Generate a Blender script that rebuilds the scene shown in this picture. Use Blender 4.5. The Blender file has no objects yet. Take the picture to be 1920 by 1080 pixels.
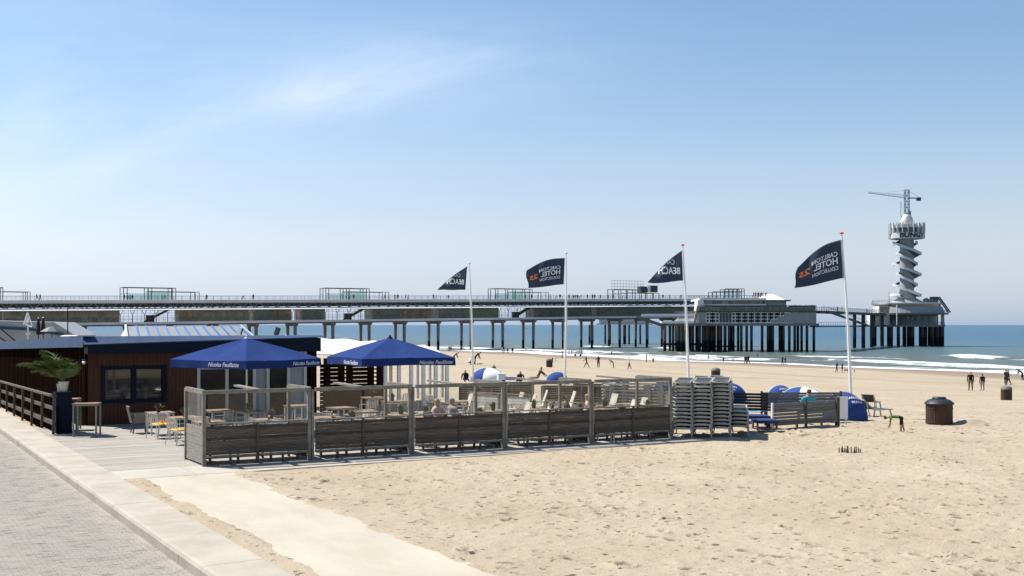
import bpy, math, random
import numpy as np
from mathutils import Vector, Matrix
R = math.radians
S = bpy.context.scene
COL = S.collection
rnd = random.Random(7)

# ------------------------------------------------------------------ camera
FPX = 2100.0            # focal length in pixels of a 1920 px wide frame
HZ = 609.0              # horizon row
CZ = 8.5                # eye height above the sea
cam = bpy.data.cameras.new("camera")
cam.sensor_width = 36.0
cam.lens = FPX / 1920 * 36
cam.shift_y = (HZ - 540) / 1920
cam.clip_start = 0.5
cam.clip_end = 80000
camo = bpy.data.objects.new("camera", cam)
COL.objects.link(camo)
camo.location = (0, 0, CZ)
camo.rotation_euler = (R(90), 0, 0)
S.camera = camo

# ------------------------------------------------------------------ light
SUN_EL = R(56)
sdir = Vector((-0.90, 0.42, 0)).normalized() * math.cos(SUN_EL) + Vector((0, 0, math.sin(SUN_EL)))
sun = bpy.data.lights.new("sun", 'SUN')
sun.energy = 5.0
sun.angle = R(0.53)
sun.color = (1.0, 0.95, 0.86)
suno = bpy.data.objects.new("sun", sun)
COL.objects.link(suno)
suno.rotation_euler = sdir.to_track_quat('Z', 'Y').to_euler()

S.view_settings.view_transform = 'Standard'
S.view_settings.look = 'None'
S.view_settings.exposure = 0.75
S.view_settings.gamma = 1.0
S.view_settings.use_curve_mapping = False

W = bpy.data.worlds.new("World")
S.world = W
W.use_nodes = True
nt = W.node_tree
nt.nodes.clear()


def nd(t, kind, **kw):
    n = t.nodes.new(kind)
    for k, v in kw.items():
        if k.startswith('i_'):
            n.inputs[k[2:].replace('_', ' ')].default_value = v
        else:
            setattr(n, k, v)
    return n


def mth(t, op, a, b=None, c=None, clamp=False):
    n = t.nodes.new('ShaderNodeMath')
    n.operation = op
    n.use_clamp = clamp
    for i, v in enumerate((a, b, c)):
        if v is None:
            continue
        if isinstance(v, (int, float)):
            n.inputs[i].default_value = v
        else:
            t.links.new(v, n.inputs[i])
    return n.outputs[0]


def mixc(t, fac, a, b, typ='MIX'):
    n = t.nodes.new('ShaderNodeMix')
    n.data_type = 'RGBA'
    n.blend_type = typ
    for i, v in ((0, fac), (6, a), (7, b)):
        if isinstance(v, (int, float)):
            n.inputs[i].default_value = v
        elif isinstance(v, tuple):
            n.inputs[i].default_value = v if len(v) == 4 else v + (1,)
        else:
            t.links.new(v, n.inputs[i])
    return n.outputs[2]


sky = nd(nt, 'ShaderNodeTexSky')
sky.sky_type = 'NISHITA'
sky.sun_disc = False
sky.sun_elevation = SUN_EL
sky.sun_rotation = math.atan2(sdir.x, sdir.y)
sky.altitude = 0
sky.air_density = 1.0
sky.dust_density = 0.25
sky.ozone_density = 2.2
tc = nd(nt, 'ShaderNodeTexCoord')
sep = nd(nt, 'ShaderNodeSeparateXYZ')
nt.links.new(tc.outputs['Generated'], sep.inputs[0])
yy = mth(nt, 'MAXIMUM', sep.outputs[1], 0.05)
cu = mth(nt, 'DIVIDE', sep.outputs[0], yy)
cw = mth(nt, 'DIVIDE', sep.outputs[2], yy)


def streak(u0, w0, ang, length, width, nscale, seed):
    """a wisp of cirrus: elongated noise inside a soft ellipse of sky directions"""
    ca, sa = math.cos(ang), math.sin(ang)
    du = mth(nt, 'SUBTRACT', cu, u0)
    dw = mth(nt, 'SUBTRACT', cw, w0)
    p = mth(nt, 'ADD', mth(nt, 'MULTIPLY', du, ca), mth(nt, 'MULTIPLY', dw, sa))
    q = mth(nt, 'SUBTRACT', mth(nt, 'MULTIPLY', dw, ca), mth(nt, 'MULTIPLY', du, sa))
    q = mth(nt, 'SUBTRACT', q, mth(nt, 'MULTIPLY', mth(nt, 'MULTIPLY', p, p), -0.28))
    pp = mth(nt, 'DIVIDE', p, length)
    qq = mth(nt, 'DIVIDE', q, width)
    r2 = mth(nt, 'ADD', mth(nt, 'MULTIPLY', pp, pp), mth(nt, 'MULTIPLY', qq, qq))
    g = mth(nt, 'EXPONENT', mth(nt, 'MULTIPLY', r2, -1.0))
    cb = nd(nt, 'ShaderNodeCombineXYZ')
    nt.links.new(mth(nt, 'MULTIPLY', p, 5.0), cb.inputs[0])
    nt.links.new(mth(nt, 'MULTIPLY', q, 22.0), cb.inputs[1])
    cb.inputs[2].default_value = seed
    no = nd(nt, 'ShaderNodeTexNoise')
    no.inputs['Scale'].default_value = nscale
    no.inputs['Detail'].default_value = 6
    no.inputs['Roughness'].default_value = 0.62
    no.inputs['Distortion'].default_value = 0.6
    nt.links.new(cb.outputs[0], no.inputs['Vector'])
    nn = mth(nt, 'MULTIPLY', mth(nt, 'SUBTRACT', no.outputs[0], 0.28), 2.0, clamp=True)
    return mth(nt, 'MULTIPLY', g, nn)


c1 = streak(-0.215, 0.195, R(17), 0.17, 0.017, 0.9, 1.3)
c2 = streak(-0.13, 0.222, R(8), 0.16, 0.040, 0.8, 4.1)
c3 = streak(-0.50, 0.17, R(10), 0.34, 0.15, 0.5, 8.8)
cl = mth(nt, 'ADD', mth(nt, 'MULTIPLY', c1, 0.22), mth(nt, 'MULTIPLY', c2, 0.34))
cl = mth(nt, 'ADD', cl, mth(nt, 'MULTIPLY', c3, 0.24), clamp=True)
ramp = nd(nt, 'ShaderNodeValToRGB')
nt.links.new(mth(nt, 'DIVIDE', cw, 0.3, clamp=True), ramp.inputs[0])
re = ramp.color_ramp.elements
stops = [(0.0, (.53, .71, 1.28)), (.10, (.74, .76, 1.05)), (.25, (1.01, .90, .97)), (.47, (1.12, 1.02, 1.0)), (.88, (1.0, 1.05, 1.07))]
re[0].position, re[1].position = stops[0][0], stops[-1][0]
re[0].color = tuple(c / 1.2 for c in stops[0][1]) + (1,)
re[1].color = tuple(c / 1.2 for c in stops[-1][1]) + (1,)
for p_, c_ in stops[1:-1]:
    re.new(p_).color = tuple(c / 1.2 for c in c_) + (1,)
skyb = mixc(nt, 1.0, mixc(nt, 1.0, sky.outputs[0], ramp.outputs[0], 'MULTIPLY'), (1.2, 1.2, 1.2), 'MULTIPLY')
skyc = mixc(nt, cl, skyb, (9.3, 9.7, 10.2, 1))
bg = nd(nt, 'ShaderNodeBackground')
bg.inputs[1].default_value = 0.08
nt.links.new(skyc, bg.inputs[0])
ow = nd(nt, 'ShaderNodeOutputWorld')
nt.links.new(bg.outputs[0], ow.inputs[0])

# ------------------------------------------------------------------ frame of the place
ANG = R(30.5)           # u points out to sea, v runs along the shore
CA, SA = math.cos(ANG), math.sin(ANG)
GZ = 4.8                # promenade and terrace level


def P(a, b, z=0.0):
    return Vector((a * CA - b * SA, a * SA + b * CA, z))


def AB(x, y):
    return x * CA + y * SA, -x * SA + y * CA


def a_of(px, b):
    t = (px - 960) / FPX
    return b * (SA + CA * t) / (CA - SA * t)


def at(px, py, Y):
    return Vector(((px - 960) / FPX * Y, Y, CZ - (py - HZ) / FPX * Y))


def shore(b):
    return 171 + 3.0 * np.sin(b * 0.045 + 1) + 2.0 * np.sin(b * 0.11) - 0.13 * np.maximum(0, b - 360)


def base_z(a, b):
    """height of the beach without its footprints"""
    t = a - (shore(b) - 171)
    z = np.where(t < 26, GZ - 0.012, GZ - 0.012 - (t - 26) * (GZ - 0.012) / 145.0)
    z = np.maximum(z, -4.0)
    return z


def GR(px, py):
    """point of the beach seen at a pixel of the photograph"""
    lo = None
    Y = 12.0
    while Y < 900:
        p = at(px, py, Y)
        a, b = AB(p.x, p.y)
        gz = float(base_z(a, b))
        if p.z <= gz:
            p.z = gz
            return p
        Y += max(0.02, Y * 0.0008)
    return p


# ------------------------------------------------------------------ mesh helpers
class MB:
    def __init__(s):
        s.v, s.f, s.m = [], [], []

    def add(s, vs, fs, mat=0):
        o = len(s.v)
        s.v += [tuple(v) for v in vs]
        for f in fs:
            s.f.append(tuple(i + o for i in f))
            s.m.append(mat)
        return s

    def box(s, c, d, rz=0.0, mat=0, M=None):
        hx, hy, hz = d[0] / 2, d[1] / 2, d[2] / 2
        pts = [Vector((x, y, z)) for x in (-hx, hx) for y in (-hy, hy) for z in (-hz, hz)]
        if M is None:
            M = Matrix.Rotation(rz, 3, 'Z')
        pts = [M @ p + Vector(c) for p in pts]
        return s.add(pts, [(0, 1, 3, 2), (4, 6, 7, 5), (0, 4, 5, 1), (2, 3, 7, 6), (0, 2, 6, 4), (1, 5, 7, 3)], mat)

    def bar(s, p, q, w, h=None, mat=0, up=(0, 0, 1)):
        p, q = Vector(p), Vector(q)
        h = w if h is None else h
        d = (q - p)
        if d.length < 1e-6:
            return s
        d.normalize()
        u = Vector(up)
        if abs(d.dot(u)) > 0.98:
            u = Vector((0, 1, 0))
        x = d.cross(u).normalized()
        y = x.cross(d)
        pts = []
        for c in (p, q):
            for i, j in ((-1, -1), (1, -1), (1, 1), (-1, 1)):
                pts.append(c + x * (i * w / 2) + y * (j * h / 2))
        return s.add(pts, [(3, 2, 1, 0), (4, 5, 6, 7), (0, 1, 5, 4), (1, 2, 6, 5), (2, 3, 7, 6), (3, 0, 4, 7)], mat)

    def tube(s, pts, r, n=8, mat=0):
        pts = [Vector(p) for p in pts]
        rr = r if isinstance(r, (list, tuple)) else [r] * len(pts)
        vs, fs = [], []
        for i, p in enumerate(pts):
            d = (pts[min(i + 1, len(pts) - 1)] - pts[max(i - 1, 0)]).normalized()
            u = Vector((0, 0, 1)) if abs(d.z) < 0.95 else Vector((1, 0, 0))
            x = d.cross(u).normalized()
            y = x.cross(d)
            for k in range(n):
                t = 2 * math.pi * k / n
                vs.append(p + x * (rr[i] * math.cos(t)) + y * (rr[i] * math.sin(t)))
        for i in range(len(pts) - 1):
            for k in range(n):
                k2 = (k + 1) % n
                fs.append((i * n + k, (i + 1) * n + k, (i + 1) * n + k2, i * n + k2))
        fs.append(tuple(range(n)))
        fs.append(tuple((len(pts) - 1) * n + k for k in reversed(range(n))))
        return s.add(vs, fs, mat)

    def lathe(s, prof, n=24, c=(0, 0, 0), mat=0, t0=0.0, t1=2 * math.pi, cap=True):
        vs, fs = [], []
        full = abs(t1 - t0 - 2 * math.pi) < 1e-6
        m = n if full else n + 1
        for r, z in prof:
            for k in range(m):
                t = t0 + (t1 - t0) * k / n
                vs.append((c[0] + r * math.cos(t), c[1] + r * math.sin(t), c[2] + z))
        for i in range(len(prof) - 1):
            for k in range(n):
                k2 = (k + 1) % m
                fs.append((i * m + k, i * m + k2, (i + 1) * m + k2, (i + 1) * m + k))
        if cap and full:
            fs.append(tuple(reversed(range(n))))
            fs.append(tuple((len(prof) - 1) * m + k for k in range(n)))
        return s.add(vs, fs, mat)

    def prism(s, poly, z0, z1, mat=0):
        n = len(poly)
        vs = [(p[0], p[1], z0) for p in poly] + [(p[0], p[1], z1) for p in poly]
        fs = [tuple(reversed(range(n))), tuple(range(n, 2 * n))]
        for i in range(n):
            j = (i + 1) % n
            fs.append((i, j, n + j, n + i))
        return s.add(vs, fs, mat)

    def extr(s, pts, off, mat=0):
        """a flat outline in space given thickness by the vector off"""
        n = len(pts)
        off = Vector(off)
        vs = [Vector(p) for p in pts] + [Vector(p) + off for p in pts]
        fs = [tuple(reversed(range(n))), tuple(range(n, 2 * n))]
        for i in range(n):
            j = (i + 1) % n
            fs.append((i, j, n + j, n + i))
        return s.add(vs, fs, mat)

    def grid(s, fn, nu, nv, mat=0):
        vs = [fn(i / nu, j / nv) for j in range(nv + 1) for i in range(nu + 1)]
        fs = [(j * (nu + 1) + i, j * (nu + 1) + i + 1, (j + 1) * (nu + 1) + i + 1, (j + 1) * (nu + 1) + i)
              for j in range(nv) for i in range(nu)]
        return s.add(vs, fs, mat)

    def mesh(s, name, mats, smooth=False):
        me = bpy.data.meshes.new(name)
        me.from_pydata(s.v, [], s.f)
        if not isinstance(mats, (list, tuple)):
            mats = [mats]
        for m in mats:
            me.materials.append(m)
        if len(mats) > 1:
            me.polygons.foreach_set('material_index', s.m)
        if smooth:
            me.polygons.foreach_set('use_smooth', [True] * len(me.polygons))
            if smooth != 'all':
                me.set_sharp_from_angle(angle=R(40))
        me.update()
        return me

    def build(s, name, mats, parent=None, smooth=False):
        o = bpy.data.objects.new(name, s.mesh(name, mats, smooth))
        COL.objects.link(o)
        if parent is not None:
            o.parent = parent
        return o


def tag(o, label, cat, group=None, kind=None):
    if label:
        o['label'] = label
    if cat:
        o['category'] = cat
    if group:
        o['group'] = group
    if kind:
        o['kind'] = kind
    return o


def T(name, label, cat, loc=(0, 0, 0), rz=0.0, group=None):
    o = bpy.data.objects.new(name, None)
    o.empty_display_size = 0.2
    COL.objects.link(o)
    o.location = loc
    o.rotation_euler = (0, 0, rz)
    return tag(o, label, cat, group)


def kids(o):
    return [c for c in ALLKIDS.get(o, [])] if False else list(o.children)


def dup(root, loc, rz=None, label=None, group=None):
    r = root.copy()
    COL.objects.link(r)
    r.location = loc
    if rz is not None:
        r.rotation_euler = (0, 0, rz)
    if label:
        r['label'] = label
    if group:
        r['group'] = group
    for ch in list(root.children):
        c = ch.copy()
        COL.objects.link(c)
        c.parent = r
        for g in list(ch.children):
            d = g.copy()
            COL.objects.link(d)
            d.parent = c
    return r


_txt = {}


def text2d(body, shear=0.0, bold=0.0, space=1.0):
    """letters as flat polygons, cap height about 0.7, start at x = 0"""
    key = (body, shear, bold, space)
    if key in _txt:
        return _txt[key]
    cu_ = bpy.data.curves.new('lettering', 'FONT')
    cu_.body = body
    cu_.size = 1.0
    cu_.shear = shear
    cu_.offset = bold
    cu_.space_character = space
    cu_.resolution_u = 3
    o = bpy.data.objects.new('lettering', cu_)
    COL.objects.link(o)
    dg = bpy.context.evaluated_depsgraph_get()
    me = bpy.data.meshes.new_from_object(o.evaluated_get(dg))
    vs = [(v.co.x, v.co.y) for v in me.vertices]
    fs = [tuple(p.vertices) for p in me.polygons]
    bpy.data.objects.remove(o)
    bpy.data.curves.remove(cu_)
    bpy.data.meshes.remove(me)
    w = max(v[0] for v in vs)
    _txt[key] = (vs, fs, w)
    return _txt[key]


def put_text(mb, body, fn, mat=0, **kw):
    vs, fs, w = text2d(body, **kw)
    mb.add([fn(x / w, y) for x, y in vs], fs, mat)


# ------------------------------------------------------------------ materials
def mat(name, col, rough=0.7, var=0.0, vscale=4.0, col2=None, metal=0.0, bump=0.0, bscale=40.0,
        stretch=None, spec=0.4, coord='Object', detail=5.0, island=0.0):
    m = bpy.data.materials.new(name)
    m.use_nodes = True
    t = m.node_tree
    b = t.nodes['Principled BSDF']
    b.inputs['Roughness'].default_value = rough
    b.inputs['Metallic'].default_value = metal
    b.inputs['Specular IOR Level'].default_value = spec
    b.inputs['Base Color'].default_value = col + (1,)
    if var or col2 or bump:
        tcn = nd(t, 'ShaderNodeTexCoord')
        mp = nd(t, 'ShaderNodeMapping')
        t.links.new(tcn.outputs[coord], mp.inputs[0])
        if stretch:
            mp.inputs['Scale'].default_value = stretch
        if var or col2:
            no = nd(t, 'ShaderNodeTexNoise')
            no.inputs['Scale'].default_value = vscale
            no.inputs['Detail'].default_value = detail
            no.inputs['Roughness'].default_value = 0.6
            t.links.new(mp.outputs[0], no.inputs['Vector'])
            mr = nd(t, 'ShaderNodeMapRange')
            mr.inputs[1].default_value = 0.32
            mr.inputs[2].default_value = 0.68
            t.links.new(no.outputs[0], mr.inputs[0])
            c2 = col2 or tuple(min(1, c * (1 + var)) for c in col)
            ca = col if col2 else tuple(c * (1 - var) for c in col)
            cc = mixc(t, mr.outputs[0], ca, c2)
            if island:                      # each loose board or stave has its own tone
                ge = nd(t, 'ShaderNodeNewGeometry')
                k = mth(t, 'ADD', mth(t, 'MULTIPLY', ge.outputs['Random Per Island'], 2 * island), 1 - island)
                cv = nd(t, 'ShaderNodeCombineColor')
                for q in range(3):
                    t.links.new(k, cv.inputs[q])
                cc = mixc(t, 1.0, cc, cv.outputs[0], 'MULTIPLY')
            t.links.new(cc, b.inputs['Base Color'])
        if bump:
            nb = nd(t, 'ShaderNodeTexNoise')
            nb.inputs['Scale'].default_value = bscale
            nb.inputs['Detail'].default_value = 4
            t.links.new(mp.outputs[0], nb.inputs['Vector'])
            bp = nd(t, 'ShaderNodeBump')
            bp.inputs['Strength'].default_value = bump
            bp.inputs['Distance'].default_value = 0.02
            t.links.new(nb.outputs[0], bp.inputs['Height'])
            t.links.new(bp.outputs[0], b.inputs['Normal'])
    return m


def glassmat(name, tint=(0.8, 0.84, 0.82), refl=0.10, rough=0.02):
    m = bpy.data.materials.new(name)
    m.use_nodes = True
    t = m.node_tree
    t.nodes.clear()
    tr = nd(t, 'ShaderNodeBsdfTransparent')
    tr.inputs[0].default_value = tint + (1,)
    gl = nd(t, 'ShaderNodeBsdfGlossy')
    gl.inputs['Roughness'].default_value = rough
    fr = nd(t, 'ShaderNodeFresnel')
    fr.inputs[0].default_value = 1.45
    f = mth(t, 'ADD', mth(t, 'MULTIPLY', fr.outputs[0], 0.22), refl, clamp=True)
    mx = nd(t, 'ShaderNodeMixShader')
    t.links.new(f, mx.inputs[0])
    t.links.new(tr.outputs[0], mx.inputs[1])
    t.links.new(gl.outputs[0], mx.inputs[2])
    o = nd(t, 'ShaderNodeOutputMaterial')
    t.links.new(mx.outputs[0], o.inputs[0])
    return m


M = {}
M['greywood'] = mat('weathered_wood', island=0.3, col=(0.045, 0.038, 0.032), rough=0.85, col2=(0.115, 0.10, 0.085), vscale=3.0,
                    stretch=(1.2, 1.2, 18), bump=0.3, bscale=30)
M['slatwood'] = mat('weathered_slats', island=0.38, col=(0.048, 0.038, 0.030), rough=0.9, spec=0.1, col2=(0.135, 0.112, 0.092), vscale=2.2,
                    stretch=(1.0, 1.0, 26), bump=0.3, bscale=20)
M['lightwood'] = mat('light_wood', (0.16, 0.145, 0.122), 0.85, col2=(0.31, 0.28, 0.24), vscale=2.5,
                     stretch=(1.0, 1.0, 20), bump=0.2, bscale=20)
M['railwood'] = mat('pale_rail_wood', island=0.15, col=(0.13, 0.118, 0.10), rough=0.8, col2=(0.25, 0.23, 0.20), vscale=5)
M['darkwood'] = mat('dark_stained_wood', island=0.3, col=(0.010, 0.0055, 0.004), rough=0.85, col2=(0.022, 0.012, 0.008), vscale=3, stretch=(9, 9, 0.6), spec=0.0)
M['redwood'] = mat('red_brown_cladding', island=0.18, col=(0.062, 0.026, 0.016), rough=0.75, col2=(0.102, 0.043, 0.027), vscale=3, stretch=(8, 8, 0.5), spec=0.2)
M['teak'] = mat('teak_top', island=0.3, col=(0.17, 0.105, 0.065), rough=0.6, col2=(0.30, 0.205, 0.14), vscale=4, stretch=(1, 10, 1))
M['steel'] = mat('brushed_steel', (0.55, 0.55, 0.54), 0.35, metal=0.85, var=0.08)
M['alu'] = mat('grey_alloy', (0.50, 0.49, 0.47), 0.45, var=0.1, metal=0.3)
M['wicker'] = mat('grey_wicker', (0.12, 0.108, 0.092), 0.8, col2=(0.25, 0.23, 0.20), vscale=60, bump=0.5, bscale=90)
M['yellow'] = mat('yellow_cushion', (0.75, 0.36, 0.03), 0.85, var=0.2)
M['navy'] = mat('navy_paint', (0.004, 0.008, 0.022), 0.6, spec=0.15, var=0.2, vscale=2)
M['bluetrim'] = mat('blue_roof_trim', (0.030, 0.062, 0.130), 0.6, var=0.15, vscale=1.5, spec=0.2)
M['greyroof'] = mat('grey_roof_sheet', (0.30, 0.31, 0.325), 0.5, var=0.1, vscale=0.8)
M['bluestripe'] = mat('blue_seam', (0.10, 0.25, 0.55), 0.5)
M['canvasblue'] = mat('royal_blue_canvas', (0.020, 0.042, 0.150), 0.95, var=0.10, vscale=1.6, spec=0.05)
M['canvaswhite'] = mat('white_canvas', (0.80, 0.80, 0.80), 0.8, var=0.04)
M['white'] = mat('white_paint', (0.78, 0.78, 0.77), 0.5, var=0.05)
M['palewood'] = mat('pale_wood', island=0.15, col=(0.40, 0.38, 0.335), rough=0.8, col2=(0.54, 0.515, 0.465), vscale=4)
M['letter'] = mat('white_lettering', (0.80, 0.81, 0.84), 0.8)
M['darkletter'] = mat('black_lettering', (0.02, 0.02, 0.025), 0.7)
M['orange'] = mat('orange_lettering', (0.75, 0.22, 0.07), 0.8)
M['red'] = mat('red_cap', (0.60, 0.06, 0.04), 0.6)
M['flag'] = mat('dark_blue_bunting', (0.026, 0.040, 0.078), 0.85, var=0.15, vscale=1.2)
M['glass'] = glassmat('terrace_glass', (0.93, 0.93, 0.915), 0.02)
M['pierglass'] = glassmat('pier_glass', (0.42, 0.47, 0.45), 0.06)
M['shelterglass'] = glassmat('shelter_glass', (0.72, 0.84, 0.84), 0.08)
M['darkpane'] = mat('dark_window_glass', (0.018, 0.022, 0.026), 0.04, spec=0.9)
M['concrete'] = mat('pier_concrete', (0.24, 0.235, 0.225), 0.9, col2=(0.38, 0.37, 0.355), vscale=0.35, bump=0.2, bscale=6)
M['concdark'] = mat('dark_concrete', (0.105, 0.10, 0.098), 0.9, col2=(0.20, 0.195, 0.19), vscale=0.4)
M['pile'] = None
M['pwhite'] = mat('weathered_white_concrete', (0.48, 0.475, 0.46), 0.8, col2=(0.66, 0.655, 0.64), vscale=0.25)
M['psteel'] = mat('grey_green_steel', (0.075, 0.095, 0.10), 0.6, var=0.2, vscale=0.5)
M['dsteel'] = mat('dark_steel', (0.05, 0.062, 0.068), 0.6, var=0.2)
M['trussm'] = mat('truss_grey', (0.26, 0.26, 0.255), 0.7, var=0.2, vscale=0.5)
M['cranem'] = mat('blue_crane_steel', (0.05, 0.075, 0.13), 0.55, var=0.2)
M['binwood'] = mat('brown_bin_staves', island=0.25, col=(0.034, 0.016, 0.011), rough=0.7, col2=(0.066, 0.032, 0.022), vscale=5, stretch=(8, 8, 0.6))
M['binlid'] = mat('black_bin_lid', (0.022, 0.028, 0.033), 0.5, var=0.2, spec=0.25)
M['plastic'] = mat('off_white_plastic', (0.36, 0.355, 0.33), 0.45, var=0.08, vscale=3)
M['plasticw'] = mat('pale_plastic', (0.33, 0.325, 0.30), 0.45, var=0.08, vscale=3)
M['sling'] = mat('slate_sling', (0.028, 0.034, 0.048), 0.8, var=0.2)
M['benchgrey'] = mat('grey_bench_slats', island=.2, col=(0.105, 0.102, 0.095), rough=.85, spec=.1, col2=(0.19, 0.185, 0.17), vscale=3, stretch=(1, 1, 20))
M['tentblue'] = mat('tent_blue_cloth', (0.030, 0.062, 0.215), 0.85, var=0.1, vscale=2, spec=.1)
M['bench'] = mat('dark_bench_slats', (0.020, 0.024, 0.034), 0.7, var=0.3)
M['cushion'] = mat('navy_cushion', (0.015, 0.032, 0.120), 0.85, var=0.15)
M['cyan'] = mat('light_blue_towel', (0.12, 0.38, 0.55), 0.9, var=0.15)
M['zinc'] = mat('zinc_bucket', (0.50, 0.50, 0.48), 0.4, metal=0.6, var=0.1)
M['palm'] = mat('palm_leaf', (0.045, 0.085, 0.020), 0.5, col2=(0.17, 0.19, 0.055), vscale=5)
M['herb'] = mat('herb_leaf', (0.045, 0.070, 0.022), 0.6, col2=(0.10, 0.13, 0.05), vscale=30)
M['terracotta'] = mat('dark_pot', (0.06, 0.05, 0.045), 0.7)
M['soil'] = mat('damp_sand', (0.10, 0.07, 0.045), 0.95, var=0.3, vscale=8)
M['black'] = mat('black_fabric', (0.012, 0.012, 0.014), 0.85)
M['foamw'] = mat('sail_white', (0.85, 0.85, 0.85), 0.8)

# ================================================================== SETTING
def lattice_noise(x, y, seed):
    r = np.random.RandomState(seed)
    tab = r.rand(256, 256).astype(np.float32)
    xi, yi = np.floor(x).astype(int), np.floor(y).astype(int)
    fx, fy = x - xi, y - yi
    fx, fy = fx * fx * (3 - 2 * fx), fy * fy * (3 - 2 * fy)
    g = lambda i, j: tab[(xi + i) & 255, (yi + j) & 255]
    return (g(0, 0) * (1 - fx) + g(1, 0) * fx) * (1 - fy) + (g(0, 1) * (1 - fx) + g(1, 1) * fx) * fy - 0.5


def np_grid(name, Av, Bv, Z, material, rot=True, attr=None):
    na, nb = len(Av), len(Bv)
    A2, B2 = np.meshgrid(Av, Bv, indexing='ij')
    co = np.stack([A2, B2, Z], -1).astype(np.float32).reshape(-1, 3)
    idx = np.arange(na * nb).reshape(na, nb)
    q = np.stack([idx[:-1, :-1], idx[1:, :-1], idx[1:, 1:], idx[:-1, 1:]], -1).reshape(-1, 4)
    me = bpy.data.meshes.new(name)
    me.vertices.add(len(co))
    me.vertices.foreach_set('co', co.ravel())
    me.loops.add(q.size)
    me.loops.foreach_set('vertex_index', q.ravel().astype(np.int32))
    me.polygons.add(len(q))
    me.polygons.foreach_set('loop_start', (np.arange(len(q)) * 4).astype(np.int32))
    me.polygons.foreach_set('use_smooth', np.ones(len(q), bool))
    me.update(calc_edges=True)
    if attr is not None:
        for nme, arr in attr.items():
            at_ = me.attributes.new(nme, 'FLOAT', 'POINT')
            at_.data.foreach_set('value', arr.astype(np.float32).ravel())
    me.materials.append(material)
    o = bpy.data.objects.new(name, me)
    COL.objects.link(o)
    if rot:
        o.rotation_euler = (0, 0, ANG)
    return o


def tsteps(*segs):
    """segments (start, end, first step, last step), the step changing smoothly along each"""
    out = [segs[0][0]]
    for s0, s1, d0, d1 in segs:
        x = out[-1]
        while x < s1 - 1e-6:
            f = (x - s0) / (s1 - s0)
            x = min(s1, x + d0 + (d1 - d0) * f)
            out.append(x)
    return np.array(out)


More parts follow.
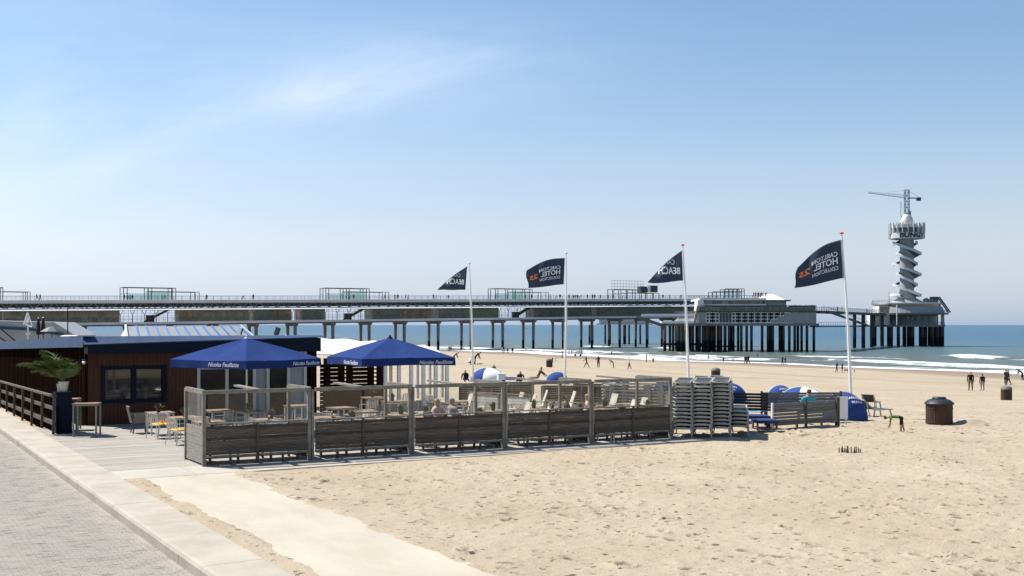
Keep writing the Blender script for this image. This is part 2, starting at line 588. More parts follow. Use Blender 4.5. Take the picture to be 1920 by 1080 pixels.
# ---- sand
def sand_material():
    m = bpy.data.materials.new('beach_sand')
    m.use_nodes = True
    t = m.node_tree
    b = t.nodes['Principled BSDF']
    b.inputs['Specular IOR Level'].default_value = 0.1
    tcn = nd(t, 'ShaderNodeTexCoord')
    ob = tcn.outputs['Object']
    n1 = nd(t, 'ShaderNodeTexNoise')
    n1.inputs['Scale'].default_value = 0.35
    n1.inputs['Detail'].default_value = 7
    t.links.new(ob, n1.inputs['Vector'])
    n2 = nd(t, 'ShaderNodeTexNoise')
    n2.inputs['Scale'].default_value = 9
    n2.inputs['Detail'].default_value = 8
    n2.inputs['Roughness'].default_value = 0.7
    t.links.new(ob, n2.inputs['Vector'])
    r1 = nd(t, 'ShaderNodeMapRange')
    r1.inputs[1].default_value = 0.3
    r1.inputs[2].default_value = 0.7
    t.links.new(n1.outputs[0], r1.inputs[0])
    r2 = nd(t, 'ShaderNodeMapRange')
    r2.inputs[1].default_value = 0.25
    r2.inputs[2].default_value = 0.75
    t.links.new(n2.outputs[0], r2.inputs[0])
    c = mixc(t, r1.outputs[0], (0.362, 0.300, 0.222), (0.414, 0.349, 0.268))
    c = mixc(t, r2.outputs[0], mixc(t, 1.0, c, (0.88, 0.87, 0.85), 'MULTIPLY'), c)
    # scattered crumbs and small kicked holes with their shade painted in as dark spots, of uneven size and outline
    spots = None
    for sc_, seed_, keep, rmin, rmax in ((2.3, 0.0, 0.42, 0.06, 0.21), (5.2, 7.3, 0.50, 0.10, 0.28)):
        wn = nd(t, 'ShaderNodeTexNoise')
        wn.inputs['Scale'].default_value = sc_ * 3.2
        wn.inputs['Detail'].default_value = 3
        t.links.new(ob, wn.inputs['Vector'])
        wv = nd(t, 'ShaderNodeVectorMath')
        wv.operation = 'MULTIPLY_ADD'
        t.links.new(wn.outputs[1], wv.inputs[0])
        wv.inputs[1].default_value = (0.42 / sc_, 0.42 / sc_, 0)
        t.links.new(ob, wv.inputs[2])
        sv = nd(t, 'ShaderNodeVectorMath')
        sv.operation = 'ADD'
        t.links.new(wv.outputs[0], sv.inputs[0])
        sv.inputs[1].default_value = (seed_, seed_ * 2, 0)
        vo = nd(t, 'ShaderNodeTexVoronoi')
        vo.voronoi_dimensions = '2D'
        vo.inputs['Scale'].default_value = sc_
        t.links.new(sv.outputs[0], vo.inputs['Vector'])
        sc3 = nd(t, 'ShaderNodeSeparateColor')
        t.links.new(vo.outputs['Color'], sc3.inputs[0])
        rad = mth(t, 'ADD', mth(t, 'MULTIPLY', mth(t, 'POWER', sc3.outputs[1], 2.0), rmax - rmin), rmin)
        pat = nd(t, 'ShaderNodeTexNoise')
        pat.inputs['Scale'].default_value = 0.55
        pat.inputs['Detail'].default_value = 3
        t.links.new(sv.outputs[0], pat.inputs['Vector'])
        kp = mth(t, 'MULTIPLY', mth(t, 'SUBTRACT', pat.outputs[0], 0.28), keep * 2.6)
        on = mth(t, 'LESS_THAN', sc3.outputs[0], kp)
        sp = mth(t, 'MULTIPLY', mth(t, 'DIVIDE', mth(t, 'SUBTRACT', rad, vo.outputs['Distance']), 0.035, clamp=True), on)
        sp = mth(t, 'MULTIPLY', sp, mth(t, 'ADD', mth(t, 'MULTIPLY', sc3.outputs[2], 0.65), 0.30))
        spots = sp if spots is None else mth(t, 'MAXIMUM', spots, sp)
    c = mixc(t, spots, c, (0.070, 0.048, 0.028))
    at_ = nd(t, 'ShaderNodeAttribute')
    at_.attribute_name = 'pit_shade'
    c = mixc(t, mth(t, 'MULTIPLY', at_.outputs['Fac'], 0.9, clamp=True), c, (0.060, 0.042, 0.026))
    # streaks of coarser grey shell sand across the open beach, wet sand by the water
    sx = nd(t, 'ShaderNodeSeparateXYZ')
    t.links.new(ob, sx.inputs[0])
    mp = nd(t, 'ShaderNodeMapping')
    mp.inputs['Scale'].default_value = (0.16, 0.012, 1)
    t.links.new(ob, mp.inputs[0])
    n3 = nd(t, 'ShaderNodeTexNoise')
    n3.inputs['Scale'].default_value = 1.0
    n3.inputs['Detail'].default_value = 8
    n3.inputs['Roughness'].default_value = 0.65
    t.links.new(mp.outputs[0], n3.inputs['Vector'])
    far = nd(t, 'ShaderNodeMapRange')
    far.inputs[1].default_value = 55
    far.inputs[2].default_value = 80
    t.links.new(sx.outputs[0], far.inputs[0])
    st = nd(t, 'ShaderNodeMapRange')
    st.inputs[1].default_value = 0.45
    st.inputs[2].default_value = 0.68
    t.links.new(n3.outputs[0], st.inputs[0])
    c = mixc(t, mth(t, 'MULTIPLY', mth(t, 'MULTIPLY', st.outputs[0], far.outputs[0]), 0.75), c, (0.225, 0.192, 0.150))
    wet = nd(t, 'ShaderNodeAttribute')
    wet.attribute_name = 'wet'
    wv = mth(t, 'ADD', wet.outputs['Fac'], mth(t, 'MULTIPLY', mth(t, 'SUBTRACT', n3.outputs[0], 0.5), 0.9))
    wr = nd(t, 'ShaderNodeMapRange')
    wr.inputs[1].default_value = 0.15
    wr.inputs[2].default_value = 0.75
    t.links.new(wv, wr.inputs[0])
    c = mixc(t, mth(t, 'MULTIPLY', wr.outputs[0], 0.85), c, (0.190, 0.138, 0.094))
    t.links.new(c, b.inputs['Base Color'])
    ro = nd(t, 'ShaderNodeMapRange')
    ro.inputs[3].default_value = 0.95
    ro.inputs[4].default_value = 0.45
    t.links.new(wr.outputs[0], ro.inputs[0])
    t.links.new(ro.outputs[0], b.inputs['Roughness'])
    n4 = nd(t, 'ShaderNodeTexNoise')
    n4.inputs['Scale'].default_value = 20
    n4.inputs['Detail'].default_value = 6
    n4.inputs['Roughness'].default_value = 0.65
    t.links.new(ob, n4.inputs['Vector'])
    bp = nd(t, 'ShaderNodeBump')
    bp.inputs['Distance'].default_value = 0.05
    t.links.new(mth(t, 'SUBTRACT', 0.75, mth(t, 'MULTIPLY', wr.outputs[0], 0.6)), bp.inputs['Strength'])
    t.links.new(mth(t, 'SUBTRACT', n4.outputs[0], mth(t, 'MULTIPLY', spots, 0.6)), bp.inputs['Height'])
    t.links.new(bp.outputs[0], b.inputs['Normal'])
    return m


TER = dict(a0=5.33, a1=24.2, b0=27.7, b1=43.0)      # the timber and flag terrace
BIN = GR(1761, 797)
BINA = AB(BIN.x, BIN.y)


def build_sand():
    Av = tsteps((-420, -40, 30, 6), (-40, 4, 6, 0.5), (4, 5, .2, .05), (5, 27, 0.042, 0.042), (27, 60, 0.045, 0.28), (60, 190, 0.3, 0.9), (190, 330, 2, 20))
    Bv = tsteps((-160, 4, 12, 0.3), (4, 7, .15, .045), (7, 28, 0.042, 0.042), (28, 60, 0.045, 0.35), (60, 200, 0.4, 1.5), (200, 420, 1.5, 4), (420, 1600, 5, 60))
    A2, B2 = np.meshgrid(Av, Bv, indexing='ij')
    Z = base_z(A2, B2)
    t = A2 - (shore(B2) - 171)
    dry = np.clip((160 - t) / 25, 0, 1)
    near = np.clip((75 - np.hypot(A2 - 10, B2 - 10)) / 30, 0, 1)
    h = 0.08 * lattice_noise(A2 / 2.6, B2 / 2.6, 1) + 0.035 * lattice_noise(A2 / 0.8, B2 / 0.8, 2) * near
    h += near * (0.024 * lattice_noise(A2 / 0.33, B2 / 0.33, 3) + 0.026 * lattice_noise(A2 / 0.16, B2 / 0.16, 4))
    h += (1 - near) * 0.12 * lattice_noise(A2 / 3.0, B2 / 7.0, 5)
    # keep the strips beside paving calm and level
    def calm(a0, a1, b0, b1, w):
        da = np.maximum(np.maximum(a0 - A2, A2 - a1), 0)
        db = np.maximum(np.maximum(b0 - B2, B2 - b1), 0)
        return np.clip(np.hypot(da, db) / w, 0, 1)
    k = calm(-200, 6.0, -80, 90, 0.5) * calm(6.4, 7.7, -80, 28, 1.0) * calm(TER['a0'], TER['a1'], TER['b0'], 75, 1.0)
    Z = Z + (h * dry) * (0.22 + 0.78 * k) - 0.006 * (1 - k)
    # drifts lapping over the two edges of the half buried path
    din = np.minimum(A2 - 6.02, 8.1 - A2)
    u_ = np.clip((din + 0.15) / 0.6, 0, 1)
    dr = 0.014 - 0.10 * u_ * u_ * (3 - 2 * u_) + 0.045 * lattice_noise(A2 / .5, B2 / 1.1, 41) + 0.018 * lattice_noise(A2 / .17, B2 / .3, 42)
    mk = np.clip((din + 0.9) / .6, 0, 1) * (B2 < 27.75) * (A2 > 5.31)
    Z = Z * (1 - mk) + (GZ + dr + h * .25) * mk
    # below paving the ground drops away so that nothing pokes through
    inside = (A2 < 5.2) | ((A2 > TER['a0'] + .2) & (A2 < TER['a1'] - .3) & (B2 > TER['b0'] + .25) & (B2 < 72))
    inside |= (A2 > 6.8) & (A2 < 7.3) & (B2 < 28)
    Z = np.where(inside, np.minimum(Z, GZ - 0.12), Z)
    pit_shade = np.zeros_like(Z)
    wet = np.clip((t - 128) / 32, 0, 1)
    # heap beside the big bin
    for (da, db, r, hh) in ((0.95, -0.62, 0.50, 0.20), (1.35, -0.85, 0.42, 0.17), (0.4, -0.8, 0.4, 0.10)):
        Z += hh * np.exp(-((A2 - BINA[0] - da) ** 2 + (B2 - BINA[1] - db) ** 2) / (r * r))
    # scuffed footprints: steep little pits with a rim, some darkened with painted shade
    rs = np.random.RandomState(11)
    n = 0
    while n < 19000:
        a = rs.uniform(5.3, 62)
        b = rs.uniform(4, 75)
        n += 1
        if rs.rand() > 1.15 - math.hypot(a - 8, b - 8) / 75:
            continue
        if lattice_noise(np.array([a / 2.2]), np.array([b / 2.2]), 9)[0] < rs.uniform(-0.45, 0.25):
            continue
        if (6.0 < a < 8.15 and b < 28) or (TER['a0'] < a < TER['a1'] + .3 and TER['b0'] - .1 < b < 60) or a < 5.35:
            continue
        big = rs.rand()
        r0 = 0.045 + 0.055 * big ** 4
        if math.hypot(a, b) > 38:
            r0 *= 1.6
        el = rs.uniform(1.0, 2.0)
        th = rs.uniform(0, math.pi)
        dp = rs.uniform(0.012, 0.042) * (0.6 + big * .9)
        i0, i1 = np.searchsorted(Av, [a - 3.4 * r0, a + 3.4 * r0])
        j0, j1 = np.searchsorted(Bv, [b - 3.4 * r0, b + 3.4 * r0])
        if i1 - i0 < 2 or j1 - j0 < 2:
            continue
        da = A2[i0:i1, j0:j1] - a
        db = B2[i0:i1, j0:j1] - b
        p = (da * math.cos(th) + db * math.sin(th)) / el
        q = -da * math.sin(th) + db * math.cos(th)
        d2 = (p * p + q * q) / (r0 * r0)
        Z[i0:i1, j0:j1] += -dp * np.exp(-d2 ** 2) + dp * 0.75 * np.exp(-((np.sqrt(d2) - 1.5) ** 2) * 5)
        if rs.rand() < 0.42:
            pit_shade[i0:i1, j0:j1] = np.maximum(pit_shade[i0:i1, j0:j1], rs.uniform(.35, 1.0) * np.exp(-(d2 * 0.9) ** 2))
    o = np_grid('beach_sand', Av, Bv, Z, sand_material(), attr=dict(pit_shade=pit_shade, wet=wet))
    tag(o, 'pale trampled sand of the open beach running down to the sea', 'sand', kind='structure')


build_sand()


# ---- sea
def sea_material():
    m = bpy.data.materials.new('sea_water')
    m.use_nodes = True
    t = m.node_tree
    b = t.nodes['Principled BSDF']
    tcn = nd(t, 'ShaderNodeTexCoord')
    ob = tcn.outputs['Object']
    sx = nd(t, 'ShaderNodeSeparateXYZ')
    t.links.new(ob, sx.inputs[0])
    off = nd(t, 'ShaderNodeAttribute')
    off.attribute_name = 'offshore'
    d = off.outputs['Fac']
    n0 = nd(t, 'ShaderNodeTexNoise')
    mp0 = nd(t, 'ShaderNodeMapping')
    mp0.inputs['Scale'].default_value = (0.03, 0.006, 1)
    t.links.new(ob, mp0.inputs[0])
    t.links.new(mp0.outputs[0], n0.inputs['Vector'])
    n0.inputs['Detail'].default_value = 6
    dd = mth(t, 'ADD', d, mth(t, 'MULTIPLY', mth(t, 'SUBTRACT', n0.outputs[0], 0.5), 90))
    r = nd(t, 'ShaderNodeValToRGB')
    r.color_ramp.elements[0].position = 0.0
    r.color_ramp.elements[0].color = (0.088, 0.090, 0.062, 1)
    r.color_ramp.elements[1].position = 1.0
    r.color_ramp.elements[1].color = (0.034, 0.092, 0.148, 1)
    for p_, c_ in ((0.12, (0.082, 0.094, 0.074)), (0.32, (0.066, 0.110, 0.118)), (0.6, (0.052, 0.110, 0.152))):
        e = r.color_ramp.elements.new(p_)
        e.color = c_ + (1,)
    t.links.new(mth(t, 'DIVIDE', dd, 420, clamp=True), r.inputs[0])
    # patches of wind ruffle
    c = mixc(t, mth(t, 'MULTIPLY', mth(t, 'SUBTRACT', n0.outputs[0], 0.35, clamp=True), 1.4, clamp=True), r.outputs[0], (0.062, 0.122, 0.148))
    # foam: the wash on the sand, torn bands behind it, a breaker further out
    mpf = nd(t, 'ShaderNodeMapping')
    mpf.inputs['Scale'].default_value = (0.26, 0.075, 1)
    t.links.new(ob, mpf.inputs[0])
    nf = nd(t, 'ShaderNodeTexNoise')
    nf.inputs['Scale'].default_value = 1.0
    nf.inputs['Detail'].default_value = 9
    nf.inputs['Roughness'].default_value = 0.66
    nf.inputs['Distortion'].default_value = 0.7
    t.links.new(mpf.outputs[0], nf.inputs['Vector'])
    mpb = nd(t, 'ShaderNodeMapping')
    mpb.inputs['Scale'].default_value = (0.02, 0.014, 1)
    t.links.new(ob, mpb.inputs[0])
    nb = nd(t, 'ShaderNodeTexNoise')
    nb.inputs['Scale'].default_value = 1.0
    nb.inputs['Detail'].default_value = 3
    t.links.new(mpb.outputs[0], nb.inputs['Vector'])

    def band(cen, wid, gain):
        x = mth(t, 'DIVIDE', mth(t, 'SUBTRACT', d, cen), wid)
        return mth(t, 'MULTIPLY', mth(t, 'EXPONENT', mth(t, 'MULTIPLY', mth(t, 'MULTIPLY', x, x), -1.0)), gain)
    f = mth(t, 'ADD', band(0.0, 8.0, 0.52), band(24.0, 12.0, 0.30))
    fa = nd(t, 'ShaderNodeAttribute')
    fa.attribute_name = 'foam'
    f = mth(t, 'ADD', f, mth(t, 'MULTIPLY', fa.outputs['Fac'], 0.40))
    f = mth(t, 'ADD', f, mth(t, 'MULTIPLY', mth(t, 'SUBTRACT', nb.outputs[0], 0.5), band(16, 30, 1.8)))
    f = mth(t, 'ADD', f, mth(t, 'MULTIPLY', mth(t, 'SUBTRACT', nf.outputs[0], 0.5), 2.3))
    fm = nd(t, 'ShaderNodeMapRange')
    fm.inputs[1].default_value = 0.30
    fm.inputs[2].default_value = 0.48
    t.links.new(f, fm.inputs[0])
    lim = nd(t, 'ShaderNodeMapRange')
    lim.inputs[1].default_value = 130
    lim.inputs[2].default_value = 90
    t.links.new(d, lim.inputs[0])
    fo = mth(t, 'MULTIPLY', fm.outputs[0], lim.outputs[0])
    c = mixc(t, fo, c, (0.62, 0.635, 0.65))
    t.links.new(c, b.inputs['Base Color'])
    t.links.new(mth(t, 'ADD', mth(t, 'MULTIPLY', fo, 0.5), 0.32), b.inputs['Roughness'])
    b.inputs['IOR'].default_value = 1.33
    b.inputs['Specular IOR Level'].default_value = 0.35
    mw = nd(t, 'ShaderNodeMapping')
    mw.inputs['Scale'].default_value = (0.55, 0.22, 1)
    t.links.new(ob, mw.inputs[0])
    nw = nd(t, 'ShaderNodeTexNoise')
    nw.inputs['Scale'].default_value = 1.0
    nw.inputs['Detail'].default_value = 8
    nw.inputs['Roughness'].default_value = 0.6
    t.links.new(mw.outputs[0], nw.inputs['Vector'])
    bp = nd(t, 'ShaderNodeBump')
    bp.inputs['Strength'].default_value = 0.9
    bp.inputs['Distance'].default_value = 1.3
    t.links.new(nw.outputs[0], bp.inputs['Height'])
    t.links.new(bp.outputs[0], b.inputs['Normal'])
    return m


def build_sea():
    Av = tsteps((30, 150, 20, 2), (150, 215, 0.7, 1.0), (215, 300, 1.0, 3), (300, 800, 4, 40), (800, 40000, 60, 6000))
    Bv = tsteps((-40000, -600, 5000, 120), (-600, 40, 100, 3), (40, 330, 1.6, 2.0), (330, 1200, 3, 40), (1200, 40000, 60, 6000))
    A2, B2 = np.meshgrid(Av, Bv, indexing='ij')
    d = A2 - shore(np.clip(B2, -300, 1300))
    Z = np.zeros_like(A2)
    w = lattice_noise(A2 / 40 + 3, B2 / 60, 21)
    ph = (d + 16 * w + 5 * lattice_noise(A2 / 9, B2 / 13, 22)) / 21.0 * 2 * math.pi
    amp = 0.30 * np.exp(-((d - 35) / 55.0) ** 2) * np.clip(d / 10, 0, 1)
    Z += amp * (np.maximum(0, np.sin(ph)) ** 2 - 0.2)
    Z += 0.16 * lattice_noise(A2 / 5, B2 / 11, 23) * np.clip((600 - d) / 300, 0, 1) * np.clip(d / 20, 0, 1)
    foam = np.clip(np.maximum(0, np.sin(ph)) ** 3 * np.exp(-((d - 14) / 26.0) ** 2), 0, 1) * 0.8
    # breakers curling well off the beach on the right, and two small ones before the pier
    for (a0, b0, la, lb, hh) in ((245, 186, 2.6, 13, 0.85), (238, 158, 2.6, 11, 0.8), (205, 172, 2.0, 30, 0.4),
                                 (252, 318, 2.2, 9, 0.5), (246, 352, 2.2, 12, 0.5), (222, 205, 2.0, 20, 0.35)):
        wob = 3.0 * lattice_noise(B2 / 9, A2 * 0 + a0, 24)
        g = np.exp(-((A2 - a0 - wob) / la) ** 2 - ((B2 - b0) / lb) ** 2)
        Z += hh * g
        foam = np.maximum(foam, 1.6 * np.exp(-((A2 - a0 - wob + 0.8) / (la * 1.3)) ** 2 - ((B2 - b0) / (lb * .9)) ** 2))
    o = np_grid('sea', Av, Bv, Z, sea_material(), attr=dict(offshore=np.clip(d, -200, 5000), foam=foam))
    tag(o, 'blue green sea with white surf breaking along the beach', 'sea', kind='structure')


build_sea()


# ---- promenade of small setts, its stone edging, the sandy path and the terrace deck
def sett_material():
    m = bpy.data.materials.new('stone_setts')
    m.use_nodes = True
    t = m.node_tree
    b = t.nodes['Principled BSDF']
    tcn = nd(t, 'ShaderNodeTexCoord')
    ob = tcn.outputs['Object']
    nz = nd(t, 'ShaderNodeTexNoise')
    nz.inputs['Scale'].default_value = 3.0
    nz.inputs['Detail'].default_value = 3
    t.links.new(ob, nz.inputs['Vector'])
    wv = nd(t, 'ShaderNodeVectorMath')
    wv.operation = 'MULTIPLY_ADD'
    t.links.new(nz.outputs[1], wv.inputs[0])
    wv.inputs[1].default_value = (0.06, 0.06, 0)
    t.links.new(ob, wv.inputs[2])
    br = nd(t, 'ShaderNodeTexBrick')
    br.inputs['Scale'].default_value = 1.0
    br.inputs['Brick Width'].default_value = 0.19
    br.inputs['Row Height'].default_value = 0.105
    br.inputs['Mortar Size'].default_value = 0.009
    br.inputs['Mortar Smooth'].default_value = 0.6
    br.inputs['Bias'].default_value = 0.0
    br.inputs['Color1'].default_value = (0.195, 0.180, 0.162, 1)
    br.inputs['Color2'].default_value = (0.235, 0.218, 0.196, 1)
    br.inputs['Mortar'].default_value = (0.27, 0.24, 0.195, 1)
    t.links.new(wv.outputs[0], br.inputs['Vector'])
    n1 = nd(t, 'ShaderNodeTexNoise')
    n1.inputs['Scale'].default_value = 0.5
    n1.inputs['Detail'].default_value = 8
    n1.inputs['Roughness'].default_value = 0.68
    t.links.new(ob, n1.inputs['Vector'])
    r1 = nd(t, 'ShaderNodeMapRange')
    r1.inputs[1].default_value = 0.35
    r1.inputs[2].default_value = 0.75
    t.links.new(n1.outputs[0], r1.inputs[0])
    sx = nd(t, 'ShaderNodeSeparateXYZ')
    t.links.new(ob, sx.inputs[0])
    # blown sand lies thickest by the edging
    ed = nd(t, 'ShaderNodeMapRange')
    ed.inputs[1].default_value = 2.2
    ed.inputs[2].default_value = 4.35
    t.links.new(sx.outputs[0], ed.inputs[0])
    sand = mth(t, 'ADD', mth(t, 'MULTIPLY', r1.outputs[0], 0.60), mth(t, 'MULTIPLY', mth(t, 'POWER', ed.outputs[0], 6.0), 0.6), clamp=True)
    # open joints without sand: dark dashes
    n5 = nd(t, 'ShaderNodeTexNoise')
    n5.inputs['Scale'].default_value = 2.4
    n5.inputs['Detail'].default_value = 5
    t.links.new(ob, n5.inputs['Vector'])
    dk = nd(t, 'ShaderNodeMapRange')
    dk.inputs[1].default_value = 0.46
    dk.inputs[2].default_value = 0.60
    t.links.new(n5.outputs[0], dk.inputs[0])
    md = nd(t, 'ShaderNodeMapping')
    md.inputs['Scale'].default_value = (2.6, 13.0, 1)
    t.links.new(wv.outputs[0], md.inputs[0])
    n6 = nd(t, 'ShaderNodeTexNoise')
    n6.inputs['Scale'].default_value = 1.0
    n6.inputs['Detail'].default_value = 3
    t.links.new(md.outputs[0], n6.inputs['Vector'])
    da = nd(t, 'ShaderNodeMapRange')
    da.inputs[1].default_value = 0.56
    da.inputs[2].default_value = 0.63
    t.links.new(n6.outputs[0], da.inputs[0])
    da2 = mth(t, 'MULTIPLY', da.outputs[0], mth(t, 'ADD', mth(t, 'MULTIPLY', dk.outputs[0], 0.6), 0.35))
    jo = mth(t, 'MAXIMUM', mth(t, 'MULTIPLY', mth(t, 'MULTIPLY', br.outputs['Fac'], dk.outputs[0]), 0.45), da2)
    c = mixc(t, jo, br.outputs[0], (0.030, 0.025, 0.020))
    c = mixc(t, mth(t, 'MULTIPLY', sand, mth(t, 'SUBTRACT', 1.0, mth(t, 'MULTIPLY', dk.outputs[0], 0.6))), c, (0.305, 0.272, 0.228))
    t.links.new(c, b.inputs['Base Color'])
    b.inputs['Roughness'].default_value = 0.9
    n2 = nd(t, 'ShaderNodeTexNoise')
    n2.inputs['Scale'].default_value = 18
    n2.inputs['Detail'].default_value = 5
    t.links.new(ob, n2.inputs['Vector'])
    hh = mth(t, 'ADD', mth(t, 'MULTIPLY', n2.outputs[0], 0.5), mth(t, 'MULTIPLY', br.outputs['Fac'], -0.7))
    bp = nd(t, 'ShaderNodeBump')
    bp.inputs['Strength'].default_value = 0.8
    bp.inputs['Distance'].default_value = 0.03
    t.links.new(hh, bp.inputs['Height'])
    t.links.new(bp.outputs[0], b.inputs['Normal'])
    return m


mb = MB()
mb.grid(lambda s, t: (-40 + 44.4 * s, -60 + 200 * t, 0), 20, 60)
o = mb.build('promenade', sett_material())
o.location = (0, 0, GZ)
o.rotation_euler = (0, 0, ANG)
tag(o, 'promenade of small grey setts dusted with blown sand', 'pavement', kind='structure')

M['kerb'] = mat('edging_stone', (0.288, 0.254, 0.208), 0.85, col2=(0.375, 0.340, 0.285), vscale=1.1, bump=0.25, bscale=25, detail=8)
mb = MB()
b = -58.0
rk = random.Random(3)
while b < 110:
    L = 1.28
    prof = [(4.34, -0.25), (4.34, 0.145), (4.365, 0.19), (4.42, 0.205), (5.27, 0.215), (5.30, 0.19), (5.30, -0.25)]
    dz = rk.uniform(-.0015, .0015)
    g = 0.003
    vs = [(x + rk.uniform(-.004, .004), b + g, z + dz) for x, z in prof] + [(x, b + L - g, z + dz) for x, z in prof]
    n = len(prof)
    fs = [(i, i + 1, n + i + 1, n + i) for i in range(n - 1)] + [tuple(range(n)), tuple(reversed(range(n, 2 * n)))]
    mb.add(vs, [tuple(reversed(f)) for f in fs])
    b += L
o = mb.build('kerb_slab', M['kerb'])
o.location = (0, 0, GZ)
o.rotation_euler = (0, 0, ANG)
tag(o, 'broad pale stone edging along the promenade', 'kerb', kind='structure')

M['path'] = mat('sandy_concrete', (0.345, 0.303, 0.240), 0.9, col2=(0.420, 0.380, 0.313), vscale=0.9, bump=0.3, bscale=10, detail=9,
                stretch=(1.0, 0.45, 1))
mb = MB()
def pathpt(s, t):
    return (5.85 + 2.42 * s, -30 + 57.7 * t, 0.0)
mb.grid(pathpt, 6, 300)
o = mb.build('sandy_path', M['path'])
o.location = (0, 0, GZ + 0.004)
o.rotation_euler = (0, 0, ANG)
tag(o, 'pale concrete path half buried by sand', 'path', kind='structure')

# front walkway slabs and the terrace planks
M['slab'] = mat('pale_walkway', (0.31, 0.288, 0.25), 0.9, col2=(0.40, 0.372, 0.326), vscale=0.8, bump=0.15, bscale=20, detail=8)
M['deck'] = mat('bleached_decking', island=.12, col=(0.235, 0.214, 0.188), rough=0.85, col2=(0.335, 0.312, 0.28), vscale=1.3, bump=0.2, bscale=25, stretch=(0.5, 6, 1))
mb = MB()
x = TER['a0']
while x < 24.9:
    L = min(2.0, 25.0 - x)
    mb.box((x + L / 2, 28.6, -0.06), (L - 0.012, 1.75, 0.14))
    x += L
o = mb.build('front_walkway', M['slab'])
o.location = (0, 0, GZ - 0.004)
o.rotation_euler = (0, 0, ANG)
tag(o, 'pale slab walkway in front of the fenced terrace', 'walkway', kind='structure')
mb = MB()
for k, y in enumerate(np.arange(29.49, 43.2, 0.145)):
    mb.box((14.79, y + 0.0725, -0.05 + rk.uniform(-.002, .002)), (18.9, 0.138, 0.10))
o = mb.build('terrace_deck', M['deck'])
o.location = (0, 0, GZ + 0.006)
o.rotation_euler = (0, 0, ANG)
tag(o, 'bleached plank deck of the restaurant terrace', 'decking', kind='structure')

# ================================================================== RESTAURANT
def L3(a, b, z):
    return (a, b, z)


def frame_thing(name, label, cat, a, b, z=GZ, group=None, turn=0.0):
    return T(name, label, cat, P(a, b, z), ANG + turn, group)


M['barpane'] = mat('bar_window_glass', (0.020, 0.019, 0.018), 0.12, var=.4, vscale=1.5, spec=0.22)


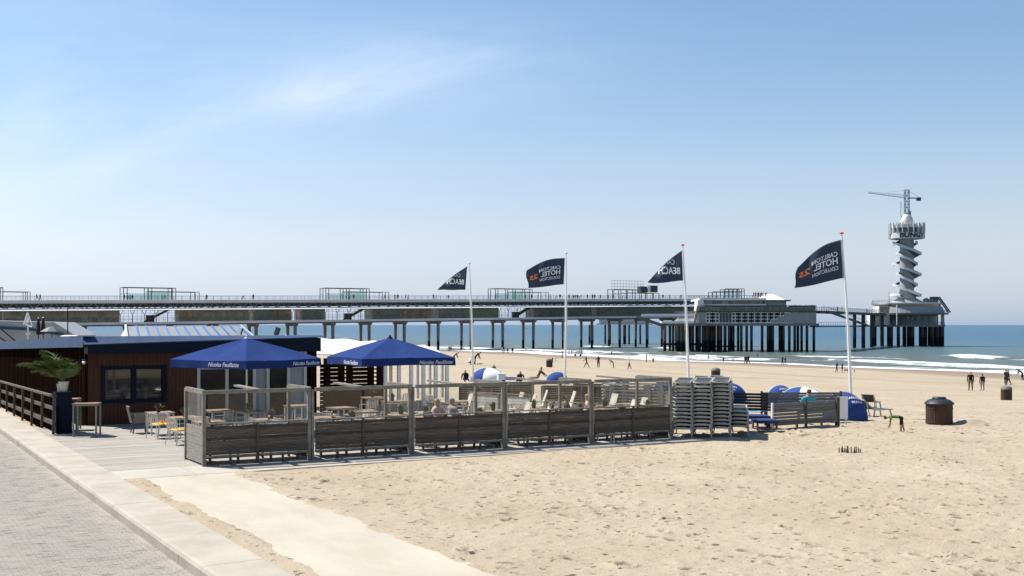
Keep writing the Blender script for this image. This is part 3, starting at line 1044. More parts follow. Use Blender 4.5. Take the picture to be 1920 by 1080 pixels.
def restaurant():
    a0, a1, b0 = 7.35, 16.15, 43.3
    r = frame_thing('beach_restaurant', 'long low restaurant with dark timber walls under a blue roof edge', 'restaurant', a0, b0)
    H = 2.62                                  # wall height under the deep fascia
    # front wall of red brown boards, dark side wall running back, both butted at the corner
    mb = MB()
    wx0, wx1, wz0, wz1 = 0.62, 2.85, 0.86, 2.10
    ax1 = 4.05
    mb.box(((0.1 + wx0) / 2, 0.1, H / 2), (wx0 - 0.1, 0.2, H))
    mb.box(((wx0 + wx1) / 2, 0.1, wz0 / 2), (wx1 - wx0, 0.2, wz0))
    mb.box(((wx0 + wx1) / 2, 0.1, (wz1 + H) / 2), (wx1 - wx0, 0.2, H - wz1))
    mb.box(((wx1 + ax1) / 2, 0.1, H / 2), (ax1 - wx1, 0.2, H))
    for i in range(28):                       # board joints stand proud as thin battens
        x = 0.16 + i * 0.142
        if wx0 - .06 < x < wx1 + .06:
            mb.box((x, -0.008, wz0 / 2 - 0.03), (0.014, 0.018, wz0 - .1))
            mb.box((x, -0.008, (wz1 + H) / 2 + .03), (0.014, 0.018, H - wz1 - .1))
        else:
            mb.box((x, -0.008, H / 2), (0.014, 0.018, H - .05))
    mb.build('front_wall', M['redwood'], r)
    mb = MB()
    D = 28.0
    def ztop(y):
        return 2.90 - 0.60 * y / D
    ys = np.arange(0, D, 0.16)
    for i, y in enumerate(ys):
        dx = 0.0 if i % 2 else 0.022
        mb.extr([(0 - dx, y, 0), (0 - dx, y + 0.15, 0), (0 - dx, y + 0.15, ztop(y + .15)), (0 - dx, y, ztop(y))], (0.09 + dx, 0, 0))
    mb.build('side_wall', M['darkwood'], r)
    # window with two panes
    w = MB()
    for x in (wx0, (wx0 + wx1) / 2, wx1):
        w.box((x, 0.02, (wz0 + wz1) / 2), (0.16, 0.14, wz1 - wz0 + 0.16))
    for z in (wz0, wz1):
        w.box(((wx0 + wx1) / 2, 0.024, z), (wx1 - wx0 - .1, 0.13, 0.14))
    wo = w.build('window_frame', M['navy'], r)
    for x in (0.5 * wx0 + 0.25 * (wx0 + wx1), 0.5 * wx1 + 0.25 * (wx0 + wx1)):
        g = MB().box((x, 0.09, (wz0 + wz1) / 2), ((wx1 - wx0) / 2 - 0.16, 0.02, wz1 - wz0 - 0.14))
        go = g.build('window_pane', M['darkpane'], wo)
    # glazed front behind the parasols: posts, transoms, dark panes, an open doorway
    posts = MB()
    xs = [4.15, 5.25, 6.35, 6.9, 7.75, 8.45]
    for x in xs:
        posts.box((x, 0.08, H / 2), (0.12, 0.16, H))
    posts.build('glazing_post', M['alu'], r)
    for p_, q_ in zip(xs[:-1], xs[1:]):
        for z in (0.05, 2.02, H - 0.05):
            MB().box(((p_ + q_) / 2, 0.09, z), (q_ - p_ - 0.13, 0.1, 0.09)).build('transom', M['alu'], r)
    kinds = [0, 0, 1, 2, 1]
    for k, (p_, q_) in enumerate(zip(xs[:-1], xs[1:])):
        g = MB().box(((p_ + q_) / 2, 0.10, H / 2 - .02), (q_ - p_ - 0.14, 0.03, H - 0.2))
        g.build(['glass_pane', 'pale_door', 'glass_pane'][kinds[k]], [M['barpane'], M['greyroof'], M['barpane']][kinds[k]], r)
    bk = MB()
    bk.box((4.6, 0.36, H / 2), (8.9, 0.1, H))
    bk.box((a1 - a0 - 0.06, D / 2, 1.45), (0.12, D - .2, 2.9))
    bk.build('inner_wall', M['darkwood'], r)
    # roof slab falling to the back, deep navy fascia, sunlit blue capping
    W_ = a1 - a0
    rf = MB()
    rf.extr([(-.12, -.05, 3.0), (W_ + .1, -.05, 3.0), (W_ + .1, D, 2.35), (-.12, D, 2.35)], (0, 0, 0.10))
    rf.build('roof', M['greyroof'], r)
    fa = MB()
    fp = [(-.04, -.78, 2.64), (W_ + .02, -.78, 2.64)] + [(W_ + .02 - (W_ + .06) * i / 8, -.78, 2.945 + .235 * (1 - i / 8) ** .9) for i in range(9)]
    fa.extr(fp, (0, .72, 0))
    fa.build('fascia', M['navy'], r)
    cp = MB()
    n = 24
    vs, fs = [], []
    for i in range(n + 1):
        f = i / n
        x = -0.18 + (W_ + 0.36) * f
        zf = 2.99 + 0.235 * f ** 0.9
        vs += [(x, -0.83, zf), (x, -0.83, zf - 0.03), (x, -0.42, 3.275 + .005 * f), (x, 0.3, 3.275 + .005 * f)]
    for i in range(n):
        o_ = 4 * i
        for j, k in ((1, 0), (0, 2), (2, 3)):
            fs.append((o_ + j, o_ + 4 + j, o_ + 4 + k, o_ + k))
    cp.add(vs, fs)
    # the capping returns along the raked side
    vs, fs = [], []
    m = 24
    for i in range(m + 1):
        y = -0.6 + (D + .6) * i / m
        zt = ztop(max(0, y))
        vs += [(-0.19, y, zt - 0.02), (-0.17, y, zt + 0.40 - 0.0 * i), (0.25, y, zt + 0.42)]
    for i in range(m):
        o_ = 3 * i
        for j in range(2):
            fs.append((o_ + j, o_ + j + 1, o_ + 3 + j + 1, o_ + 3 + j))
    cp.add(vs, fs)
    cp.build('roof_trim', M['bluetrim'], r)
    lm = MB()
    lm.box((-0.06, -0.3, 2.36), (0.16, 0.24, 0.16))
    lm.tube([(-0.06, -0.3, 2.44), (-0.06, -0.3, 2.66)], 0.02)
    ln = lm.build('spotlight', M['black'], r)
    MB().lathe([(0.001, -.05), (0.05, -.03), (0.065, 0.02), (0.03, .06)], 12, (-0.12, -0.44, 2.32)).build('lamp_bulb', M['white'], ln, True)
    return r


restaurant()

# roofs of the other beach pavilions behind it
def seam_roof():
    A0, B0 = AB(*at(243, 625, 58)[:2])
    a_l = a_of(243, B0)
    a_r = a_of(486, B0)
    r = T('pavilion_roof', 'pale pitched sheet roof with blue seams rising behind the long restaurant', 'roof', P(a_l, B0, 7.0), ANG)
    Lx = a_r - a_l
    mb = MB()
    mb.extr([(0, 0, 0.0), (Lx + 0.6, 0, 0.0), (Lx - 0.3, 2.6, 1.42), (0.35, 2.6, 1.42)], (0, 0, -0.06))
    mb.extr([(0, 5.2, 0.0), (Lx + .6, 5.2, 0.0), (Lx - 0.3, 2.61, 1.42), (0.35, 2.61, 1.42)], (0, 0, -0.06))
    mb.build('roof_sheet', M['greyroof'], r)
    sm = MB()
    n = 13
    for i in range(n):
        x0 = 0.35 + (Lx - 0.7) * i / (n - 1)
        xb = 0.05 + (Lx + .4) * i / (n - 1)
        sm.bar((xb, -0.02, 0.03), (x0, 2.58, 1.45), 0.09, 0.05)
    sm.build('roof_seam', M['bluestripe'], r)
    ga = MB()
    ga.extr([(0.02, 0.1, -.05), (0.02, 5.1, -.05), (0.34, 2.6, 1.33)], (0.06, 0, 0))
    ga.bar((-.05, -0.05, 0.02), (0.32, 2.6, 1.47), 0.1, 0.12)
    ga.bar((Lx + .65, -0.05, 0.02), (Lx - 0.28, 2.6, 1.47), 0.1, 0.12)
    ga.box((Lx / 2 + .2, 2.6, -1.15), (Lx - .6, 4.8, 2.1))
    ga.build('gable', M['pwhite'], r)


seam_roof()


def grey_pavilion():
    r = T('grey_pavilion', 'low grey roofed beach pavilion with blue trim at far left behind the restaurant', 'pavilion', at(-60, 660, 88), ANG * .2)
    s = 88 / FPX
    mb = MB()
    pts = [(-70, 600), (95, 604), (135, 629), (135, 645), (-70, 645)]
    q = [((x + 60) * s, 0, (660 - y) * s) for x, y in pts]
    mb.extr(q, (0, 6, 0))
    mb.build('roof_sheet', M['greyroof'], r)
    tb = MB()
    for (xa, ya, xb, yb) in ((-70, 611, 50, 617), (50, 617, 137, 632)):
        tb.bar(((xa + 60) * s, -0.05, (660 - ya) * s), ((xb + 60) * s, -0.05, (660 - yb) * s), 0.1, 0.22)
    tb.build('roof_trim', M['bluetrim'], r)
    wl = MB()
    wl.box((80 * s, 3, -1.6), (180 * s, 5, 4.2))
    wl.build('wall', M['pwhite'], r)
    cb = MB()
    for x0, y0, x1, y1 in ((-22, 590, 36, 640), (-40, 602, 18, 640)):
        cb.bar(((x0 + 60) * s, -1.2, (660 - y0) * s), ((x1 + 60) * s, -1.2, (660 - y1) * s), 0.09)
    cb.build('stay', M['black'], r)


grey_pavilion()


def roof_bits():
    # white triangular emblem on a short post
    p = at(53, 640, 74)
    s = 74 / FPX
    r = T('roof_emblem', 'white open triangular sail emblem on a post above the roof', 'emblem', p)
    mb = MB()
    o1 = [(-10, 32), (0, 54), (8, 30)]
    for (x0, z0), (x1, z1) in (((-9, 31), (-1.5, 55)), ((-1.5, 55), (7.5, 29)), ((-6, 32), (6, 27)), ((-4.5, 36), (2, 48))):
        mb.bar((x0 * s, 0, z0 * s), (x1 * s, 0, z1 * s), 0.085, 0.05)
    mb.extr([(-5.5 * s, 0.0, 33 * s), (-1.8 * s, 0.0, 50 * s), (1.5 * s, 0, 40 * s), (-2.0 * s, 0, 34 * s)], (0, 0.03, 0))
    mb.build('sail', M['foamw'], r)
    pm = MB()
    pm.tube([(-1 * s, 0.02, -10 * s), (-1 * s, 0.02, 30 * s)], 0.05)
    pm.box((-1 * s, 0.02, 14 * s), (0.26, 0.2, 0.12))
    pm.build('post', M['steel'], r)
    # thin dark pole
    r = T('roof_pole', 'thin dark pole standing behind the blue roof edge, left of the seamed roof', 'pole', at(127, 640, 62))
    MB().tube([(0, 0, -1), (0, 0, 55 * 62 / FPX), (0, 0, 64 * 62 / FPX)], [0.035, 0.03, 0.02], 6).build('shaft', M['black'], r)
    MB().lathe([(0.02, 0), (.45, .02), (.47, .07), (.25, .11), (.02, .12)], 16, (0, .2, 8 * 62 / FPX)).build('dish', M['white'], r, True)
    # closed black parasols
    for x, top, lab in ((72, 597, 'closed black parasol at left of the pair near the white emblem'),
                        (81, 596, 'closed black parasol at right of the pair near the white emblem')):
        k = 84 / FPX
        r = T('closed_parasol', lab, 'parasol', at(x, 640, 84), 0, 'closed black parasols by the emblem')
        h = (640 - top) * k
        MB().lathe([(0.03, h - 1.25), (0.17, h - 1.2), (0.14, h - .5), (0.09, h - 0.12), (0.05, h - .06), (.03, h)], 10).build('furled_canopy', M['black'], r, True)
        MB().tube([(0, 0, -2), (0, 0, h - 1.2)], 0.03, 6).build('mast', M['black'], r)
        MB().lathe([(0.0, -.04), (.05, 0), (0.0, .05)], 8, (0, 0, h + .03)).build('finial', M['white'], r, True)
    # open dark parasol edge beside them
    k = 80 / FPX
    r = T('flat_parasol', 'flat dark grey open parasol showing above the blue roof', 'parasol', at(97, 640, 80))
    MB().lathe([(0.02, 28 * k), (0.3, 26 * k), (22 * k, 18.5 * k), (22 * k, 17 * k), (.02, 24 * k)], 8).build('canopy', M['dsteel'], r)
    MB().tube([(0, 0, -2), (0, 0, 27 * k)], 0.03, 6).build('mast', M['dsteel'], r)
    # small loudspeakers or lamps on the roof edge
    for x, lab in ((450, 'white faced floodlight on the roof edge left of the dark one'), (520, 'dark floodlight on the roof edge right of the white one')):
        p = at(x, 629, 47)
        r = T('roof_floodlight', lab, 'floodlight', p, 0, 'floodlights on the roof')
        k = 47 / FPX
        MB().bar((-6 * k, 0, -2 * k), (0, 0, 8 * k), 0.06, 0.06).build('bracket', M['alu'], r)
        b_ = MB()
        b_.bar((-3 * k, 0, 1 * k), (1.5 * k, 0, 15 * k), 0.15, 0.16)
        b_.build('housing', M['white'] if x < 500 else M['dsteel'], r)
        MB().bar((0.3 * k, 0, 2 * k), (4 * k, 0, 14 * k), 0.12, 0.10).build('lens', M['black'], r)


roof_bits()


# ================================================================== PARASOLS AND MARQUEE
def parasol(cx, cy, theta, side, zapex, label, ribs8):
    """square market parasol; corner toward the viewer at local (-s/2,-s/2)"""
    g = GZ + 0.006
    r = T('market_parasol', label, 'parasol', (cx, cy, g), theta, 'blue parasols on the terrace')
    h = side / 2
    zt, ze = zapex - g, 2.53
    mb = MB()
    n = 14

    def zz(x, y):
        m = max(abs(x), abs(y)) / h
        d = min(abs(x), abs(y)) / max(1e-6, max(abs(x), abs(y)))
        sag = 0.05 * math.sin(math.pi * m) * (1 - d) if ribs8 else 0.075 * math.sin(math.pi * min(1, m)) * (1 - d)
        mid = 0.02 * (1 - d) * m if ribs8 else -0.03 * (1 - d) * m
        return zt - (zt - ze) * (0.88 * m + 0.12 * m * m) - sag + mid
    vs, fs = [], []
    for i in range(n + 1):
        for j in range(n + 1):
            x, y = -h + side * i / n, -h + side * j / n
            vs.append((x, y, zz(x, y)))
    for i in range(n):
        for j in range(n):
            a, b, c, d = i * (n + 1) + j, (i + 1) * (n + 1) + j, (i + 1) * (n + 1) + j + 1, i * (n + 1) + j + 1
            if (i < n / 2) == (j < n / 2):
                fs += [(a, b, c), (a, c, d)]
            else:
                fs += [(a, b, d), (b, c, d)]
    mb.add(vs, fs)
    can = mb.build('canopy', M['canvasblue'], r)
    hv = 0.27
    cor = [(-h, -h), (h, -h), (h, h), (-h, h)]
    vm = MB()
    for k in range(4):
        (x0, y0), (x1, y1) = cor[k], cor[(k + 1) % 4]
        nx, ny = (y1 - y0) / side, -(x1 - x0) / side

        def fn(s, t, x0=x0, y0=y0, x1=x1, y1=y1, nx=nx, ny=ny):
            x, y = x0 + (x1 - x0) * s, y0 + (y1 - y0) * s
            w = 0.012 * math.sin(s * 21 + k) * t + 0.012 * t
            return (x + nx * w, y + ny * w, zz(x * .9999, y * .9999) - 0.004 - t * (hv - 0.02 * math.sin(s * math.pi)))
        vm.grid(fn, 24, 4)
    val = vm.build('valance', M['canvasblue'], r, True)
    for k, (s0, s1, sc) in {0: (0.60, 0.97, .18), 3: (0.10, 0.50, .20)}.items():
        (x0, y0), (x1, y1) = cor[k], cor[(k + 1) % 4]
        nx, ny = (y1 - y0) / side, -(x1 - x0) / side
        lm = MB()

        def lt(s, y, x0=x0, y0=y0, x1=x1, y1=y1, nx=nx, ny=ny, s0=s0, s1=s1, sc=sc):
            ss = s0 + (s1 - s0) * s
            if (k == 3):
                ss = (1 - 0.93) + (0.93 - 0.55) * s
                ss = 0.52 + 0.40 * s
            xx, yy_ = x0 + (x1 - x0) * ss, y0 + (y1 - y0) * ss
            return (xx + nx * 0.030, yy_ + ny * 0.030, ze - 0.205 + y * sc)
        put_text(lm, 'Nicolas Feuillatte', lt, shear=0.30, bold=0.006)
        lm.build('lettering', M['letter'], val)
    mm = MB()
    mm.tube([(0, 0, 0), (0, 0, zt - 0.02)], 0.032, 10)
    mm.build('mast', M['steel'], r, True)
    rb = MB()
    for k in (range(8) if ribs8 else (1, 3, 5, 7)):
        t = k * math.pi / 4
        m_ = 1.0 / max(abs(math.cos(t)), abs(math.sin(t))) * h * 0.985
        rb.bar((0.05 * math.cos(t), .05 * math.sin(t), zt - 0.10), (m_ * math.cos(t), m_ * math.sin(t), ze - .075), 0.02, 0.03)
        rb.bar((0.05 * math.cos(t), .05 * math.sin(t), zt - 0.85), (m_ * .5 * math.cos(t), m_ * .5 * math.sin(t), (zt + ze) / 2 - .34), 0.016, 0.022)
    rb.build('ribs', M['steel'], r)
    MB().lathe([(0.10, -.03), (0.09, .01), (0.05, .03), (0.035, .08), (0.0, .10)], 12, (0, 0, zt)).build('finial', M['steel'] if not ribs8 else M['navy'], r, True)
    bm = MB()
    bm.box((0, 0, 0.05), (0.8, 0.8, 0.09))
    bm.build('base_block', M['concdark'], r)
    return r


parasol(-9.12, 38.5, R(57.6), 3.56, 8.04, 'royal blue parasol at left before the restaurant, dark brown wall beside it', False)
parasol(-4.40, 40.4, R(28.5), 3.52, 8.04, 'royal blue parasol at right with white posts standing beneath its far edge', True)


def marquee():
    r = frame_thing('white_marquee', 'white canvas marquee behind the right blue parasol with a row of white posts', 'marquee', 16.6, 46.0)
    mb = MB()
    prof = [(0, 2.5), (0.6, 2.95), (2.2, 3.22), (4.0, 3.0), (5.0, 2.45)]
    n = 20
    vs, fs = [], []
    for i in range(n + 1):
        x = 7.3 * i / n
        k = 0.10 * math.cos(2 * math.pi * i / 4.0)
        for y, z in prof:
            vs.append((x, y, z + k * (0.4 if 0 < y < 5 else 0.1) - (0.5 * (i / n)) - (0.5 if i in (n,) and 0 < y < 5 else 0)))
    m = len(prof)
    for i in range(n):
        for j in range(m - 1):
            fs.append((i * m + j, (i + 1) * m + j, (i + 1) * m + j + 1, i * m + j + 1))
    mb.add(vs, fs)
    mb.build('canopy', M['canvaswhite'], r, 'all')
    for x in (722, 748, 771, 794, 817, 838):
        a = a_of(x, 45.9)
        MB().box((a - 16.6, -0.1, 1.15), (0.16, 0.12, 2.3)).build('post', M['white'], r)
    for x in (733, 783, 806, 829):
        a = a_of(x, 51.0)
        MB().box((a - 16.6, 5.0, 1.05), (0.12, 0.12, 2.1)).build('post', M['alu'], r)
    # brown timber screen below its left end
    for x in (613, 640, 655, 695, 712):
        a = a_of(x, 44.4)
        MB().box((a - 16.6, -1.6, 1.15), (0.24, 0.2, 2.3)).build('timber_post', M['darkwood'], r)
    for (xa, xb) in ((600, 611), (616, 638), (643, 653), (658, 693), (698, 710)):
        sl = MB()
        A_, B_ = a_of(xa, 44.5), a_of(xb, 44.5)
        for z in np.arange(0.1, 2.1, 0.17):
            sl.box(((A_ + B_) / 2 - 16.6, -1.5, z), (B_ - A_, 0.04, 0.15 if xa not in (643, 698) else 0.07))
        sl.build('slat_screen', M['darkwood'], r)
    A_, B_ = a_of(604, 44.4), a_of(722, 44.4)
    MB().box(((A_ + B_) / 2 - 16.6, -1.72, .48), (B_ - A_, .06, .95)).build('low_wall', M['redwood'], r)


marquee()


# ================================================================== TERRACE WINDBREAK
def windbreak():
    r = frame_thing('glass_windbreak', 'long weathered slatted windbreak with glass panes around the front of the terrace', 'windbreak', 7.9, 29.25, GZ + 0.01)
    xs = [0.0]
    for px in (580, 770, 946, 1110, 1262):
        xs.append(a_of(px, 29.25 - 0.12 * len(xs)) - 7.9)
    YO = lambda x: -0.03 * x              # the run is not quite square to the shore
    Hh = 1.98
    zs0, zs1 = 0.27, 1.06

    def seg(p, q, wood, nm, slat0=zs0, board=0.095, both=False):
        p, q = Vector(p), Vector(q)
        d = (q - p)
        Ln = d.length
        d.normalize()
        nrm = Vector((-d.y, d.x, 0))
        sb = MB()
        z = slat0
        k = 0
        while z + board < zs1 + 0.01:
            sb.bar(p + d * 0.045 + nrm * rnd.uniform(-.004, .004) + Vector((0, 0, z + board / 2)),
                   q - d * 0.045 + nrm * rnd.uniform(-.004, .004) + Vector((0, 0, z + board / 2 + rnd.uniform(-.004, .004))), 0.024, board - 0.004)
            z += board
            k += 1
        return sb, d, nrm, Ln

    def post(x, y, h=Hh, w=0.09):
        MB().box((x, y, h / 2), (w, w, h)).build('post', M['railwood'], r)

    for i, x in enumerate(xs):
        post(x, YO(x))
        if 0 < i < 5:
            MB().box((x + .10, YO(x), Hh / 2 - .03), (0.07, 0.085, Hh - .06)).build('post', M['railwood'], r)
    for i in range(5):
        p = Vector((xs[i] + (0.135 if 0 < i else 0.0), YO(xs[i]), 0))
        q = Vector((xs[i + 1], YO(xs[i + 1]), 0))
        sb, d, nrm, Ln = seg(p, q, None, None)
        so = sb.build('slat_panel', M['slatwood'], r)
        m_ = (p + q) / 2
        cp = MB()
        cp.bar(p + d * .045 + Vector((0, 0, zs1 + 0.035)), q - d * .045 + Vector((0, 0, zs1 + 0.035)), 0.10, 0.035)
        cp.bar(p + d * .045 + Vector((0, 0, 0.235)), q - d * .045 + Vector((0, 0, 0.235)), 0.07, 0.05)
        cp.build('middle_rail', M['railwood'], r)
        st = MB().box(tuple(m_ - nrm * 0.032 + Vector((0, 0, 0.60))), (0.07, 0.035, 1.0), rz=math.atan2(d.y, d.x))
        st.build('stile', M['slatwood'], r)
        tr = MB().bar(p + d * .045 + Vector((0, 0, Hh - 0.055)), q - d * .045 + Vector((0, 0, Hh - 0.055)), 0.085, 0.10)
        tr.build('top_rail', M['railwood'], r)
        for u0, u1 in ((0.02, 0.498), (0.502, 0.98)):
            g = MB().bar(p + d * (.045 + Ln * u0) + Vector((0, 0, (zs1 + .05 + Hh - .11) / 2)), p + d * (Ln * u1 - .03) + Vector((0, 0, (zs1 + .05 + Hh - .11) / 2)),
                         0.008, Hh - zs1 - 0.16)
            g.build('glass_pane', M['glass'], r)
        # feet seen under the slats
        for u in (0.25, 0.5, 0.75):
            f_ = p + d * (Ln * u)
            MB().box((f_.x, f_.y + .06, 0.13), (0.055, 0.055, 0.25)).build('foot', M['greywood'], r)
    # returns running back between the bays
    for i, x in enumerate(xs):
        Lr = 1.75
        p = Vector((x + (.05 if i not in (0, 5) else 0), YO(x) + 0.045, 0))
        q = p + Vector((0, Lr, 0))
        post(q.x, q.y, Hh - .02, 0.085)
        sb, d, nrm, Ln = seg(p, q, None, None, slat0=0.05)
        sb.build('return_panel', M['lightwood'] if i == 0 else M['slatwood'], r)  # left end panel paler: its sunlight is painted into the wood
        MB().bar(p + d * .0 + Vector((0, 0, Hh - 0.045)), q - d * .045 + Vector((0, 0, Hh - 0.045)), 0.08, 0.115).build('return_rail', M['railwood'], r)
        if i == 0:
            g = MB().bar(p + d * .02 + Vector((0, 0, (zs1 + Hh - .11) / 2 + .02)), q - d * .06 + Vector((0, 0, (zs1 + Hh - .11) / 2 + .02)), 0.008, Hh - zs1 - 0.15)
            g.build('glass_pane', M['glass'], r)
    for i in range(5):
        x = (xs[i] + xs[i + 1]) / 2
        p = Vector((x, YO(x) + 0.05, Hh - 0.02))
        q = p + Vector((-0.05, 1.7, 0.03))
        MB().bar(p, q, 0.16, 0.05).build('brace', M['railwood'], r)


windbreak()


def inner_benches():
    names = ['first bay at left', 'second bay', 'third bay', 'fourth bay', 'last bay at right']
    xs = [7.9, 7.9]
    px = [373, 580, 770, 946, 1110, 1262]
    for k in range(5):
        a0, a1 = a_of(px[k] + 12, 29.5), a_of(px[k + 1] - 12, 29.5)
        r = T('terrace_bench', 'weathered wooden bench along the inside of the windbreak, ' + names[k], 'bench', P((a0 + a1) / 2, 29.72 - .09 * k, GZ + .01), ANG - .03, 'benches inside the windbreak')
        L_ = a1 - a0
        b_ = MB()
        for j in range(9):  # seat made extra deep to shade the deck under the windbreak
            b_.box((0, -.24 + .115 * j, .44), (L_, .105, .035))
        b_.build('seat', M['greywood'], r)
        MB().box((0, 0.05, .14), (L_ - .2, .04, .05)).build('foot_rail', M['railwood'], r)
        for x in (-L_ / 2 + .15, -L_ / 6, L_ / 6, L_ / 2 - .15):
            for y in (-.18, .60):
                MB().box((x, y, .21), (.06, .06, .42)).build('leg', M['greywood'], r)


inner_benches()


# ================================================================== TERRACE FURNITURE
DZ = GZ + 0.008


def leaf_tuft(mb, c, r, n, h, rg):
    for _ in range(n):
        t = rg.uniform(0, 6.283)
        el = rg.uniform(0.5, 1.45)
        d = Vector((math.cos(t) * math.cos(el), math.sin(t) * math.cos(el), math.sin(el)))
        L = h * rg.uniform(.6, 1.1)
        s = d.cross(Vector((0, 0, 1))).normalized() * 0.014
        b_ = Vector(c) + Vector((rg.uniform(-r, r) * .4, rg.uniform(-r, r) * .4, 0))
        mb.add([b_ - s * .4, b_ + s * .4, b_ + d * L * .6 + s, b_ + d * L, b_ + d * L * .6 - s], [(0, 1, 2, 3, 4)])


def make_table():
    r = T('terrace_table', None, 'table')
    t = MB()
    for k in range(6):
        t.box((-0.35 + 0.14 * k, 0, 0.735), (0.132, 0.80, 0.03))
    t.build('tabletop', M['teak'], r)
    f = MB()
    for x in (-.36, .36):
        f.box((x, 0, 0.70), (0.03, 0.70, 0.036))
    for y in (-.35, .35):
        f.box((0, y, 0.701), (0.68, 0.03, 0.034))
    f.build('frame', M['alu'], r)
    for x in (-.36, .36):
        for y in (-.36, .36):
            MB().box((x, y, 0.345), (0.045, 0.045, 0.685)).build('leg', M['alu'], r)
    return r


def make_armchair():
    """woven armchair facing +y"""
    r = T('wicker_chair', None, 'chair')
    MB().box((0, 0, 0.40), (0.52, 0.50, 0.10)).build('seat', M['wicker'], r)
    b_ = MB()
    b_.grid(lambda s, t: (-.27 + .54 * s, -.24 - .13 * t - .03 * math.sin(math.pi * s), .36 + .54 * t + .03 * math.sin(math.pi * s) * t), 8, 5)
    b_.grid(lambda s, t: (.27 - .54 * s, -.28 - .13 * t - .03 * math.sin(math.pi * s), .36 + .54 * t + .03 * math.sin(math.pi * s) * t), 8, 5)
    b_.bar((-.27, -.385, .905), (.27, -.385, .905), .05, .04)
    b_.build('backrest', M['wicker'], r)
    for x in (-.27, .27):
        a_ = MB()
        a_.box((x, 0.0, .53), (0.05, .46, .26))
        a_.build('armrest', M['wicker'], r)
    for x in (-.22, .22):
        MB().bar((x, .20, .36), (x, .22, 0), .04).build('leg', M['greywood'], r)
        MB().bar((x, -.20, .36), (x, -.26, 0), .04).build('leg', M['greywood'], r)
    return r


def make_tubechair():
    """light metal armchair with a yellow cushion, facing +y"""
    r = T('metal_chair', None, 'chair')
    f = MB()
    for x in (-.25, .25):
        f.tube([(x, .24, 0), (x, .20, .44), (x, .19, .64), (x, -.05, .66), (x * .96, -.20, .67)], .014, 6)
        f.tube([(x * .95, -.28, 0), (x * .9, -.19, .44), (x * .88, -.25, .80)], .014, 6)
    f.tube([(-.22, -.25, .79), (-.12, -.28, .83), (.12, -.28, .83), (.22, -.25, .79)], .014, 6)
    f.tube([(-.25, .2, .43), (.25, .2, .43)], .012, 6)
    f.tube([(-.23, -.2, .43), (.23, -.2, .43)], .012, 6)
    f.build('frame', M['steel'], r, True)
    s = MB()
    for i in range(6):
        x = -.19 + i * .076
        s.bar((x, -.22, .50), (x, -.27, .80), .045, .008)
    s.build('backrest', M['steel'], r)
    MB().box((0, 0, .435), (.46, .40, .02)).build('seat', M['steel'], r)
    return r


def make_highback():
    """reclining slatted chair of pale wood, facing +y"""
    r = T('slatted_recliner', None, 'recliner')
    b_ = MB()
    for i in range(5):
        x = -.17 + .085 * i
        b_.bar((x, -.18, .40), (x, -.40, 1.04), .072, .02)
    b_.bar((-.21, -.385, .98), (.21, -.385, .98), .03, .05, mat=0)
    b_.build('backrest', M['palewood'], r)
    s = MB()
    for i in range(5):
        s.box((0, -.15 + .11 * i, .40 - .002 * i), (.43, .095, .024))
    s.build('seat', M['palewood'], r)
    for x in (-.235, .235):
        MB().box((x, .05, .58), (.06, .58, .03)).build('armrest', M['palewood'], r)
        MB().bar((x, .30, .57), (x, .31, 0), .05).build('leg', M['palewood'], r)
        MB().bar((x, -.22, .57), (x, -.26, 0), .05).build('leg', M['palewood'], r)
    return r


def make_pot():
    r = T('herb_pot', None, 'potted plant')
    MB().lathe([(.06, 0), (.085, .13), (.078, .13), (.07, .11), (.001, .105)], 12).build('pot', M['terracotta'], r, True)
    l = MB()
    leaf_tuft(l, (0, 0, .10), .10, 110, .24, random.Random(5))
    l.build('foliage', M['herb'], r)
    return r


proto = dict(table=make_table(), chair=make_armchair(), tube=make_tubechair(), high=make_highback(), pot=make_pot())
used = set()


def place(kind, loc, rz, label, group):
    o = proto[kind]
    if kind in used:
        return dup(o, loc, rz, label, group)
    used.add(kind)
    o.location = loc
    o.rotation_euler = (0, 0, rz)
    o['label'] = label
    o['group'] = group
    return o


def deck_at(px, py, z=GZ):
    """point on the terrace level seen at a pixel"""
    Y = (CZ - z) * FPX / (py - HZ)
    return at(px, py, Y)


CUSHN = [0]


def cushion_on(p, rz, where):
    mb = MB()
    def fn(s, t):
        x, y = s * 2 - 1, t * 2 - 1
        k = (1 - x ** 4) * (1 - y ** 4)
        return (x * .20 * (1 - .06 * y * y), y * .19 * (1 - .06 * x * x), .012 + .055 * k)
    mb.grid(fn, 8, 8)
    mb.grid(lambda s, t: (fn(1 - s, t)[0], fn(1 - s, t)[1], .006), 8, 8)
    o = mb.build('seat_cushion', M['yellow'], None, 'all')
    o.location = (p.x, p.y, p.z + .445)
    o.rotation_euler = (0, 0, rz)
    tag(o, 'yellow cushion on the metal chair ' + where, 'cushion', 'yellow seat cushions')


TG, CG, KG, HG, PG = ('teak tables on the terrace', 'woven armchairs on the terrace', 'metal chairs on the terrace',
                      'pale recliners on the terrace', 'herb pots on the tables')
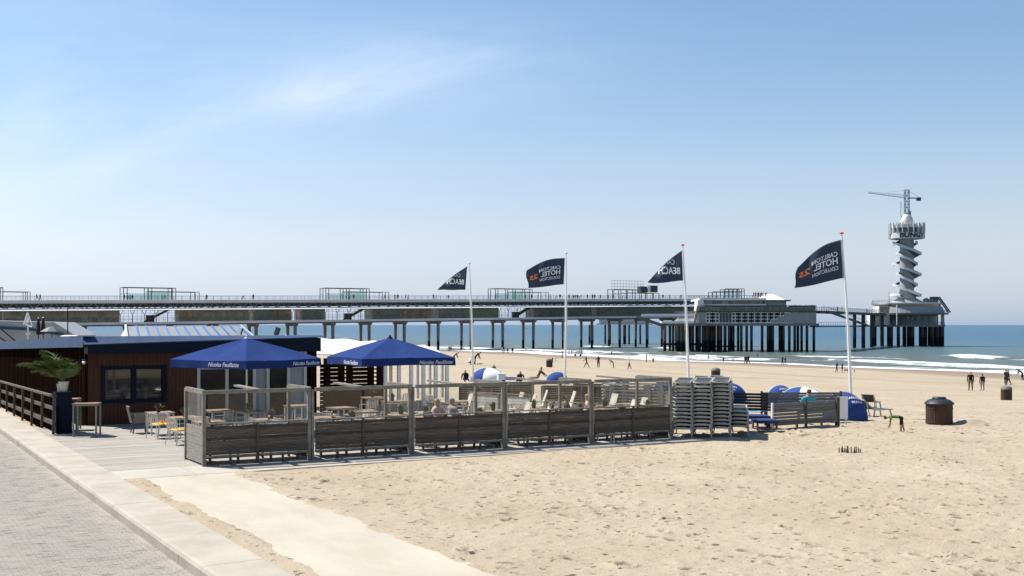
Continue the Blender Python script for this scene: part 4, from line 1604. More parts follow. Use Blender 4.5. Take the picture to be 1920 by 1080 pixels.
# tables by the pixel of the middle of their top (0.75 m above the deck)
tabs = [
    (470, 771, 0.1, 'teak table in the back of the left bay near the mast', True),
    (665, 789, 0.0, 'teak table pressed against the second bay boards', True),
    (715, 785, 0.1, 'teak table by the right post of the second bay', False),
    (905, 783, 0.0, 'teak table against the third bay boards at right', True),
    (985, 780, 0.1, 'teak table against the fourth bay boards at left', False),
    (1075, 781, 0.0, 'teak table against the fourth bay boards at right', True),
    (1170, 776, 0.0, 'teak table against the last bay boards in its middle', True),
    (560, 760, 0.2, 'teak table by the pale door of the restaurant', False),
    (700, 745, 0.0, 'teak table far back below the middle of the right parasol', True),
    (830, 757, 0.1, 'teak table right of the white posts, third bay', False),
    (1085, 775, 0.0, 'teak table left of the post between fourth and last bays', True),
    (1180, 757, 0.0, 'teak table far back in the last bay', False),
    (300, 773, 0.0, 'teak table nearest the red brown wall, outside the windbreak', True),
    (345, 782, 0.0, 'teak table outside the windbreak by its pale left end', True),
    (410, 769, 0.1, 'teak table in the left bay, beneath the left parasol', False),
    (392, 790, 0.0, 'teak table low in the left corner of the windbreak', False),
    (500, 786, 0.1, 'teak table with herb pot in the middle of the left bay', True),
    (640, 764, 0.2, 'teak table with dark shaded side in the second bay', False),
    (612, 782, 0.0, 'teak table by the left post of the second bay', False),
    (682, 771, -0.1, 'teak table at centre of the second bay', False),
    (740, 752, 0.0, 'teak table with herb pot below the right parasol', True),
    (748, 777, 0.0, 'teak table with herb pot against the post between second and third bays', True),
    (800, 781, 0.0, 'teak table with herb pot in the third bay left of the pink shirted guest', True),
    (862, 752, 0.0, 'teak table behind the third bay, left of the pale recliners', False),
    (928, 770, 0.0, 'teak table at the right end of the third bay', True),
    (1000, 766, 0.1, 'teak table in the fourth bay between pale recliners', True),
    (1040, 771, 0.0, 'teak table with herb pot at the right of the fourth bay', True),
    (1140, 766, 0.0, 'teak table at left of the last bay', True),
    (1210, 765, 0.0, 'teak table at the far right corner of the windbreak', True),
    (900, 737, 0.0, 'teak table further back behind the third bay near the slatted screen', True),
]
for i, (px, py, tr, lab, pot) in enumerate(tabs):
    p = deck_at(px, py, GZ + .75)
    p.z = DZ
    place('table', p, ANG + tr, lab, TG)
    if pot:
        q = p + Vector((rnd.uniform(-.12, .12), rnd.uniform(-.12, .12), .751))
        where = lab.replace('teak table with herb pot', '').replace('teak table', '').strip()
        place('pot', q, rnd.uniform(0, 6), 'herb pot on the ' + lab.replace('with herb pot ', '').replace('with dark shaded side ', ''), PG)
chairs = [
    ('chair', 480, 838, R(100), 'woven armchair facing left in the middle of the left bay'),
    ('tube', 585, 822, R(20), 'metal chair behind the first post of the second bay'),
    ('chair', 645, 826, R(-80), 'woven armchair in the middle of the second bay'),
    ('tube', 690, 836, R(180), 'metal chair with yellow cushion in the middle of the second bay boards'),
    ('chair', 735, 812, R(90), 'woven armchair below the right parasol near the post'),
    ('tube', 795, 838, R(170), 'metal chair with its back to the third bay at left'),
    ('chair', 875, 818, R(80), 'woven armchair in the right half of the third bay'),
    ('tube', 935, 830, R(190), 'metal chair with its back to the third bay at far right'),
    ('chair', 1000, 832, R(-80), 'woven armchair low in the left half of the fourth bay'),
    ('chair', 1090, 824, R(90), 'woven armchair by the right post of the fourth bay'),
    ('tube', 1135, 826, R(180), 'metal chair with its back to the last bay at left'),
    ('chair', 1200, 818, R(-80), 'woven armchair in the right half of the last bay'),
    ('tube', 760, 775, R(30), 'metal chair far back among the white posts'),
    ('tube', 812, 778, R(-40), 'metal chair far back right of the white posts'),
    ('tube', 478, 812, R(-70), 'metal chair with yellow cushion at the back of the left bay'),
    ('tube', 508, 842, R(170), 'metal chair with its back to the left bay pane'),
    ('tube', 650, 838, R(170), 'metal chair with its back to the second bay pane, left'),
    ('tube', 728, 836, R(190), 'metal chair with its back to the second bay pane, right'),
    ('tube', 690, 790, R(40), 'metal chair deep under the right parasol'),
    ('tube', 840, 800, R(-60), 'metal chair right of the white posts'),
    ('tube', 888, 828, R(160), 'metal chair with its back to the third bay pane'),
    ('tube', 915, 820, R(70), 'metal chair at the right end of the third bay'),
    ('tube', 1030, 828, R(170), 'metal chair with its back to the fourth bay pane'),
    ('tube', 1160, 822, R(170), 'metal chair with its back to the last bay pane'),
    ('high', 1192, 800, R(114), 'pale recliner by the far corner post, last bay'),
    ('high', 985, 792, R(105), 'pale recliner before the long pale screen, fourth bay'),
    ('chair', 262, 812, R(-62), 'woven grey armchair standing alone nearest the restaurant window'),
    ('tube', 296, 822, R(-25), 'metal chair with yellow cushion, left one outside the windbreak'),
    ('tube', 318, 821, R(-25), 'metal chair with yellow cushion, middle one outside the windbreak'),
    ('tube', 333, 834, R(-30), 'metal chair with yellow cushion touching the pale end of the windbreak'),
    ('chair', 412, 838, R(-60), 'woven armchair under the left parasol in the left bay'),
    ('tube', 385, 830, R(-15), 'metal chair with yellow cushion in the left corner behind glass'),
    ('tube', 455, 836, R(120), 'metal chair turned away in the middle of the left bay'),
    ('tube', 545, 835, R(115), 'metal chair on the right side of the left bay'),
    ('tube', 420, 815, R(60), 'metal chair in the shade below the left parasol'),
    ('tube', 535, 815, R(100), 'metal chair by the glazed front behind the left bay'),
    ('tube', 596, 832, R(-40), 'metal chair at the left of the second bay'),
    ('tube', 622, 818, R(-30), 'metal chair before the dark table of the second bay'),
    ('tube', 700, 820, R(100), 'metal chair with yellow cushion at the centre of the second bay'),
    ('tube', 662, 812, R(60), 'metal chair behind the dark table of the second bay'),
    ('tube', 715, 803, R(20), 'metal chair with yellow cushion beneath the right parasol'),
    ('tube', 770, 796, R(110), 'metal chair between the white posts and the third bay'),
    ('chair', 780, 826, R(80), 'woven armchair right of the second bay post'),
    ('tube', 905, 796, R(60), 'metal chair before the slatted screen behind the third bay'),
    ('high', 962, 786, R(112), 'pale recliner left of the pair behind the third bay post'),
    ('high', 1008, 780, R(98), 'pale recliner by the top of the slatted screen, fourth bay'),
    ('high', 973, 812, R(117), 'pale recliner low in the fourth bay at left'),
    ('high', 1012, 812, R(102), 'pale recliner low in the fourth bay at its middle'),
    ('high', 1050, 814, R(104), 'pale recliner low in the fourth bay at right'),
    ('high', 1060, 783, R(102), 'pale recliner far behind the fourth bay right post'),
    ('high', 1138, 790, R(120), 'pale recliner behind the last bay at left'),
    ('high', 1170, 805, R(104), 'pale recliner in the last bay nearest the white sunbed stack'),
    ('high', 866, 790, R(112), 'pale recliner beneath the right parasol edge'),
    ('chair', 1230, 812, R(100), 'woven armchair at the right end of the last bay'),
    ('chair', 850, 826, R(-60), 'woven armchair with the grey haired guest in the third bay'),
    ('chair', 822, 829, R(-120), 'woven armchair with the pink shirted guest in the third bay'),
    ('chair', 1105, 815, R(-100), 'woven armchair with the fair haired guest in the last bay'),
    ('chair', 1065, 818, R(-100), 'woven armchair with the dark haired guest in the fourth bay'),
]
GUESTSEAT = {}
for kind, px, py, rz, lab in chairs:
    p = deck_at(px, py)
    p.z = DZ
    place(kind, p, rz, lab, {'chair': CG, 'tube': KG, 'high': HG}[kind])
    if 'guest' in lab:
        GUESTSEAT[px] = (p, rz)
    if 'yellow cushion' in lab:
        cushion_on(p, rz, lab.split('yellow cushion')[1].strip(', '))


def slat_screen(px0, py0, px1, py1, h, label, matk='lightwood', z=GZ, seat=False):
    """low slatted bench screen between two ground pixels"""
    if z is None:
        p, q = GR(px0, py0), GR(px1, py1)
    else:
        p, q = deck_at(px0, py0, z), deck_at(px1, py1, z)
    c = (p + q) / 2
    d = q - p
    rz = math.atan2(d.y, d.x)
    L_ = math.hypot(d.x, d.y)
    c.z = min(p.z, q.z)
    r = T('slatted_screen', label, 'slatted screen', c, rz, 'slatted wooden screens')
    mb = MB()
    z0 = 0.10 if not seat else 0.24
    while z0 < h - .05:
        mb.box((0, rnd.uniform(-.003, .003), z0 + .045), (L_ - .1, .025, .094))
        z0 += .10
    mb.build('slats', M['palewood' if matk == 'lightwood' else matk], r)  # paler slats: sunlight on these screens is put into the wood colour
    for x in (-L_ / 2, L_ / 2):
        MB().box((x, 0.0, h / 2 - .1), (.07, .07, h + .2)).build('post', M['railwood'], r)
    if L_ > 1.6:
        MB().box((0, -0.045, h / 2), (.06, .05, h)).build('post', M['railwood'], r)
    cap = MB().box((0, 0, h + .015), (L_ + .06, .09, .03)).build('cap_rail', M['railwood'], r)
    return r


slat_screen(880, 779, 995, 788, 0.95, 'long pale screen low across the terrace behind third and fourth bays')
slat_screen(1024, 795, 1152, 806, 0.85, 'pale screen in the middle of the terrace behind the last bay')
slat_screen(1016, 770, 1166, 772, 1.05, 'grey shaded screen along the back of the terrace, fourth and last bays', 'slatwood')
slat_screen(862, 760, 922, 762, 1.0, 'grey screen right of the white posts', 'slatwood')
slat_screen(922, 756, 1000, 757, 1.0, 'grey screen behind the third bay below the sitting sunbather', 'slatwood')
slat_screen(1165, 772, 1255, 776, 0.9, 'pale screen before the second row of sunbed stacks')
slat_screen(1076, 744, 1130, 745, 0.75, 'far grey screen right of the second flagpole', 'slatwood')


def bar_table(px, py, label, s=1.0):
    p = deck_at(px, py)
    p.z = GZ + .01
    r = T('bar_table', label, 'bar table', p, ANG + R(-24), 'tall bar tables by the entrance')
    MB().box((0, 0, 1.075), (.80, .62, .045)).build('tabletop', M['teak'], r)
    f = MB()
    for y in (-.27, .27):
        f.box((0, y, 1.03), (.70, .035, .04))
    for x in (-.36, .36):
        f.box((x, 0, 1.031), (.035, .5, .038))
    f.build('frame', M['lightwood'], r)
    for x in (-.36, .36):
        for y in (-.27, .27):
            MB().box((x, y, .525), (.05, .05, 1.05)).build('leg', M['lightwood'], r)


bar_table(163, 818, 'tall teak topped bar table standing clear in front of the dark wall')
bar_table(127, 806, 'tall bar table mostly hidden behind the navy planter')


def planter():
    p = deck_at(118, 812)
    p.z = GZ
    r = T('navy_plinth', 'square dark navy plinth carrying the palm bucket at the end of the railing', 'plinth', p, ANG)
    MB().box((0, 0, .69), (.52, .50, 1.38)).build('body', M['navy'], r)
    MB().box((0, 0, 1.395), (.56, .54, .03)).build('top_slab', M['navy'], r)
    p2 = p + Vector((-.32, .55, 0))
    r2 = T('grey_plinth', 'lower dark plinth half hidden behind the navy one', 'plinth', p2, ANG)
    MB().box((0, 0, .66), (.40, .36, 1.32)).build('body', M['navy'], r2)
    MB().box((0, 0, 1.335), (.42, .38, .03)).build('top_slab', M['navy'], r2)
    # palm in a zinc bucket
    q = p + Vector((0.03, 0.0, 1.412))
    r = T('potted_palm', 'feathery green palm in a zinc bucket on the navy plinth', 'palm')
    r.location = q
    MB().lathe([(.11, 0), (.165, .33), (.175, .335), (.175, .35), (.15, .35), (.145, .31), (.001, .30)], 18).build('bucket', M['zinc'], r, True)
    rg = random.Random(4)
    for k in range(21):
        t = rg.uniform(0, 6.283)
        if k < 11:
            t = math.pi + rg.uniform(-.9, .9)       # most fronds blown to the left
        L_ = rg.uniform(1.15, 1.75) if k < 11 else rg.uniform(.7, 1.1)
        el = rg.uniform(.75, 1.5)
        fm = MB()
        pts = []
        pos = Vector((0, 0, .30))
        d = Vector((math.cos(t) * math.cos(el), math.sin(t) * math.cos(el), math.sin(el)))
        for i in range(10):
            pts.append(pos.copy())
            pos = pos + d * (L_ / 9)
            d = (d + Vector((math.cos(t) * .05 - .05, 0, -.20 * (i / 9) - .03))).normalized()
        fm.tube(pts, [.012 - .001 * i for i in range(10)], 5)
        for i in range(26):
            f = .2 + .8 * i / 25
            j = min(8, int(f * 9))
            b_ = pts[j].lerp(pts[j + 1], f * 9 - j)
            tg = (pts[j + 1] - pts[j]).normalized()
            sd = tg.cross(Vector((0, 0, 1))).normalized()
            ll = .52 * math.sin(math.pi * min(1, f * .86 + .12)) + .05
            for sg in (-1, 1):
                dd = (sd * sg * .8 + tg * .75 + Vector((0, 0, -.18 + rg.uniform(-.15, .15)))).normalized()
                wv = dd.cross(Vector((0, 0, 1))).normalized() * .017
                e = b_ + dd * ll + Vector((0, 0, -.05))
                fm.add([b_ - wv * .4, b_ + wv * .4, b_ + dd * ll * .5 + wv, e, b_ + dd * ll * .5 - wv], [(0, 1, 2, 3, 4)])
        fm.build('frond', M['palm'], r)
    q2 = p2 + Vector((0.05, -.05, 1.352))
    r = T('zinc_bucket', 'zinc bucket of dried reddish plants beside the palm', 'bucket', q2)
    MB().lathe([(.10, 0), (.14, .30), (.15, .31), (.125, .31), (.12, .27), (.001, .26)], 16).build('bucket', M['zinc'], r, True)
    l = MB()
    leaf_tuft(l, (0, 0, .26), .10, 60, .2, random.Random(9))
    l.build('dried_plants', mat('dried_plants', (.16, .09, .07), .8, var=.3, vscale=20), r)


planter()


def railing():
    r = frame_thing('wooden_railing', 'dark weathered wooden ramp railing along the stone edging at far left', 'railing', 5.85, 40.5)
    ys = np.arange(0, 24.1, 2.65)
    for y in ys:
        MB().bar((0, y, -.1), (-.03, y - .42, 1.30 - 0.012 * y), .08, .10).build('post', M['greywood'], r)
    bd = MB()
    for k in range(60):
        y = -.1 + k * .4
        bd.box((.16, y + .19, .40 - 0.012 * y), (.03, .385, 1.0))
    bd.build('side_boards', M['darkwood'], r)
    for z, w, h in ((1.28, .13, .07), (.86, .045, .12), (.36, .06, .14)):
        for y0, y1 in zip(ys[:-1], ys[1:]):
            MB().bar((.05, y0 - .12, z - 0.012 * y0), (.05, y1 - .124, z - 0.012 * y1), w if z < 1.2 else .12, h).build('rail', M['greywood'], r)


railing()

# ================================================================== THE PIER
def pile_material(name, stain_top, pale, dark):
    m = bpy.data.materials.new(name)
    m.use_nodes = True
    t = m.node_tree
    b = t.nodes['Principled BSDF']
    b.inputs['Roughness'].default_value = 0.85
    b.inputs['Specular IOR Level'].default_value = 0.2
    tcn = nd(t, 'ShaderNodeTexCoord')
    sx = nd(t, 'ShaderNodeSeparateXYZ')
    t.links.new(tcn.outputs['Object'], sx.inputs[0])
    no = nd(t, 'ShaderNodeTexNoise')
    no.inputs['Scale'].default_value = 0.6
    no.inputs['Detail'].default_value = 5
    t.links.new(tcn.outputs['Object'], no.inputs['Vector'])
    zz = mth(t, 'ADD', sx.outputs[2], mth(t, 'MULTIPLY', mth(t, 'SUBTRACT', no.outputs[0], 0.5), 3.0))
    mr = nd(t, 'ShaderNodeMapRange')
    mr.inputs[1].default_value = stain_top - 0.5
    mr.inputs[2].default_value = stain_top + 0.6
    t.links.new(zz, mr.inputs[0])
    c0 = mixc(t, no.outputs[0], tuple(x * .75 for x in pale), tuple(min(1, x * 1.2) for x in pale))
    t.links.new(mixc(t, mr.outputs[0], dark, c0), b.inputs['Base Color'])
    return m


M['pile'] = pile_material('tide_marked_pile', 3.0, (0.20, 0.185, 0.16), (0.012, 0.014, 0.016))
M['pile2'] = pile_material('dark_pile', 4.0, (0.060, 0.050, 0.046), (0.008, 0.010, 0.012))
M['pile3'] = pile_material('mid_pile', 3.4, (0.13, 0.12, 0.105), (0.010, 0.012, 0.013))
M['gal_olive'] = mat('olive_gallery_glass', (0.115, 0.120, 0.095), 0.35, var=0.5, vscale=0.7, spec=0.6)
M['gal_brown'] = mat('brown_gallery_screen', (0.17, 0.135, 0.10), 0.5, var=0.5, vscale=0.7, spec=0.4)
M['gal_green'] = mat('green_gallery_glass', (0.075, 0.115, 0.045), 0.3, var=0.35, vscale=0.4, spec=0.6)
M['gal_slate'] = mat('slate_gallery_glass', (0.060, 0.076, 0.080), 0.3, var=0.6, vscale=0.7, spec=0.6)
M['darkroom'] = mat('dark_pavilion_pane', (0.016, 0.020, 0.026), 0.4, spec=0.25)
M['mull'] = mat('gallery_mullion', (0.16, 0.165, 0.15), 0.6, var=0.15, vscale=1)
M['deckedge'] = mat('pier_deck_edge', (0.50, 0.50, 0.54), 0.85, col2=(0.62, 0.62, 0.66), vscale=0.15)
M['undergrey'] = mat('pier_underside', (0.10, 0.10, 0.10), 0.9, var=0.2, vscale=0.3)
M['corr'] = mat('corrugated_cladding', (0.27, 0.285, 0.29), 0.7, var=0.12, vscale=0.6)

PB0, PB1 = 338.6, 347.4
PA0, PA1 = -40.0, 303.0


def zlow(a):
    return 8.8 + 0.0137 * (a - 55)


def vside(mb, a0, a1, b, z0, z1, depth, mat=0):
    """slab that climbs with the pier; z0, z1 above the lower deck level"""
    v = [(a0, b, zlow(a0) + z0), (a1, b, zlow(a1) + z0), (a1, b, zlow(a1) + z1), (a0, b, zlow(a0) + z1)]
    return mb.extr(v, (0, depth, 0), mat)


def rod(name, m, loc, r0, r1, z0, z1, parent, n=10):
    """upright round post; its origin sits at sea level so that tide marks line up"""
    o = MB().tube([(0, 0, z0), (0, 0, z1)], [r0, r1], n).build(name, m, parent, True)
    o.location = loc
    return o


def pier():
    r = T('pier', 'long two level pier on concrete columns running out across the beach', 'pier', (0, 0, 0), ANG)
    w = PB1 - PB0
    vside(MB(), PA0, PA1, PB0, -0.45, 0.25, w).build('lower_deck', M['deckedge'], r)
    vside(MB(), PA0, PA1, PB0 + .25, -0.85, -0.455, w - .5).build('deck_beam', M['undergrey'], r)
    vside(MB(), PA0, PA1, PB0 - .3, 5.85, 6.75, w + .6).build('upper_deck', M['deckedge'], r)
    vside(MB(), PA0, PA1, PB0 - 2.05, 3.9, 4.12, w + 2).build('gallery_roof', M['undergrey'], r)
    # white sloping canopy lip catching the sun
    mb = MB()
    for a0, a1 in ((PA0, PA1),):
        q = []
        for a in (a0, a1):
            q.append([(a, PB0 - 2.75, zlow(a) + 3.80), (a, PB0 - 2.3, zlow(a) + 4.15), (a, PB0 - 2.2, zlow(a) + 4.05), (a, PB0 - 2.65, zlow(a) + 3.70)])
        mb.add(q[0] + q[1], [(0, 4, 5, 1), (3, 2, 6, 7), (0, 3, 7, 4), (0, 1, 2, 3), (4, 7, 6, 5), (1, 5, 6, 2)])
    mb.build('canopy_lip', M['white'], r)
    # truss walls between canopy and upper deck
    for b in (PB0 + .35, PB1 - .35):
        mb = MB()
        st = 1.75
        a = PA0
        k = 0
        while a < PA1 - st:
            z0, z1 = zlow(a) + 4.35, zlow(a + st) + 6.0
            if k % 2:
                z0, z1 = zlow(a) + 6.0, zlow(a + st) + 4.35
            mb.bar((a, b, z0), (a + st, b, z1), 0.17)
            if k % 2 == 0:
                mb.bar((a, b, zlow(a) + 4.1), (a, b, zlow(a) + 6.05), 0.09)
            a += st
            k += 1
        for z in (4.27, 5.80):
            mb.bar((PA0, b, zlow(PA0) + z), (PA1, b, zlow(PA1) + z), 0.22, .26)
        mb.build('truss', M['trussm'], r)
    mb = MB()
    vside(mb, PA0, PA1, PB0 + 1.6, 4.62, 5.84, .3)  # dark sheet added behind the truss to keep its upper half dark
    mb.build('truss_backing', M['dsteel'], r)
    # railings
    for b, z, nm in ((PB0 - .2, 6.75, 'upper_railing'), (PB1 + .2, 6.75, 'upper_railing'), (PB0 + .1, .25, 'lower_railing')):
        mb = MB()
        for dz in (1.22, .8, .42):
            mb.bar((PA0, b, zlow(PA0) + z + dz), (PA1, b, zlow(PA1) + z + dz), 0.075 if dz > 1 else .035)
        a = PA0
        while a < PA1:
            mb.bar((a, b, zlow(a) + z), (a, b, zlow(a) + z + 1.22), 0.06)
            a += 2.4
        mb.build(nm, M['psteel'], r)
    # bents: a crosshead carrying two columns
    ref = [a_of(x, PB0 + .9) for x in (624, 692, 760, 823, 885, 942, 1000)]
    st = (ref[-1] - ref[0]) / 6
    aa = [ref[0] + st * k for k in range(-12, 13)]
    for a in aa:
        if a > 296:
            continue
        z = zlow(a)
        mb = MB()
        mb.extr([(a - .55, PB0 - .5, z - .86), (a - .55, PB0 - .5, z - 1.2), (a - .55, PB0 + .5, z - 1.6), (a - .55, PB1 - .5, z - 1.6), (a - .55, PB1 + .5, z - 1.2), (a - .55, PB1 + .5, z - .86)], (1.1, 0, 0))
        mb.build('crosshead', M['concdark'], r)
        for b in (PB0 + .9, PB1 - .9):
            bz = float(base_z(np.array(a), np.array(b)))
            rod('column', M['pile'], (a, b, 0), .44, .56, bz - .6, z - 1.55, r)
    # gallery: enclosed lengths between open stretches, given by their ends in the photograph
    spans = [(-60, 4, 'gal_slate'), (9, 118, 'gal_olive'), (118, 224, 'gal_olive'), (338, 362, 'gal_brown'), (362, 466, 'gal_olive'), (478, 521, 'gal_slate'), (521, 546, 'gal_brown'),
             (566, 609, 'gal_slate'), (699, 756, 'gal_slate'), (756, 808, 'gal_brown'), (826, 868, 'gal_slate'), (868, 934, 'gal_green'), (1005, 1050, 'gal_slate'),
             (1062, 1107, 'gal_slate'), (1124, 1180, 'gal_slate'), (1180, 1310, 'gal_slate')]
    for x0, x1, mk in spans:
        a0, a1 = a_of(x0, PB0 + .7), a_of(x1, PB0 + .7)
        mb = MB()
        vside(mb, a0, a1, PB0 + .7, .27, 3.80, w - 1.7)
        go = mb.build('glass_gallery', M[mk], r)
        fm = MB()
        n = max(2, int((a1 - a0) / 1.6))
        for i in range(n + 1):
            a = a0 + (a1 - a0) * i / n
            vside(fm, a - .05, a + .05, PB0 + .62, .26, 3.81, .07)
        for z in (1.1, 2.9):
            vside(fm, a0, a1, PB0 + .65, z, z + .06, .04)
        fm.build('mullions', M['mull'], go)
    # slender posts and stairs in the open stretches
    for x0, x1 in ((224, 338), (466, 478), (546, 566), (609, 699), (809, 826), (935, 1004), (1051, 1061), (1108, 1124)):
        a0, a1 = a_of(x0, PB0 + .7), a_of(x1, PB0 + .7)
        n = max(1, int((a1 - a0) / 3.4))
        for i in range(n + 1):
            a = a0 + .3 + (a1 - a0 - .6) * i / n
            mb = MB()
            mb.bar((a, PB0 + .8, zlow(a) + .2), (a, PB0 + .8, zlow(a) + 2.4), .16)
            mb.bar((a, PB0 + .8, zlow(a) + 2.3), (a - .7, PB0 + .8, zlow(a) + 3.85), .12)
            mb.bar((a, PB0 + .8, zlow(a) + 2.3), (a + .7, PB0 + .8, zlow(a) + 3.85), .12)
            mb.build('forked_post', M['psteel'], r)
        gb = MB()
        for z in (1.05, 1.95, 2.85, 3.6):
            vside(gb, a0, a1, PB0 + .66, z, z + .07, .05)
        k = int((a1 - a0) / 1.25)
        for i in range(k + 1):
            aq = a0 + (a1 - a0) * i / max(1, k)
            gb.bar((aq, PB0 + .68, zlow(aq) + .26), (aq, PB0 + .68, zlow(aq) + 3.8), .07)
        gb.build('glazing_bars', M['psteel'], r)
        if x1 - x0 > 50:
            c = a_of(x0 + (x1 - x0) * .42, PB0 + 3)
            mb = MB()
            for b in (PB0 + 2.6, PB0 + 4.4):
                mb.bar((c, b, zlow(c) + .3), (c + 7.2, b, zlow(c) + 4.1), .1, .5)
            for i in range(14):
                f = i / 13
                mb.box((c + 7.2 * f, PB0 + 3.5, zlow(c) + .35 + 3.75 * f), (.34, 1.75, .06))
            for i in range(7):
                f = i / 6
                mb.bar((c + 7.2 * f, PB0 + 2.55, zlow(c) + .3 + 3.75 * f), (c + 7.2 * f, PB0 + 2.55, zlow(c) + 1.3 + 3.75 * f), .07)
            mb.bar((c, PB0 + 2.55, zlow(c) + 1.35), (c + 7.2, PB0 + 2.55, zlow(c) + 5.1), .09)
            mb.build('stairs', M['dsteel'], r)
            kb = MB()
            for da, h_, w_ in ((2.0, 1.9, 2.2), (9.5, 1.5, 2.0), (12.5, 1.2, 1.4)):
                aq = c + da
                if aq < a1 - 1:
                    kb = MB()
                    kb.box((aq, PB0 + 5.5, zlow(aq) + .25 + h_ / 2), (w_, 1.4, h_))
                    kb.box((aq, PB0 + 5.5, zlow(aq) + .25 + h_ + .08), (w_ + .5, 1.8, .14))
                    kb.build('kiosk', M['dsteel'], r)
    return r


pier()


def shelters():
    def make():
        r = T('wind_shelter', None, 'shelter')
        f = MB()
        H1, H2 = 3.75, 2.65
        for y in (0, 5.2):
            for x in (0.0, 1.0):
                f.bar((x, y, 0), (x, y, H1), .2)
            f.bar((0, y, H1), (15.0, y, H1), .17)
            f.bar((0, y, 1.9), (1.0, y, 1.9), .1)
            for x in (7.0, 8.0, 14.0, 15.0):
                f.bar((x, y, 0), (x, y, H1), .2)
            f.bar((15, y, H2), (22, y, H2), .15)
            for x in (20.8, 22.0):
                f.bar((x, y, 0), (x, y, H2), .17)
        for x in (0, 7.5, 15):
            f.bar((x, 0, H1), (x, 5.2, H1), .16)
        f.build('frame', M['dsteel'], r)
        f = MB()
        f.box((11, 2.6, H2), (7.2, 4.6, .2))
        f.build('flat_roof', M['dsteel'], r)
        for y in (.35, 4.85):
            for x0, x1 in ((7.3, 9.3), (9.5, 11.6), (11.8, 13.9)):
                MB().box(((x0 + x1) / 2, y, 1.25), (x1 - x0, .05, 2.4)).build('glass_pane', M['shelterglass'], r)
        MB().box((4.0, 2.6, 1.15), (5.6, .05, 2.0)).build('glass_pane', M['shelterglass'], r)
        return r
    p = make()
    labs = [(-108, 'steel and glass wind shelter on the pier deck, cut by the left edge'),
            (232, 'steel and glass wind shelter on the pier deck above the seamed pavilion roof'),
            (611, 'steel and glass wind shelter on the pier deck above the right blue parasol'),
            (929, 'steel and glass wind shelter on the pier deck between the first two flags')]
    for i, (x, lab) in enumerate(labs):
        a = a_of(x, PB0 + 1.2)
        loc = P(a, PB0 + 1.2, zlow(a) + 6.75)
        o = p if i == 0 else dup(p, loc, ANG)
        o.location = loc
        o.rotation_euler = (0, -math.atan(0.0137) * 0, ANG)
        o['label'] = lab
        o['group'] = 'wind shelters along the pier deck'


shelters()

# screens and works on the deck near the pavilion
def deck_works():
    a = a_of(1150, PB0 + 1.2)
    z = zlow(a) + 6.75
    r = T('scaffold_stand', 'gridded scaffold stand with dark boxes on the pier deck left of the third flagpole', 'scaffold', P(a, PB0 + 1.2, z), ANG)
    s = (P(a, PB0, 0).y) / FPX
    f = MB()
    kx = .80 * 0 + s / (CA - SA * ((1190 - 960) / FPX))
    X = lambda px: (px - 1150) * kx
    Z = lambda py: (559 - py) * s
    for y in (0, 4.0):
        for x in (1151, 1160, 1176, 1186, 1203, 1211, 1226, 1237):
            f.bar((X(x), y, 0), (X(x), y, Z(541 if x < 1212 else 547)), .22)
        f.bar((X(1151), y, Z(541)), (X(1211), y, Z(541)), .22)
        f.bar((X(1176), y, Z(547)), (X(1237), y, Z(547)), .2)
        f.bar((X(1151), y, Z(549)), (X(1176), y, Z(549)), .12)
    f.build('frame', M['psteel'], r)
    g = MB()
    for i in range(12):
        x = 1150 + 5.4 * i
        g.bar((X(x), 1, Z(541)), (X(x), 1, Z(524)), .10)
    for y in (524, 530, 535.5):
        g.bar((X(1150), 1, Z(y)), (X(1210), 1, Z(y)), .10)
    g.build('mesh_screen', M['trussm'], r)
    for x0, x1, y0, y1, mk in ((1203, 1216, 534, 546, 'dsteel'), (1217, 1222, 533, 545, 'white'), (1223, 1236, 532, 545, 'dsteel')):
        MB().box(((X(x0) + X(x1)) / 2, 1.6, (Z(y0) + Z(y1)) / 2), (X(x1) - X(x0), 2.2, Z(y0) - Z(y1))).build('box', M[mk], r)


deck_works()


